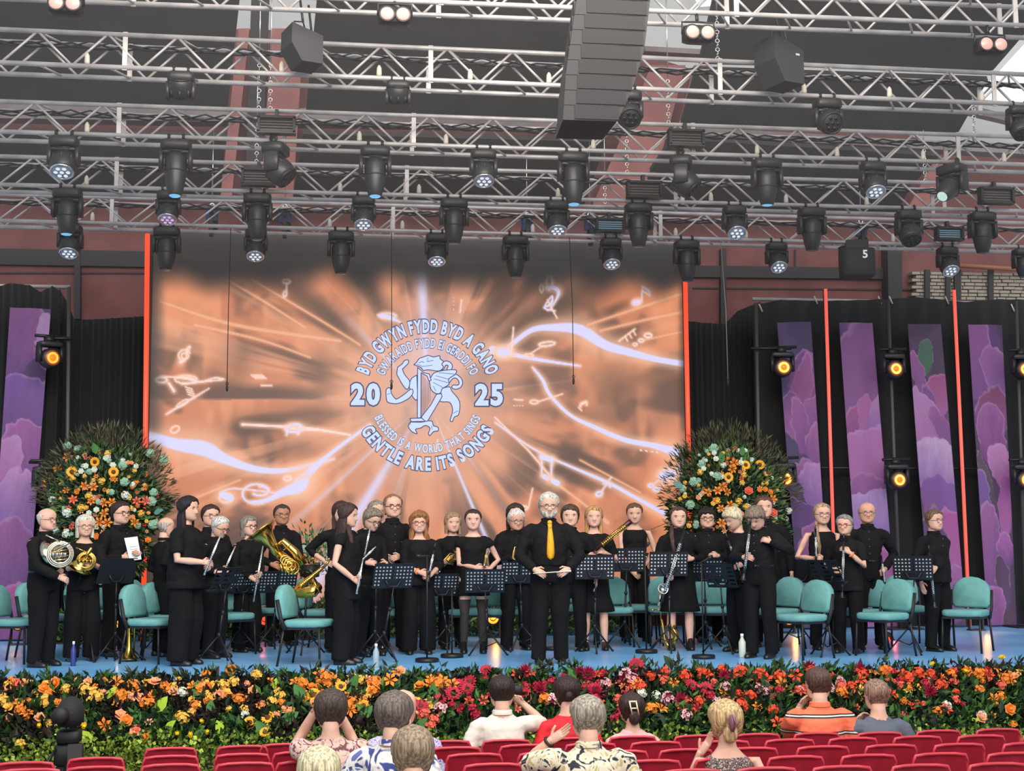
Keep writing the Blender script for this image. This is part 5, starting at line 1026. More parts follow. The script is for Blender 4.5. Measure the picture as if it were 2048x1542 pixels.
def headsurf(phi, s, off=None, jaw=1.0):
    """phi 0 = face front; s 0 chin .. 1 crown; unit head height"""
    w = prof(s, ZS, WP); f = prof(s, ZS, FP); b = prof(s, ZS, BP)
    w = w*np.where(s < .35, 1+(jaw-1)*(1-s/.35), 1)
    c = np.cos(phi); y = np.where(c > 0, -f*np.abs(c)**.85, b*np.abs(c)); x = w*np.sign(np.sin(phi))*np.abs(np.sin(phi))**.9
    front = np.exp(-(phi/.17)**2); nz = np.interp(s, [.28, .32, .37, .56], [0, .9, 1.0, .0])
    y = y-.088*front*nz*np.where((s > .28) & (s < .56), 1, 0)
    y = y+.035*np.exp(-((np.abs(phi)-.42)/.22)**2-((s-.5)/.055)**2)-.02*np.exp(-(phi/.5)**2-((s-.6)/.04)**2)
    y = y-.02*np.exp(-(phi/.22)**2-((s-.06)/.05)**2)
    z = s+.0*phi
    P = np.stack([x, y, z], -1)
    if off is not None:
        D = P-A((0, .03, .5)); D /= np.linalg.norm(D, axis=-1)[..., None]; P = P+D*off[..., None]
    return P
HN, HM = 34, 26
_t = np.linspace(-1, 1, HN+1)[:-1]; PHI = PI*np.sign(_t)*np.abs(_t)**1.35
SS = np.concatenate([[0.0, .02], np.linspace(.06, .9, HM-6), [.94, .97, .99, 1.0]])
PG, SG_ = np.meshgrid(PHI, SS)
def headgrid(off=None, jaw=1.0):
    P = headsurf(PG, SG_, off, jaw); m = P.shape[0]; V = P.reshape(-1, 3)
    f = grid_faces(m, HN, True)+[tuple(range(HN))[::-1], tuple(range((m-1)*HN, m*HN))]; return V, f
def hairline(front, side, back, temple=.9):
    a = np.abs(PG); return np.interp(a, [0, .45, temple, 1.25, 1.75, 2.3, PI], [front, front-.01, front-.06, side+.12, side-.04, back+.06, back])
def hand(mb, w, d, nrmv, s, curl=.9, mi=0, thumb=1, spread=.0):
    d = nrm(d); n_ = nrm(A(nrmv)-d*np.dot(nrmv, d)); x = np.cross(d, n_); pl = .50*s; k0 = w-d*.02
    mb.add(tube([k0, w+d*pl*.25, w+d*pl*.8, w+d*pl], [(.15*s, .12*s), (.20*s, .12*s), (.22*s, .11*s), (.19*s, .08*s)], 8, up=n_), mi)
    for i in range(4):
        b = w+d*pl*.9+x*(i-1.5)*.105*s; L = [.44, .50, .47, .36][i]*s; dd = nrm(d+x*(i-1.5)*spread); pts = [b-dd*.04*s, b]; c = 0
        for q in range(3): c += curl*[.55, .75, .5][q]; v = dd*math.cos(c)+n_*math.sin(c); b = b+v*L*[.42, .33, .25][q]; pts.append(b)
        mb.add(tube(pts, [.058*s, .056*s, .052*s, .048*s, .036*s], 6), mi)
    b = w+d*pl*.22+x*thumb*.17*s; v1 = nrm(d*.6+x*thumb*.7+n_*.25); v2 = nrm(d*.85+x*thumb*.1+n_*.5)
    mb.add(tube([b-v1*.05*s, b, b+v1*.2*s, b+v1*.2*s+v2*.2*s], [.07*s, .07*s, .06*s, .042*s], 6), mi)
def ik(S, T, l1, l2, pole):
    D = T-S; d = np.linalg.norm(D); m = l1+l2-.004
    if d > m: T = S+D/d*m; D = T-S; d = m
    d = max(d, abs(l1-l2)+.02); u = D/np.linalg.norm(D); a = (l1*l1-l2*l2+d*d)/(2*d); h = math.sqrt(max(l1*l1-a*a, 0)); p = A(pole)-u*np.dot(pole, u)
    return S+u*a+nrm(p)*h, T
def person(label, hx, hy, Y=None, fy=None, face=0, w=1.0, sex='m', skinc=SK1, hair=None, style='short', glasses=None, sleeve='long', neck='collar', bottom='trousers', hem=.27, tuck=True, R=None, L=None,
           head=(0, 0), smile=False, top=CB, bot=CB2, group=None, sit=False, band=None, curl=.9, Hs=None, shoes=True, ex=0, lean=0.0, tilt=0.0, zfloor=None, polR=None, polL=None, palm=None, tights=None, tunic=None, beard=None, hip=1.0, bustz=.0):
    if Y is None: Y = floorY(hx, fy)
    P = onY(hx, hy, Y)
    if sit: H = Hs or 1.70; root = A((P[0], Y, P[2]-H*.50-.45))
    else: root = A((P[0], Y, STAGE)); H = P[2]-STAGE+ex
    a = math.radians(face); ca, sa = math.cos(a), math.sin(a)
    def loc(q):
        p = onY(q[0], q[1], Y+q[2])-root; return A((p[0]*ca+p[1]*sa, -p[0]*sa+p[1]*ca, p[2]))
    t = thing('person', label, 'person', root.tolist(), a, group)
    sk = skin(skinc); m = MB(); hh = .144*H; wm = .96 if sex == 'f' else 1.05
    dz = (.45-.50*H+.0) if sit else 0.0     # torso shift when seated so the hips meet the seat
    if sit: dz = .45-.50*H
    def Z(k): return k*H+dz
    sw = .106*H*wm*(1+(w-1)*.35)               # shoulder half span
    # torso, neck
    ly = lambda k: -lean*(k-.5)*H
    tor = [(.47, .050*w, .040*w, 0), (.52, .070*w*hip, .048*w, .003), (.58, .070*w, .048*w, 0), (.64, .072*w, .056*w, -.004*(w > 1.15)), (.72, .088*(1+(w-1)*.7), .062*(1+(w-1)*.8), -.004), (.78, .088, .056*(1+(w-1)*.5), 0), (.805, .072, .042, .004), (.825, .052, .036, .006), (.845, .036*wm, .036*wm, .004), (.865, .032*wm, .036*wm, .002), (.895, .031*wm, .036*wm, -.002)]
    m.add(loft([(0, y*H+ly(z), Z(z), rx*H, ry*H) for z, rx, ry, y in tor], 16, True, 2.1))
    # head
    piv = A((0, ly(.87)+.0*H, Z(.875))); Mh = trs(piv)@rot('Z', math.radians(head[1]))@rot('X', math.radians(head[0]))@rot('Y', math.radians(tilt))
    Mh = Mh@trs((0, -.01*H, -.0145*H)); Sm = np.eye(4); Sm[:3, :3] *= hh; Mh = Mh@Sm
    jaw = 1.12 if sex == 'm' and w > 1.1 else (1.05 if sex == 'm' else .93)
    m.add(headgrid(None, jaw), 0, Mh)
    def face_pt(phi, s, o=0): p = headsurf(np.array([phi]), np.array([s]), np.array([o]))[0]; return p
    for sx in (-1, 1):
        e = face_pt(sx*.40, .49, -.012); m.add(ell(e, (.058, .022, .024), 8, 5), 1, Mh); m.add(ell(e+A((0, -.017, 0)), (.030, .010, .024), 6, 4), 2, Mh); m.add(ell(e+A((0, -.008, .022)), (.066, .018, .009), 8, 4), 5, Mh)
        q = face_pt(sx*.42, .58, .004); m.add(ell(q, (.085, .018, .017), 8, 4), 5, Mh)
        m.add(ell((sx*.345, .03, .46), (.03, .07, .105), 8, 5), 0, Mh)
        m.add(ell(face_pt(sx*.42, .525, -.004), (.062, .016, .012), 6, 4), 0, Mh)
        m.add(ell(face_pt(sx*.10, .335, .004), (.030, .024, .018), 6, 4), 0, Mh)
    if smile: m.add(ell(face_pt(0, .205, -.01), (.105, .03, .042), 10, 5), 3, Mh); m.add(ell(face_pt(0, .208, .0), (.085, .028, .022), 8, 4), 4, Mh)
    else: m.add(ell(face_pt(0, .205, -.012), (.085, .028, .02), 8, 5), 3, Mh)
    # arms
    l1, l2 = .172*H, .148*H; arms = []
    for sx, tg, pol in ((-1, R, polR), (1, L, polL)):
        S = A((sx*sw, ly(.8)+.0*H, Z(.792)))
        if tg is None: T = A((sx*(sw+(.055+.05*(w-1))*H), -.03*H, Z(.805)-(l1+l2)*.975))
        elif len(tg) == 3 and tg[0] > 5: T = loc(tg)
        else: T = A((tg[0]*H, tg[1]*H, Z(tg[2])))
        if tg is not None:   # the wrist sits short of the hand's centre
            T = T-nrm(T-(S+A((0, -.02, -.2*H))))*.045*H
        E, T = ik(S, T, l1, l2, A(pol if pol is not None else (sx*.55, .5, -.7)))
        arms.append((sx, S, E, T)); fw = nrm(T-E)
        gg = (1+(w-1)*.45)*(1 if sex == 'm' else .9)
        m.add(tube([S-A((sx*.03*H, 0, 0)), S, S*.5+E*.5, E, E*.5+T*.5, T, T+fw*.01*H], [.014*H*gg, .021*H*gg, .0245*H*gg, .021*H*gg, .020*H*gg, .0145*H, .013*H], 10))
        hd = fw if tg is None else nrm(fw+A((-sx*.35, 0, 0)))
        hand(m, T, hd, palm if palm is not None else ((-sx, 0, 0) if tg is None else (-sx*.5, .7, -.4)), .098*H, .35 if tg is None else curl, 0, 1 if sx < 0 else -1)
    # legs
    hz = Z(.50); foots = []
    for sx in (-1, 1):
        if sit: J = [A((sx*.05*H, .02, .45+.03)), A((sx*.07*H, -.245*H, .47)), A((sx*.07*H, -.25*H, .07))]
        else: J = [A((sx*.052*H, 0, .50*H)), A((sx*.062*H, -.012*H, .275*H)), A((sx*.068*H, .008*H, .045*H))]
        foots.append(J); g = (1+(w-1)*.5)*(.78 if (bottom != 'skirt' or sit) else .95)
        m.add(tube([J[0]+A((0, 0, .03*H)) if not sit else J[0], J[0], J[0]*.5+J[1]*.5, J[1], J[1]*.6+J[2]*.4, J[2], J[2]-A((0, 0, .025))], [.05*H*g, .052*H*g, .045*H*g, .031*H*g, .032*H*g, .020*H, .019*H], 10))
        m.add(tube([J[2]+A((0, .025, -.01)), J[2]+A((0, -.03, -.025)), J[2]+A((sx*.01, -.12, -.045))], [.028, .032, .022], 8))
    hm = hairm(hair) if hair else sk
    obj('body', m, [sk, EYEW, PUP, LIP, TEETH, hm if style != 'bald' else mat('pale_brow', (190, 160, 140), .7)], t)
    # hair
    if hair:
        T_ = dict(short=(.83, .50, .12, .055, .9), crop=(.82, .52, .18, .03, .9), bald=(1.3, .55, .18, .03, 1.2), shaved=(.86, .5, .16, .012, .8), full=(.80, .46, .04, .085, .9), receding=(.93, .50, .12, .05, 1.0), thick=(.79, .44, .08, .085, .95), bob=(.80, .36, .02, .075, .8), long=(.82, .38, .02, .07, .75), curly=(.77, .34, .0, .10, .75), tied=(.84, .52, .10, .04, .85), bangs=(.64, .36, .02, .075, .7), sweep=(.74, .44, .10, .09, .95), up=(.82, .5, .05, .06, .85))[style]
        line = hairline(*T_[:3], T_[4])+.07*(vnoise(PG*3.1+hx, PG*0+hy, 5)-.5)+.03*(vnoise(PG*9+hx, PG*0+hy, 6)-.5)
        if style == 'bald': mask = np.clip((SG_-line+.02)/.06, 0, 1)*np.clip((.76-SG_)/.06, 0, 1)*np.clip((np.abs(PG)-1.0)/.2, 0, 1)
        else: mask = np.clip((SG_-line+.03)/.07, 0, 1)
        if style == 'receding': mask = mask*np.clip(1-np.clip((.42-np.abs(PG))/.2, 0, 1)*np.clip((.97-SG_)/.02, 0, 1), 0, 1)
        nz_ = vnoise(PG*4+hx, SG_*3, 3)*.02+vnoise(PG*11, SG_*5, 7)*.012
        if style == 'curly': nz_ = nz_*2.6
        off = -.035+mask*(T_[3]+.035+nz_)
        V, f = headgrid(off); h = MB().add((V, f), 0, Mh)
        def curtain(zlow, phi0, wl, bl, thick=.07, flare=0, n=18, wav=0):
            zs = np.array([.80, .6, .4, .2, 0, -.25, -.5, -.75, -1.0, -1.4, -1.8, -2.2, -2.6]); zs = zs[zs > zlow].tolist()+[zlow]; V = []; ph = np.linspace(phi0, 2*PI-phi0, n)
            for z in zs:
                ww = prof(max(z, .3), ZS, WP)+.065 if z > .3 else .447+(wl-.447)*min(1, (.3-z)/.9); bb = prof(max(z, .45), ZS, BP)+.06 if z > .3 else .46+(bl-.46)*min(1, (.3-z)/.9)
                ff = .16; wv = wav*np.sin(ph*7+z*6)*.5+wav*.5*np.sin(z*9+ph*3)
                c = np.cos(ph); y = np.where(c > 0, -ff*c, -bb*c); x = ww*np.sin(ph)
                tk = thick*(1 if z > zlow+.05 else .5); o = np.stack([x*(1+wv), y*(1+wv), np.full(n, z)], 1); i_ = np.stack([x*(1-tk/.36), y*(1-tk/.36)+.0, np.full(n, z)], 1)[::-1]; V.append(np.concatenate([o, i_]))
            k = len(V); nn = 2*n; return np.concatenate(V), grid_faces(k, nn, True)+[tuple(range(nn)), tuple(range((k-1)*nn, k*nn))[::-1]]
        if style == 'bob': h.add(curtain(-.06, .95, .42, .40, .10), 0, Mh)
        if style == 'bangs': h.add(curtain(-.35, .95, .42, .42, .10), 0, Mh)
        if style == 'curly': h.add(curtain(-.38, .85, .52, .46, .18, wav=.14), 0, Mh)
        if style == 'long': h.add(curtain(-1.35, 1.0, .44, .50, .14, wav=.04), 0, Mh)
        if style in ('thick', 'receding'): h.add(curtain(.12, 1.45, .44, .42, .10), 0, Mh)
        if style == 'tied': h.add(ell((0, .47, .45), (.13, .14, .15), 8, 6), 0, Mh)
        if style == 'up': h.add(ell((0, .42, .25), (.20, .14, .24), 8, 6), 0, Mh)
        if bustz: h.add(tube([(.34*bustz, -.1, .1), (.40*bustz, -.30, -.4), (.32*bustz, -.42, -1.0), (.30*bustz, -.42, -1.6)], [.09, .12, .11, .03], 8), 0, Mh)
        ho = obj('hair', h, hm, t)
    if beard:
        line = np.interp(np.abs(PG), [0, .5, 1.0, 1.4, PI], [.30, .27, .34, .50, -.5]); mask = np.clip((line-SG_)/.04, 0, 1)*np.clip((1.5-np.abs(PG))/.2, 0, 1)*(1-np.exp(-(PG/.28)**2-((SG_-.205)/.03)**2)*.9)
        obj('beard', MB().add(headgrid(-.03+mask*.065), 0, Mh), hairm(beard), t)
    if glasses:
        g = MB()
        for sx in (-1, 1):
            c = A((sx*.142, -.405, .485)); g.add(torus(c, .098, .014, (sx*.15, 1, 0), 16, 5), 0, Mh); g.add(tube([(sx*.24, -.385, .50), (sx*.36, -.2, .50), (sx*.375, .04, .50)], .012, 5), 0, Mh)
        g.add(tube([(-.05, -.425, .495), (0, -.44, .505), (.05, -.425, .495)], .012, 5), 0, Mh); obj('glasses', g, glasses, t)
    # clothing: closed shapes fused into one garment each
    ez = .012*H; tb = .575 if tuck else .485
    if sit: tb = .50
    if tunic: tb = tunic
    s_ = MB(); fl = .0 if tuck else .012
    top_z = {'collar': .845, 'crew': .84, 'scoop': .815, 'tank': .812, 'v': .826}[neck]
    rr = [(tb, .086*w*(hip if not tuck else 1)+fl, .064*w+fl), (.60, .087*w+fl*.6, .066*w+fl*.4), (.66, .088*w, .068*w), (.72, .094*(1+(w-1)*.7), .071*(1+(w-1)*.8)), (.775, .095*wm, .064*(1+(w-1)*.5)), (.800, .088*wm, .054)]+([(.820, .066, .044), (.838, .046, .040)] if neck in ('collar', 'crew') else [(top_z-.006, .074, .046), (top_z-.002, .064, .042)])
    s_.add(loft([(0, ly(z)+(-.006*H if z < .75 and w > 1.15 else 0), Z(z), rx*H, ry*H) for z, rx, ry in rr], 20, True, 2.25))
    if sex == 'f': 
        for sx in (-1, 1): s_.add(ell((sx*.038*H, ly(.73)-.045*H, Z(.735)), (.036*H*w, .034*H*w, .036*H*w), 10, 7))
    gg = (1+(w-1)*.5)*(1 if sex == 'm' else .9)
    for sx, S, E, T in arms:
        k = dict(long=1.0, three=.78, short=.42, cap=.16, none=0)[sleeve]; kk = k if sleeve != 'none' else 0
        pts = [S-A((sx*.055*H, 0, .006*H)), S-A((sx*.022*H, 0, .004*H)), S+(E-S)*.10-A((sx*.004*H, 0, 0))]; rad = [.032*H, .036*H*gg, .038*H*gg]
        if kk:
            Lt = l1+l2; d = kk*Lt
            pts.append(S+(E-S)*min(1, d/l1)*.5); rad.append(.038*H*gg)
            pts.append(S+(E-S)*min(1, d/l1)); rad.append(.034*H*gg if k > .5 else .037*H*gg)
            if d > l1: q = (d-l1)/l2; pts.append(E+(T-E)*q*.5); rad.append(.030*H*gg); pts.append(E+(T-E)*q*.97); rad.append(.024*H*gg)
            s_.add(tube(pts, rad, 12))
        else: s_.add(tube([pts[0], S-A((sx*.030*H, 0, -.008*H))], [.034*H, .022*H], 10))
    so = obj('shirt' if neck == 'collar' else 'top', s_, top, t); BAKE.append((so, .0145 if not sit else .012))
    if neck == 'collar':
        c = MB()
        for sx in (-1, 1): c.add(tube([(sx*.030*H, ly(.84)+.02*H, Z(.852)), (sx*.037*H, ly(.84)+.005*H, Z(.850)), (sx*.030*H, ly(.84)-.03*H, Z(.832)), (sx*.012*H, ly(.83)-.046*H, Z(.818))], [(.011*H, .006*H)]*4, 6))
        c.add(loft([(0, ly(.84)+.003*H, Z(.836), .047*H, .046*H), (0, ly(.84)+.003*H, Z(.852), .041*wm*H, .043*wm*H), (0, ly(.84)+.003*H, Z(.857), .037*wm*H, .040*wm*H)], 18, False)); obj('collar', c, top, t)
        if not sit and sex == 'm':
            bt = mesh_of('button', MB().add(ell((0, 0, 0), (.006, .004, .006), 6, 4)), mat('button_grey', (120, 120, 126), .4))
            for q in range(4): link('button', bt, t, loc=(0, ly(.7)-(.074+.03*(w-1))*H, Z(.80-q*.05)))
    if not sit:
        b_ = MB(); wz = .60
        if bottom in ('trousers', 'wide'):
            b_.add(loft([(0, 0, z*H, rx*H, ry*H) for z, rx, ry in [(wz, .083*w, .062*w), (.56, .087*w*hip, .064*w), (.51, .092*w*hip, .066*w), (.475, .085*w, .060*w)]], 18, True, 2.3)); wide = 1.0 if bottom == 'trousers' else 1.45
            for J in foots:
                g = 1+(w-1)*.6; b_.add(tube([J[0]+A((0, 0, .02*H)), J[0]*.65+J[1]*.35, J[1], J[2]*.6+J[1]*.4, J[2]-A((0, 0, .018*H))], [.055*H*g, .054*H*g, .045*H*g*wide**.8, .041*H*(1+(g-1)*.6)*wide**.8, .041*H*wide**.8*(1+(g-1)*.5)], 14))
        else:
            b_.add(loft([(0, 0, z*H, rx*H, ry*H) for z, rx, ry in [(.62, .078*w, .058*w), (.56, .090*w, .066*w), (.50, .100*w, .074*w), ((.5+hem)/2, .110*w, .082*w), (hem, .120*w*hip, .088*w)]], 22, True, 2.1))
        bo = obj('skirt' if bottom in ('skirt',) else 'trousers', b_, bot, t); BAKE.append((bo, .015))
        if tuck and sex == 'm': obj('belt', MB().add(torus((0, 0, 0), 1, .03, (0, 0, 1), 24, 6), 0, trs((0, 0, .60*H))@np.diag([.086*w*H, .065*w*H, .45, 1])).add(box((0, -.067*w*H, .60*H), (.04, .012, .03))), SHOE, t)
        for J in foots:
            f0 = J[2]; zb = .0
            obj('shoe', MB().add(loft([(f0[0], f0[1]-.055, .0, .042, .125), (f0[0], f0[1]-.055, .02, .046, .13), (f0[0], f0[1]-.048, .045, .042, .118), (f0[0], f0[1]-.01, .075, .034, .065), (f0[0], f0[1]+.01, .10 if shoes else .16, .034, .045)], 14, True, 2.4)), SHOE, t)
    else:
        b_ = MB().add(loft([(0, 0, z, rx*H, ry*H) for z, rx, ry in [(.45, .09*w, .08*w), (.52, .092*w, .08*w), (.50*H+dz+.09, .085*w, .065*w)]], 14))
        for J in foots: b_.add(tube([J[0], J[1], J[1]*.9+J[2]*.1-A((0, .01, 0)), J[2]], [.055*H, .042*H, .04*H, .035*H], 10))
        obj('trousers', b_, bot, t)
        for J in foots: obj('shoe', MB().add(loft([(J[2][0], J[2][1]-.055, 0.0, .042, .125), (J[2][0], J[2][1]-.055, .03, .044, .12), (J[2][0], J[2][1]-.01, .08, .034, .06)], 10)), SHOE, t)
    if band is not None:
        sx, S, E, T = arms[0 if band[0] == 'R' else 1]; q = E+(T-E)*(band[2] if len(band) > 2 else .86); o = obj('wristband', MB().add(torus(q, .0185*H, .007*H*.8, T-E, 14, 6)), band[1], t)
    if tights is not None and not sit:
        tm = MB()
        for J in foots: tm.add(tube([J[1]+A((0, 0, .10*H)), J[1], J[1]*.6+J[2]*.4, J[2], J[2]-A((0, 0, .02))], [.047*H*g, .033*H*g, .034*H*g, .022*H, .021*H], 12))
        obj('tights', tm, tights, t)
    HANDS.clear()
    cw = np.array(Matrix.Rotation(a, 3, 'Z'))
    for sx, S, E, T in arms: HANDS.append(cw@(T+nrm(T-E)*.05*H)+root)
    return t, arms, loc, dict(H=H, Y=Y, root=root, a=a, Z=Z, w=w, ly=ly)
ORB = mat('orange_band', (250, 120, 60), .5, emit=(240, 110, 50), es=.3)
PLAYERS = 'players in black standing on the stage'
def P_(*a, **k): k.setdefault('group', PLAYERS); return person(*a, **k)
# ---- instruments; points given as (px, py, Y)
def W3(q): return onY(*q)
def keyed(name, label, cat, a, b, r, body, keys, bell=None, flare=0.0, n=16, tip=None, group=None, side=(0, -1, 0), mouth=None):
    a, b = snap(a, b); a, b = W3(a), W3(b); t = thing(name, label, cat, a.tolist(), 0, group); D = b-a; L = np.linalg.norm(D); d = D/L; s = nrm(A(side)-d*np.dot(side, d)); x = np.cross(d, s)
    obj('tube', MB().add(tube([(0, 0, 0), tuple(D*.5), tuple(D*.92), tuple(D)], [r*.75, r, r*1.05, r*1.1+flare], 10)), body, t)
    k = MB(); rods = MB()
    for i in range(n):
        p = d*L*(.2+.66*i/n)+s*r*1.1; k.add(ell(p, (r*.55, r*.4, r*.55), 6, 4))
        if i % 4 == 0: k.add(torus(d*L*(.2+.66*i/n), r*1.15, r*.18, d, 10, 4))
    for e in (-1, 1): rods.add(tube([tuple(d*L*.18+s*r*.8+x*r*e*.7), tuple(d*L*.88+s*r*.8+x*r*e*.7)], r*.2, 5))
    obj('keywork', k, keys, t); obj('key_rods', rods, keys, t)
    if bell: obj('bell', MB().add(lathe([(r, 0), (r*1.1, .03), (r*1.7, .07), (r*2.4, .09), (r*2.3, .092), (r*1.2, .05)], 14, D*.96, d)), bell, t)
    if mouth: obj('mouthpiece', MB().add(tube([(0, 0, 0), tuple(-d*.04), tuple(-d*.085+s*.008)], [r*.8, r*.85, r*.3], 8)), mouth, t)
    return t
BLKW = mat('blackwood', (26, 24, 26), .3)
def flute(label, a, b): return keyed('flute', label, 'flute', a, b, .0115, SILVER, SILVER, n=14)
def clarinet(label, a, b, name='clarinet'): return keyed(name, label, name, a, b, .015, BLKW, CHROME, bell=BLKW if name == 'clarinet' else BLKW, n=20, mouth=BLKW)
def coil(c, R, m, parent, plane, k=3, off=.02, tr=.011):
    mb = MB()
    for i in range(k): mb.add(torus(A(c)+A(plane)*off*(i-1), R*(1-.12*i), tr, plane, 26, 6))
    return obj('tubing', mb, m, parent)
def french_horn(label, c, R, facing, m, belldir):
    yh = HANDS[0][1] if HANDS else c[2]; c = W3((c[0], c[1], yh-.04)); t = thing('french_horn', label, 'french horn', c.tolist(), 0); n = nrm(facing)
    coil((0, 0, 0), R, m, t, n, 3, .02, .011); u = nrm(np.cross(n, (0, 0, 1))); v = np.cross(n, u)
    sl = MB()
    for i in range(6): q = (i-2.5)*R*.24; sl.add(tube([tuple(u*(-R*.62)+v*q), tuple(u*(R*.55)+v*(q+.02)), tuple(u*(R*.60)+v*(q+R*.1)), tuple(u*(-R*.5)+v*(q+R*.1))], .007, 6))
    obj('slides', sl, m, t); val = MB()
    for i in range(4): val.add(lathe([(.020, -.03), (.022, 0), (.020, .03)], 10, u*(-.05+i*.04)+v*R*.05+n*.02, n))
    obj('valve', val, m, t)
    bd = nrm(belldir); p0 = u*R*.9
    obj('bell', MB().add(lathe([(.012, 0), (.025, .10), (.05, .18), (.10, .24), (.145, .265), (.14, .266), (.09, .235)], 22, -bd*.12-v*R*.5, bd)), m, t)
    obj('leadpipe', MB().add(tube([tuple(-v*R*1.0), tuple(u*R*.6-v*R*1.25), tuple(u*R*1.1-v*R*1.5)], [.008, .007, .011], 6)), m, t); return t
def sax(label, a, b, bellp, r=.03, m=BRASS, name='saxophone', bell_r=.08, stand=None):
    a, b, c = W3(a), W3(b), W3(bellp); t = thing(name, label, 'saxophone', b.tolist()); a = a-b; c = c-b; z = A((0, 0, 0)); d = nrm(a)
    side = nrm(c-d*np.dot(c, d)); obj('body_tube', MB().add(tube([a, a*.5, a*.08, side*r*1.2-d*r*1.6, side*r*3.4-d*r*.6, side*r*4+c*.4, c], [r*.35, r*.62, r, r*1.15, r*1.3, r*1.5, bell_r*.75], 12)), m, t)
    obj('bell', MB().add(lathe([(bell_r*.72, -.04), (bell_r*.85, 0), (bell_r, .02), (bell_r*.97, .022), (bell_r*.7, -.02)], 20, c, nrm(c-side*r*3.5))), m, t)
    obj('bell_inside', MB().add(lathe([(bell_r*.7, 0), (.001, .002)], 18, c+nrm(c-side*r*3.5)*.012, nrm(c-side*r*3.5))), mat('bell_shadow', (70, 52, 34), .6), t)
    k = MB(); nk = 14
    for i in range(nk): p = a*(.12+.78*i/nk)+A((0, -1, 0))*r*(.9-.4*i/nk); k.add(lathe([(r*.55, 0), (r*.5, .008), (.002, .01)], 9, p, (0, -1, .1)))
    k.add(tube([tuple(a*.1+A((0, -r*1.1, 0))), tuple(a*.9+A((0, -r*.8, 0)))], .004, 5)); obj('keywork', k, m if m is not BLKW else CHROME, t)
    obj('neck', MB().add(tube([a, a+d*.06+A((0, 0, .02)), a+d*.08-side*.07], [r*.34, r*.3, .008], 8)).add(ell(a+d*.08-side*.09, (.02, .014, .014), 8, 5)), m if m is not BLKW else CHROME, t); return t
def trumpet(label, a, b):
    a, b = snap(a, b); a, b = W3(a), W3(b); t = thing('trumpet', label, 'trumpet', a.tolist()); D = b-a; d = nrm(D); L = np.linalg.norm(D); u = nrm(np.cross(d, (0, 1, .2)))
    obj('tubing', MB().add(tube([z for z in (A((0, 0, 0)), D*.75, D*.8+u*.03, D*.75+u*.06, D*.1+u*.06, D*.05+u*.03, D*.1, )], .007, 6)), BRASS, t)
    obj('bell', MB().add(lathe([(.008, 0), (.014, L*.2), (.03, L*.32), (.06, L*.40), (.058, L*.40)], 18, D*.6, d)), BRASS, t)
    obj('valve', MB().add(lathe([(.011, -.05), (.011, .06)], 8, D*.4, u)).add(lathe([(.011, -.05), (.011, .06)], 8, D*.48, u)).add(lathe([(.011, -.05), (.011, .06)], 8, D*.56, u)), BRASS, t)
    obj('mouthpiece', MB().add(lathe([(.006, -.06), (.012, -.08), (.012, -.082)], 10, (0, 0, 0), d)), SILVER, t); return t
# ---------------- the players, left to right
P_('stout bald man with glasses at the far left holding a silver french horn', 92, 1018, fy=1333, face=62, w=1.28, hair=(214, 206, 198), style='bald', glasses=GLM, R=(132, 1156, -.26), L=(126, 1140, -.05), polR=(-.8, .6, -.6))
french_horn('silver french horn held by the stout bald man', (120, 1108, 14.35), .135, (.25, -1, .1), mat('horn_silver', (226, 216, 190), .16, 1.0), (-.8, .5, -.4))
P_('laughing woman with silver bob and glasses holding a brass horn', 170, 1033, fy=1322, face=22, sex='f', w=1.12, hair=(226, 216, 200), style='bob', glasses=GLM, sleeve='three', neck='scoop', tuck=False, smile=True, R=(158, 1128, -.25), L=(186, 1124, -.28), band=('R', ORB, .9), bottom='wide')
french_horn('brass french horn held by the laughing woman', (172, 1122, 14.55), .10, (.1, -1, .1), BRASS, (-.5, .3, -.8))
P_('dark-haired man in glasses holding a printed sheet at chest height', 240, 1006, fy=1312, face=48, w=1.15, hair=(52, 38, 32), glasses=GLS, R=(258, 1108, -.30), L=(282, 1102, -.26), tuck=False)
tag(obj('letter', MB().add(prism([(-.06, -.13), (.075, -.13), (.05, .14), (-.10, .14)], -.002, .002)).add(box((.0, -.004, .03), (.09, .001, .006)), 1).add(box((.0, -.004, .0), (.09, .001, .006)), 1).add(box((.01, -.004, -.03), (.08, .001, .006)), 1), [PAPER, mat('print_grey', (190, 192, 198), .8)], None, False, loc=W3((268, 1098, HANDS[0][1]-.01)).tolist(), rot=(.1, -.12, .3)), 'white printed sheet held by the dark-haired man in glasses', 'paper')
P_('balding grey man turned away behind the woman with long black hair', 330, 1036, Y=16.6, face=120, hair=(196, 182, 170), style='bald', w=1.05, R=(336, 1150, -.1), L=(350, 1150, .1))
P_('large woman with long straight black hair holding a silver flute', 374, 996, fy=1330, face=66, sex='f', w=1.42, hair=(34, 26, 30), style='long', sleeve='short', neck='crew', tuck=False, R=(420, 1122, -.28), L=(424, 1130, -.05), bottom='wide', hip=1.05, tunic=.455)
flute('silver flute held upright by the large woman with black hair', (443, 1066, 14.25), (408, 1150, 14.25))
P_('dark-haired man in glasses half hidden behind the two flute players', 420, 1012, Y=16.9, face=30, hair=(58, 44, 38), glasses=GLM, w=.95)
P_('white-haired player in glasses looking down, second flute row', 433, 1033, fy=1316, face=58, sex='f', w=1.08, hair=(206, 206, 200), style='short', glasses=GLS, head=(22, 0), R=(440, 1140, -.25), L=(456, 1136, -.1), tuck=False, neck='collar')
flute('silver flute pointing up in front of the white-haired player', (471, 1092, 14.5), (440, 1160, 14.55))
P_('woman with grey chin-length bob and dark glasses holding a flute downward', 496, 1035, fy=1303, face=42, sex='f', w=1.05, hair=(140, 134, 126), style='bob', glasses=GLS, neck='crew', tuck=False, R=(510, 1158, -.3), L=(522, 1148, -.25), bottom='wide')
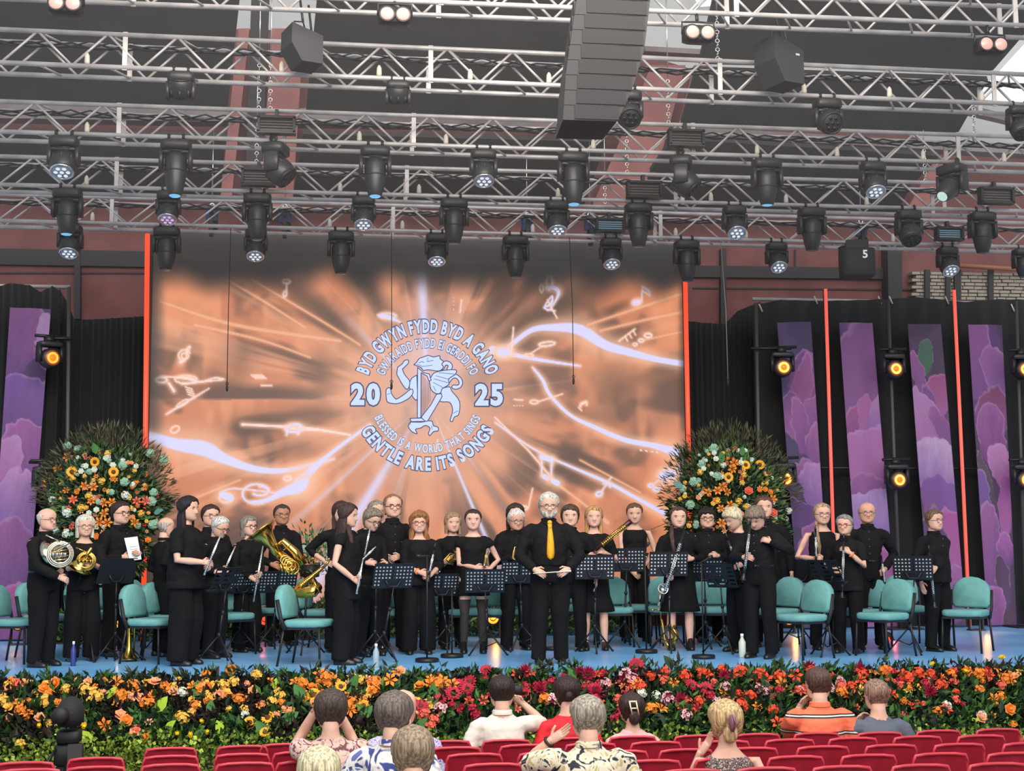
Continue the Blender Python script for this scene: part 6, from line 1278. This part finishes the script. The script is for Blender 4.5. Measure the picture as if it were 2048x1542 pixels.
flute('silver flute held downward by the woman with grey bob', (526, 1092, 15.2), (507, 1204, 15.2))
P_('dark-haired man with glasses cradling a large brass tuba', 563, 1011, fy=1291, face=18, skinc=SK3, hair=(62, 54, 52), style='crop', glasses=GLM, w=1.0, R=(548, 1130, -.33), L=(585, 1128, -.33))
P_('woman with dark brown hair behind the long-haired flute player', 682, 1006, Y=16.8, face=20, sex='f', hair=(66, 46, 42), style='long', w=1.0, sleeve='three', neck='crew', R=(640, 1112, -.1))
P_('woman with long brown hair in a ruffle-sleeved black tunic holding flutes', 692, 1010, fy=1328, face=72, sex='f', w=1.18, hair=(66, 48, 42), style='long', sleeve='cap', neck='crew', tuck=False, R=(716, 1165, -.28), L=(722, 1150, -.05), head=(4, 0), bustz=-1, bottom='wide', tunic=.40)
flute('silver piccolo-like flute pointing up right beside the tunic', (752, 1093, 14.25), (724, 1120, 14.25)); flute('thin flute held down by the woman in the tunic', (726, 1118, 14.2), (713, 1188, 14.2))
P_('grey-haired player in glasses bending over a silver flute', 738, 1017, fy=1312, face=40, sex='f', w=1.1, hair=(132, 122, 106), style='full', glasses=GLS, head=(24, 0), R=(742, 1120, -.3), L=(775, 1124, -.25), tuck=False)
flute('silver flute held at the lips of the grey-haired bending player', (741, 1052, 14.65), (729, 1112, 14.62))
P_('grey-haired player almost hidden behind the bending flute player', 752, 1004, Y=17.5, face=20, hair=(150, 142, 130), style='short', w=1.0)
P_('tall man with receding brown hair and glasses in an open black shirt', 785, 992, Y=16.7, face=12, hair=(146, 108, 78), style='receding', glasses=GLS, w=1.05, R=(775, 1115, -.25), L=(795, 1112, -.28), band=('R', ORB), sleeve='three')
P_('smiling woman with curly auburn hair and red glasses', 838, 1027, fy=1308, face=0, sex='f', w=1.15, hair=(156, 104, 66), style='curly', glasses=GLR, smile=True, sleeve='three', neck='scoop', tuck=False, R=(848, 1145, -.26), L=(862, 1150, -.26), band=('R', ORB), bottom='wide')
clarinet('black clarinet held slanting by the smiling woman with red glasses', (868, 1100, 15.3), (858, 1150, 15.25))
P_('woman with straight sandy bob holding a trumpet', 905, 1028, Y=17.0, face=8, sex='f', w=1.12, hair=(166, 136, 104), style='bob', neck='crew', tuck=False, R=(890, 1118, -.26), L=(912, 1112, -.24), band=None, sleeve='three')
trumpet('brass trumpet held by the woman with sandy bob', (888, 1134, 16.7), (914, 1106, 16.7))
P_('woman with tied-back dark hair in a short-sleeved black dress', 946, 1021, fy=1306, face=-4, sex='f', w=1.0, hair=(58, 40, 38), style='tied', sleeve='cap', neck='scoop', tuck=False, bottom='skirt', hem=.40, R=(960, 1134, -.22), L=(984, 1138, -.2), shoes=False, tights=SOCK)
keyed('oboe', 'small silver-keyed oboe held by the woman in the short-sleeved dress', 'oboe', (975, 1098, 15.2), (968, 1134, 15.2), .016, SILVER, BRASS, n=8)
P_('woman with long dark hair behind the white-haired trumpet player', 1030, 1010, Y=16.8, face=0, sex='f', hair=(56, 42, 40), style='long', w=1.0, neck='crew')
P_('white-haired man in glasses holding a trumpet, left of the conductor', 1031, 1021, fy=1300, face=10, hair=(226, 220, 210), style='short', glasses=GLM, skinc=SK2, w=1.08, R=(1034, 1108, -.3), L=(1050, 1112, -.3), head=(8, 0))
trumpet('brass trumpet beside the conductor’s elbow', (1033, 1122, 15.1), (1041, 1088, 15.1))
c_, ca_, cl_, ci = person('conductor with white hair and beard in black with a golden yellow tie', 1097, 988, fy=1328, face=-3, hair=(212, 208, 198), style='short', beard=(200, 192, 182), glasses=GLM, skinc=SK1, w=1.24, R=(1074, 1144, -.30), L=(1136, 1143, -.30), tuck=True, head=(4, 0), hip=1.0, polR=(-.9, .5, -.5), polL=(.9, .5, -.5))
H = ci['H']; tie = MB(); pts = [(.832, .046, .010), (.815, .054, .013), (.80, .062, .010), (.76, .078, .015), (.70, .088, .020), (.65, .089, .022), (.625, .088, .018), (.612, .087, .002)]
V = []; 
for z, y, wd_ in pts: V += [(-wd_*H, -y*H-.004, z*H), (0, -y*H-.016, z*H), (wd_*H, -y*H-.004, z*H)]
tie.add((A(V), [(i*3+j, i*3+j+1, (i+1)*3+j+1, (i+1)*3+j) for i in range(len(pts)-1) for j in range(2)])); tie.add(ell((0, -.056*H, .83*H), (.015*H, .010*H, .014*H), 8, 6))
o = obj('tie', tie, mat('yellow_tie', (236, 172, 30), .6, rgb2=(226, 160, 24), scale=20), c_); o['label'] = 'golden yellow tie'; q = o.modifiers.new('s', 'SOLIDIFY'); q.thickness = .006
bt = W3((1066, 1147, HANDS[0][1])); b2 = W3((1142, 1142, HANDS[1][1])); tag(obj('baton', MB().add(tube([(0, 0, 0), tuple((b2-bt)*.8), tuple(b2-bt)], [.004, .006, .012], 6)), mat('baton_white', (232, 228, 214), .5), loc=bt.tolist()), 'thin white baton held across the conductor’s waist', 'baton')
P_('man with shaggy dark hair behind the conductor’s shoulder', 1140, 1013, Y=16.4, face=-8, hair=(84, 62, 52), style='full', w=1.08, R=(1120, 1130, -.2))
P_('woman with long strawberry blonde hair in a black dress holding a bassoon', 1187, 1015, fy=1300, face=-6, sex='f', w=1.0, hair=(196, 146, 96), style='long', sleeve='short', neck='scoop', tuck=True, bottom='skirt', hem=.265, R=(1180, 1108, -.25), L=(1208, 1098, -.28), hip=1.25)
a, b = (1262, 1042, 15.1), (1190, 1100, 15.1)
keyed('bassoon', 'long dark bassoon slanting up to the right of the strawberry blonde woman', 'bassoon', b, a, .030, mat('bassoon_wood', (56, 26, 26), .3), BRASS, n=14)
P_('woman with brown tied-back hair in a sleeveless black jumpsuit', 1268, 1008, fy=1282, face=-8, sex='f', w=1.0, hair=(110, 78, 60), style='tied', sleeve='none', neck='tank', tuck=True, bottom='wide', R=(1272, 1150, -.2), L=(1290, 1130, -.2), head=(8, 0))
keyed('cor_anglais', 'short dark horn held at waist by the woman in the sleeveless jumpsuit', 'woodwind', (1296, 1106, 15.9), (1276, 1146, 15.9), .018, BLKW, CHROME, n=8)
P_('woman with dark fringe and side ponytail in black skirt and ankle boots', 1356, 1016, fy=1300, face=-6, sex='f', w=1.1, hair=(78, 58, 52), style='tied', sleeve='long', neck='collar', tuck=True, bottom='skirt', hem=.27, R=(1330, 1150, -.25), L=(1382, 1110, -.2), bustz=-1, shoes=False, hip=1.1)
keyed('bass_clarinet', 'tall bass clarinet with silver keys in front of the fringed woman', 'bass clarinet', (1369, 1060, 15.2), (1322, 1205, 15.15), .022, BLKW, CHROME, n=24)
bq = bpy.data.objects['bass_clarinet']; bc = W3((1326, 1178, bq.location[1]))-A(bq.location); t = bq; obj('bell', MB().add(lathe([(.02, -.14), (.026, -.07), (.045, -.01), (.062, .012), (.058, .013), (.035, -.02)], 20, (0, 0, 0), (0, -1, .25))), CHROME, t, loc=bc.tolist())
obj('crook', MB().add(tube([(0, .13, -.05), (0, .14, -.14), (-.04, .1, -.2)], .018, 8)), CHROME, t, loc=bc.tolist())
P_('young man with black hair and glasses in a buttoned black shirt', 1413, 1019, fy=1284, face=-6, hair=(38, 30, 32), style='sweep', glasses=GLS, w=1.18, L=(1432, 1106, -.25), R=(1392, 1130, -.2), tuck=False)
P_('woman with short ash blonde hair looking down to the left', 1474, 1015, fy=1304, face=-72, sex='f', w=1.0, hair=(226, 206, 170), style='sweep', neck='v', tuck=False, sleeve='long', head=(26, 0), L=(1474, 1124, -.2), R=(1464, 1128, .05))
clarinet('slim black clarinet slanting in the blonde woman’s hands', (1456, 1080, 14.9), (1482, 1152, 14.95))
P_('man with floppy grey-brown hair looking down and adjusting his collar', 1516, 1014, fy=1316, face=-42, hair=(134, 116, 98), style='sweep', w=1.12, head=(36, 0), skinc=SK1, tuck=True, L=(1538, 1070, -.24), R=(1488, 1110, -.28), ex=.02, polL=(.9, -.1, -.5), polR=(-.8, .2, -.6))
clarinet('black clarinet with silver keys held upright by the man adjusting his collar', (1500, 1050, 14.0), (1488, 1148, 14.05))
P_('brown-haired man smiling behind the man adjusting his collar', 1527, 995, Y=16.6, face=-10, hair=(96, 66, 54), style='short', w=1.05)
P_('smiling young woman with glasses and pale pigtails in a sleeveless black top', 1643, 1009, Y=16.0, face=-4, sex='f', w=1.08, hair=(176, 146, 116), style='tied', glasses=GLM, sleeve='none', neck='tank', tuck=False, R=(1632, 1112, -.22), L=(1640, 1114, -.24), bustz=-1, smile=True)
clarinet('clarinet held up by the smiling young woman with pigtails', (1631, 1064, 15.7), (1632, 1122, 15.72))
P_('short woman with grey hair and glasses in a short-sleeved blouse holding a clarinet', 1690, 1032, fy=1306, face=-38, sex='f', w=1.15, hair=(148, 146, 146), style='short', glasses=GLR, sleeve='short', neck='collar', tuck=False, L=(1694, 1096, -.26), R=(1668, 1138, -.1), band=('L', ORB), hip=1.1, tunic=.45)
clarinet('silver-keyed black clarinet held vertically by the short grey-haired woman', (1687, 1082, 14.5), (1684, 1184, 14.5))
P_('tall bald man with glasses standing between the grey-haired woman and the stand', 1733, 1006, fy=1298, face=-14, hair=(196, 172, 150), style='bald', glasses=GLM, w=1.05, skinc=SK2, L=(1770, 1150, -.12), tuck=True)
clarinet('clarinet hanging from the tall bald man’s hand', (1763, 1118, 15.4), (1770, 1172, 15.4))
P_('smiling man with short brown hair at the far right holding a long clarinet', 1866, 1022, fy=1302, face=24, hair=(116, 90, 70), style='short', w=1.22, smile=True, L=(1866, 1138, -.28), polL=(.9, .2, -.3), tuck=False, glasses=GLM)
clarinet('long black clarinet held down by the smiling man at the far right', (1858, 1104, 14.9), (1868, 1204, 14.95))
# tuba held by the man
tb = W3((572, 1110, 15.75)); t = thing('tuba', 'large brass tuba cradled by the dark-haired man', 'tuba', tb.tolist())
def TP(x, y, dy=0): return onY(x, y, 15.75+dy)-tb
obj('bell', MB().add(lathe([(.05, 0), (.06, .15), (.09, .26), (.15, .34), (.21, .37), (.205, .372), (.13, .32)], 26, TP(560, 1112), TP(535, 1078)-TP(560, 1112))), BRASS, t)
obj('body_tube', MB().add(tube([TP(556, 1108), TP(578, 1126), TP(596, 1140), TP(606, 1128), TP(590, 1104), TP(566, 1082), TP(556, 1090)], [.055, .062, .06, .052, .045, .036, .025], 12)), BRASS, t)
mb = MB()
for k in range(4): mb.add(tube([TP(560+k*7, 1128+k*2, -.08), TP(566+k*7, 1144+k*2, -.08)], .014, 8))
obj('valve', mb, BRASS, t); mb = MB()
for k in range(4): mb.add(torus(TP(570+k*5, 1120+k*5, -.07), .05+.008*k, .008, (.2, -1, .1), 18, 5))
obj('tubing', mb, BRASS, t); obj('leadpipe', MB().add(tube([TP(566, 1100, -.05), TP(578, 1092, -.06), TP(580, 1086, -.05)], [.008, .008, .013], 6)), BRASS, t)
# instruments on stands
sax('large baritone saxophone resting on a stand between the tuba and the tunic', (650, 1132, 15.6), (596, 1176, 15.5), (632, 1172, 15.35), .045, BRASS, bell_r=.10)
s0 = onZ(608, 1308, STAGE); t = thing('instrument_stand', 'black stand under the baritone saxophone', 'instrument stand', s0.tolist()); q = onY(614, 1156, s0[1])-s0
obj('shaft', MB().add(tube([(0, 0, .2), tuple(q+A((0, .15, -.02)))], .014, 8)), BLK, t)
for k in range(3): link('leg', SM['leg'], t, rot=(0, 0, k*2.1+.4))
def trombone(px, ytop, yb, lab):
    p = onZ(px, yb, STAGE); t = thing('trombone', lab, 'trombone', p.tolist()); z = onY(px, ytop, p[1])[2]-STAGE
    obj('slide', MB().add(tube([(-.035, 0, .12), (-.035, 0, z), (0, 0, z+.05), (.035, 0, z), (.035, 0, .1)], .009, 8)).add(tube([(-.035, 0, z*.5), (.035, 0, z*.5)], .006, 6)), BRASS, t)
    obj('bell', MB().add(lathe([(.11, .03), (.105, .032), (.06, .08), (.03, .16), (.018, .3), (.012, z*.8)], 22, (-.01, -.06, 0), (0, 0, 1))), BRASS, t)
    obj('stand_leg', MB().add(tube([(0, 0, .14), (.17, -.05, .01)], .01, 6)).add(tube([(0, 0, .14), (-.17, -.05, .01)], .01, 6)).add(tube([(0, 0, .14), (0, .18, .01)], .01, 6)), BLK, t)
trombone(261, 1214, 1322, 'brass trombone standing upright beside the left chairs')
def standing_sax(px, ytop, yb, lab, m=BRASS, r=.028):
    p = onZ(px, yb, STAGE); Y = p[1]; sax(lab, (px-6, ytop, Y), (px+2, yb-14, Y), (px+14, yb-46, Y-.05), r, m, bell_r=.065)
    t = thing('instrument_stand', 'black folding stand under the '+lab, 'instrument stand', p.tolist()); obj('post', MB().add(tube([(0, .03, .04), (0, .06, .35)], .01, 6)), BLK, t)
    for k in range(3): link('leg', SM['leg'], t, rot=(0, 0, k*2.1+1), loc=(0, 0, -.0)).scale = (.7, .7, .7)
standing_sax(1328, 1232, 1300, 'brass saxophone on the floor behind the bass clarinet player'); standing_sax(504, 1120, 1200, 'brass saxophone at the left behind the grey-bob woman') if False else None
# ---------------- audience, seen from behind
def pattern(name, base, c1, c2, scale, kind='flora'):
    m = mat(name, base, .85); nt = m.node_tree; tc = nt.nodes.new('ShaderNodeTexCoord'); b = nt.nodes['Principled BSDF']
    r = nt.nodes.new('ShaderNodeValToRGB'); e = r.color_ramp.elements
    if kind == 'stripe':
        s = nt.nodes.new('ShaderNodeSeparateXYZ'); nt.links.new(tc.outputs['Object'], s.inputs[0]); mm = nt.nodes.new('ShaderNodeMath'); mm.operation = 'MULTIPLY_ADD'; mm.inputs[1].default_value = scale; mm.inputs[2].default_value = c2
        fr = nt.nodes.new('ShaderNodeMath'); fr.operation = 'FRACT'; nt.links.new(s.outputs[2], mm.inputs[0]); nt.links.new(mm.outputs[0], fr.inputs[0]); nt.links.new(fr.outputs[0], r.inputs[0])
        r.color_ramp.interpolation = 'CONSTANT'; e[0].position = 0; e[0].color = (*lin(base), 1); e[1].position = .68; e[1].color = (*lin((150, 104, 90)), 1)
        for p, c in [(.72, (34, 28, 30)), (.79, (226, 222, 214)), (.87, (34, 28, 30)), (.94, base)]: x = e.new(p); x.color = (*lin(c), 1)
    else:
        v = nt.nodes.new('ShaderNodeTexNoise' if kind == 'flora' else 'ShaderNodeTexWave' if kind == 'wave' else 'ShaderNodeTexVoronoi'); v.inputs['Scale'].default_value = scale
        if kind == 'flora': v.inputs['Distortion'].default_value = 2.2; v.inputs['Detail'].default_value = 1.5
        if kind == 'wave': v.inputs['Distortion'].default_value = 14; v.inputs['Detail'].default_value = 1; v.inputs['Detail Scale'].default_value = 1.2
        nt.links.new(tc.outputs['Object'], v.inputs['Vector']); nt.links.new(v.outputs[0], r.inputs[0]); r.color_ramp.interpolation = 'LINEAR'
        e[0].position = .40; e[0].color = (*lin(c1), 1); e[1].position = .46; e[1].color = (*lin(base), 1)
        x = e.new(.60); x.color = (*lin(base), 1); x = e.new(.64); x.color = (*lin(c2), 1)
    nt.links.new(r.outputs[0], b.inputs['Base Color']); return m
AUD = 'audience members seated with their backs to the camera'
def Au(*a, **k):
    k.setdefault('face', 180); k.setdefault('group', AUD); k.setdefault('sit', True); k.setdefault('bot', mat('audience_trousers', (50, 54, 66), .9)); return person(*a, **k)
WH = mat('white_polo', (222, 214, 202), .85, bump=.2, bscale=8); RD = mat('red_shirt', (214, 34, 46), .8, bump=.2, bscale=8); PKS = mat('pink_shirt', (240, 178, 180), .85, bump=.2, bscale=8); GRY = mat('grey_shirt', (92, 98, 112), .85, bump=.2, bscale=8)
Au('man with short black hair in a white polo raising a camera', 1004, 1354, Y=10.75, hair=(44, 34, 32), style='crop', sleeve='short', top=WH, w=1.08, R=(1044, 1388, .30), L=None)
Au('woman with dark ponytail in a red shirt', 1134, 1356, Y=10.8, sex='f', hair=(50, 34, 34), style='tied', sleeve='short', neck='crew', top=RD, w=.95)
Au('girl in a pink shirt with a white claw clip in dark hair', 1264, 1390, Y=10.7, sex='f', hair=(58, 42, 38), style='up', sleeve='short', neck='crew', top=PKS, w=.95, Hs=1.6)
Au('man with thinning dark hair in an orange striped polo', 1637, 1337, Y=10.75, hair=(88, 66, 56), style='shaved', sleeve='short', top=pattern('orange_stripes', (238, 118, 84), None, .40, 7.6, 'stripe'), w=1.25, L=(1602, 1395, .32), Hs=1.78)
Au('man with shaved grey head in a dark grey shirt', 1754, 1361, Y=10.7, hair=(150, 120, 104), style='shaved', sleeve='short', neck='crew', top=GRY, w=1.15, L=(1712, 1430, .3))
Au('woman with short dark hair in a pink floral blouse, both arms raised to clap', 662, 1384, Y=8.9, sex='f', hair=(74, 62, 58), style='short', sleeve='cap', neck='crew', top=pattern('pink_floral', (226, 188, 176), (122, 74, 84), (180, 140, 120), 13), w=1.3, L=(634, 1398, .24), R=(676, 1406, .30), polL=(.5, .1, -1), polR=(-.5, .1, -1), curl=1.2)
Au('bald man in a lavender paisley shirt partly hidden', 806, 1382, Y=9.7, hair=None, style='bald', top=pattern('paisley', (196, 190, 222), (110, 104, 170), (150, 140, 190), 34), w=1.1, sleeve='short')
Au('grey-haired man in glasses wearing a white shirt with blue flowers', 786, 1391, Y=8.3, hair=(116, 104, 96), style='full', glasses=GLS, face=158, sleeve='short', top=pattern('blue_flowers', (232, 228, 220), (60, 74, 140), (96, 108, 170), 7, 'flora'), w=1.25)
Au('person with tousled sandy grey hair at the bottom centre', 826, 1462, Y=7.3, hair=(160, 140, 116), style='full', top=pattern('blue_flowers2', (232, 228, 220), (60, 74, 140), (96, 108, 170), 7, 'flora'), w=1.2, sleeve='short')
Au('person with straight white-blonde hair at the bottom edge', 638, 1503, Y=7.3, sex='f', hair=(236, 218, 176), style='bob', top=mat('cream_top', (220, 210, 190), .85), w=1.0)
Au('grey-haired man in a tropical leaf shirt clapping', 1176, 1397, Y=8.3, hair=(168, 158, 142), style='short', sleeve='short', top=pattern('tropical', (226, 216, 190), (44, 46, 62), (196, 176, 120), 11), w=1.38, L=(1101, 1455, .16), polL=(.5, .5, -1), curl=.15, band=('L', BLKP, .93), palm=(1, .2, 0))
Au('blonde woman with hair in a clip wearing a dark patterned dress, clapping', 1452, 1406, Y=8.5, sex='f', hair=(212, 176, 128), style='up', sleeve='none', neck='tank', top=pattern('dark_speckle', (50, 42, 46), (170, 150, 140), (120, 100, 96), 60, 'vor'), w=1.12, L=(1401, 1482, .16), polL=(.5, .5, -1), curl=.2, palm=(1, .2, 0))
# small things worn or held in the audience
cl = W3((1266, 1415, 10.565)); m = MB()
for x in (-.026, .026): m.add(tube([(x, 0, .045), (x+.004, -.02, 0), (x+.02, 0, -.055)], .006, 6))
m.add(tube([(-.03, 0, .045), (.03, 0, .045)], .007, 6)).add(tube([(-.024, -.012, -.005), (.03, -.012, -.005)], .006, 6)); tag(obj('hair_clip', m, mat('clip_cream', (226, 214, 186), .4), loc=cl.tolist()), 'cream claw clip in the dark hair of the girl in pink', 'hair clip')
cl = W3((1464, 1446, 8.365)); tag(obj('hair_clip', MB().add(ell((0, 0, 0), (.02, .03, .055), 8, 6)).add(tube([(0, -.02, .05), (.015, -.04, 0), (0, -.02, -.05)], .006, 6)), mat('clip_plum', (130, 84, 100), .4), loc=cl.tolist()), 'plum claw clip in the blonde woman’s hair', 'hair clip')
cm_ = W3((1030, 1380, 11.1)); t = thing('compact_camera', 'small dark camera held up by the man in the white polo', 'camera', cm_.tolist()); obj('body', MB().add(rbox((0, 0, 0), (.11, .05, .07), .01)), BLKP, t); obj('lens', MB().add(lathe([(.025, 0), (.025, .04)], 12, (0, .02, 0), (0, 1, 0))), BLK, t)
# television camera on its tripod at the left
vc = onY(140, 1425, 10.6); fl_ = fz(10.6); t = thing('video_camera', 'video camera under a black cover on a tripod at the lower left', 'camera', (vc[0], 10.6, fl_)); h = vc[2]-fl_
obj('rain_cover', MB().add(loft([(0, 0, h-.09, .08, .13), (0, 0, h-.04, .10, .15), (0, .0, h+.03, .10, .16), (0, .02, h+.09, .06, .10), (0, .02, h+.11, .02, .04)], 14)), mat('cover_cloth', (28, 28, 30), .8, bump=.3), t)
obj('viewfinder', MB().add(lathe([(.055, 0), (.06, .1), (.045, .12)], 14, (-.03, -.14, h+.0), (0, -1, .05))), BLKP, t); obj('head', MB().add(rbox((0, 0, h-.17), (.17, .16, .09), .02)).add(rbox((0, 0, h-.30), (.20, .14, .15), .02)).add(box((.0, 0, h-.42), (.16, .12, .08))), BLKP, t)
obj('battery', MB().add(box((.06, -.09, h-.28), (.10, .04, .13))), mat('battery_grey', (60, 58, 62), .5), t, False); obj('badge', MB().add(box((.02, -.073, h-.27), (.03, .004, .035))), mat('badge_red', (190, 110, 100), .5), t, False)
obj('pan_handle', MB().add(tube([(-.06, 0, h-.2), (-.16, -.25, h-.42)], .012, 6)), BLK, t); ph_ = mesh_of('leg', MB().add(tube([(.05, 0, h-.36), (.34, 0, .02)], .022, 8)).add(ell((.34, 0, .02), (.03, .03, .02), 6, 4)), BLK)
for k in range(3): link('leg', ph_, t, rot=(0, 0, k*2*PI/3+.5))
# ================================================================ RED AUDIENCE SEATS
REDP = mat('red_plastic', (158, 30, 50), .45, rgb2=(146, 26, 44), scale=6, spec=.4)
def shell(w0, w1, h, z0, y0):
    """curved seat back with rolled rim"""
    nx, nz = 13, 7; V = []
    for side in (0, 1):
        for j in range(nz):
            t = j/(nz-1); w = w0+(w1-w0)*t; r = .035
            for i in range(nx):
                u = -1+2*i/(nx-1); x = u*w/2; z = z0+h*t
                if t > .8: z -= (max(0, abs(u)-.84)/.16)**2*.035*(t-.8)/.2
                y = y0+.06*t-.035*(1-u*u)+.012*side*-1 
                V.append((x, y+(.0 if side else .014), z))
    f = []
    for s in (0, 1):
        for j in range(nz-1):
            for i in range(nx-1):
                a = s*nx*nz+j*nx+i; q = (a, a+1, a+nx+1, a+nx); f.append(q if s == 0 else q[::-1])
    return A(V), f
st = thing('auditorium_seat', 'x', 'seat')
m = MB().add(shell(.40, .35, .36, .44, .16)); rim = []
for q in np.linspace(.0, 1, 6): rim.append((-.20+.025*q, .16+.06*q+.0, .44+.33*q))
rim += [(-.165, .222, .795), (-.10, .215, .802), (0, .20, .802), (.10, .215, .802), (.165, .222, .795)]
for q in np.linspace(1, 0, 6): rim.append((.20-.025*q, .16+.06*q, .44+.33*q))
bk = obj('backrest', m, REDP, st); rim_lit = mat('red_rim_lit', (196, 56, 72), .4)  # rim colour lightened for the light caught by the rolled edge
obj('rim', MB().add(tube(rim, .011, 6)), rim_lit, bk)
obj('seat', MB().add(rbox((0, -.02, .425), (.40, .40, .03), .03)), REDP, st)
for sx in (-1, 1): obj('leg', MB().add(tube([(sx*.17, .12, .42), (sx*.19, .20, .0)], .011, 6)), BLK, st); obj('leg', MB().add(tube([(sx*.17, -.14, .42), (sx*.19, -.20, 0)], .011, 6)), BLK, st)
ROWS = [(10.57, [(342, 1497), (485, 1493), (571, 1489), (892, 1483), (1012, 1481), (1145, 1477), (1264, 1474), (1393, 1472), (1512, 1469), (1631, 1467), (1757, 1466), (1874, 1462), (1993, 1459), (2110, 1456)], 'front row'),
        (9.82, [(193, 1517), (342, 1513), (485, 1509), (600, 1505), (780, 1500), (909, 1496), (1050, 1491), (1180, 1488), (1310, 1485), (1447, 1483), (1577, 1480), (1703, 1477), (1832, 1474), (1959, 1472), (2088, 1470)], 'second row'),
        (9.25, [(50, 1526), (193, 1535), (342, 1530), (490, 1527), (610, 1524), (818, 1513), (948, 1509), (1090, 1506), (1240, 1503), (1370, 1500), (1500, 1497), (1643, 1494), (1779, 1491), (1915, 1489), (2052, 1487)], 'third row'),
        (8.68, [(60, 1540), (985, 1529), (1302, 1522), (1444, 1518), (1589, 1514), (1734, 1511), (1878, 1508), (2024, 1507)], 'fourth row'), (8.06, [(1060, 1552), (1380, 1541), (1530, 1537), (1681, 1534), (1838, 1531), (1991, 1528)], 'fifth row')]
k0 = True
for Yr, pts, rn_ in ROWS:
    for i, (x, y) in enumerate(pts):
        p = onY(x, y, Yr-.2); z = p[2]-.80; lab = 'red plastic seat, %s from the left in the %s before the flower bed' % (ORD[i], rn_)
        L_ = (p[0], Yr, z)
        # seats face the stage: rotate half a turn
        if k0: st.location = L_; st.rotation_euler = (0, 0, PI); st['label'] = lab; st['group'] = 'red plastic audience seats'; k0 = False
        else: dup(st, L_, PI, lab)
SEATL = {'pink floral': 'red plastic seat under the woman in the pink floral blouse', 'lavender': 'red plastic seat under the bald man in the lavender paisley shirt', 'blue flowers': 'red plastic seat under the grey-haired man in the blue-flowered shirt', 'tousled': 'red plastic seat under the person with tousled sandy grey hair', 'white-blonde': 'red plastic seat under the person with white-blonde hair', 'tropical': 'red plastic seat under the man in the tropical leaf shirt', 'blonde woman': 'red plastic seat under the blonde woman in the patterned dress'}
for o in [q for q in COL.objects if q.get('group') == AUD and q.location[1] < 10]:
    dup(st, (o.location[0], o.location[1]-.04, o.location[2]), PI, next(v for k, v in SEATL.items() if k in o['label']))
# ================================================================ fuse the garments
for o, vs in BAKE:
    r = o.modifiers.new('r', 'REMESH'); r.mode = 'VOXEL'; r.voxel_size = vs; r.use_smooth_shade = True
    s = o.modifiers.new('s', 'SMOOTH'); s.factor = .5; s.iterations = 4
dg = bpy.context.evaluated_depsgraph_get()
new = [(o, bpy.data.meshes.new_from_object(o.evaluated_get(dg))) for o, _ in BAKE]
for o, me in new:
    n_ = len(me.vertices); v = np.empty(n_*3); nn = np.empty(n_*3); me.vertices.foreach_get('co', v); me.vertices.foreach_get('normal', nn)
    v = v.reshape(-1, 3); nn = nn.reshape(-1, 3); sd = (hash(o.name) % 97) if False else len(v) % 97
    if o.name.startswith(('trousers', 'skirt')): d = .014*(fbm(np.arctan2(v[:, 1], v[:, 0])*3+sd, v[:, 2]*7, 2)-.45)
    else: d = .017*(fbm(v[:, 0]*9+v[:, 2]*9+sd, v[:, 2]*14-v[:, 0]*8, 3)-.45)
    v = v+nn*d[:, None]; me.vertices.foreach_set('co', v.ravel()); o.modifiers.clear(); o.data = me
    me.polygons.foreach_set('use_smooth', [True]*len(me.polygons)); me.update()
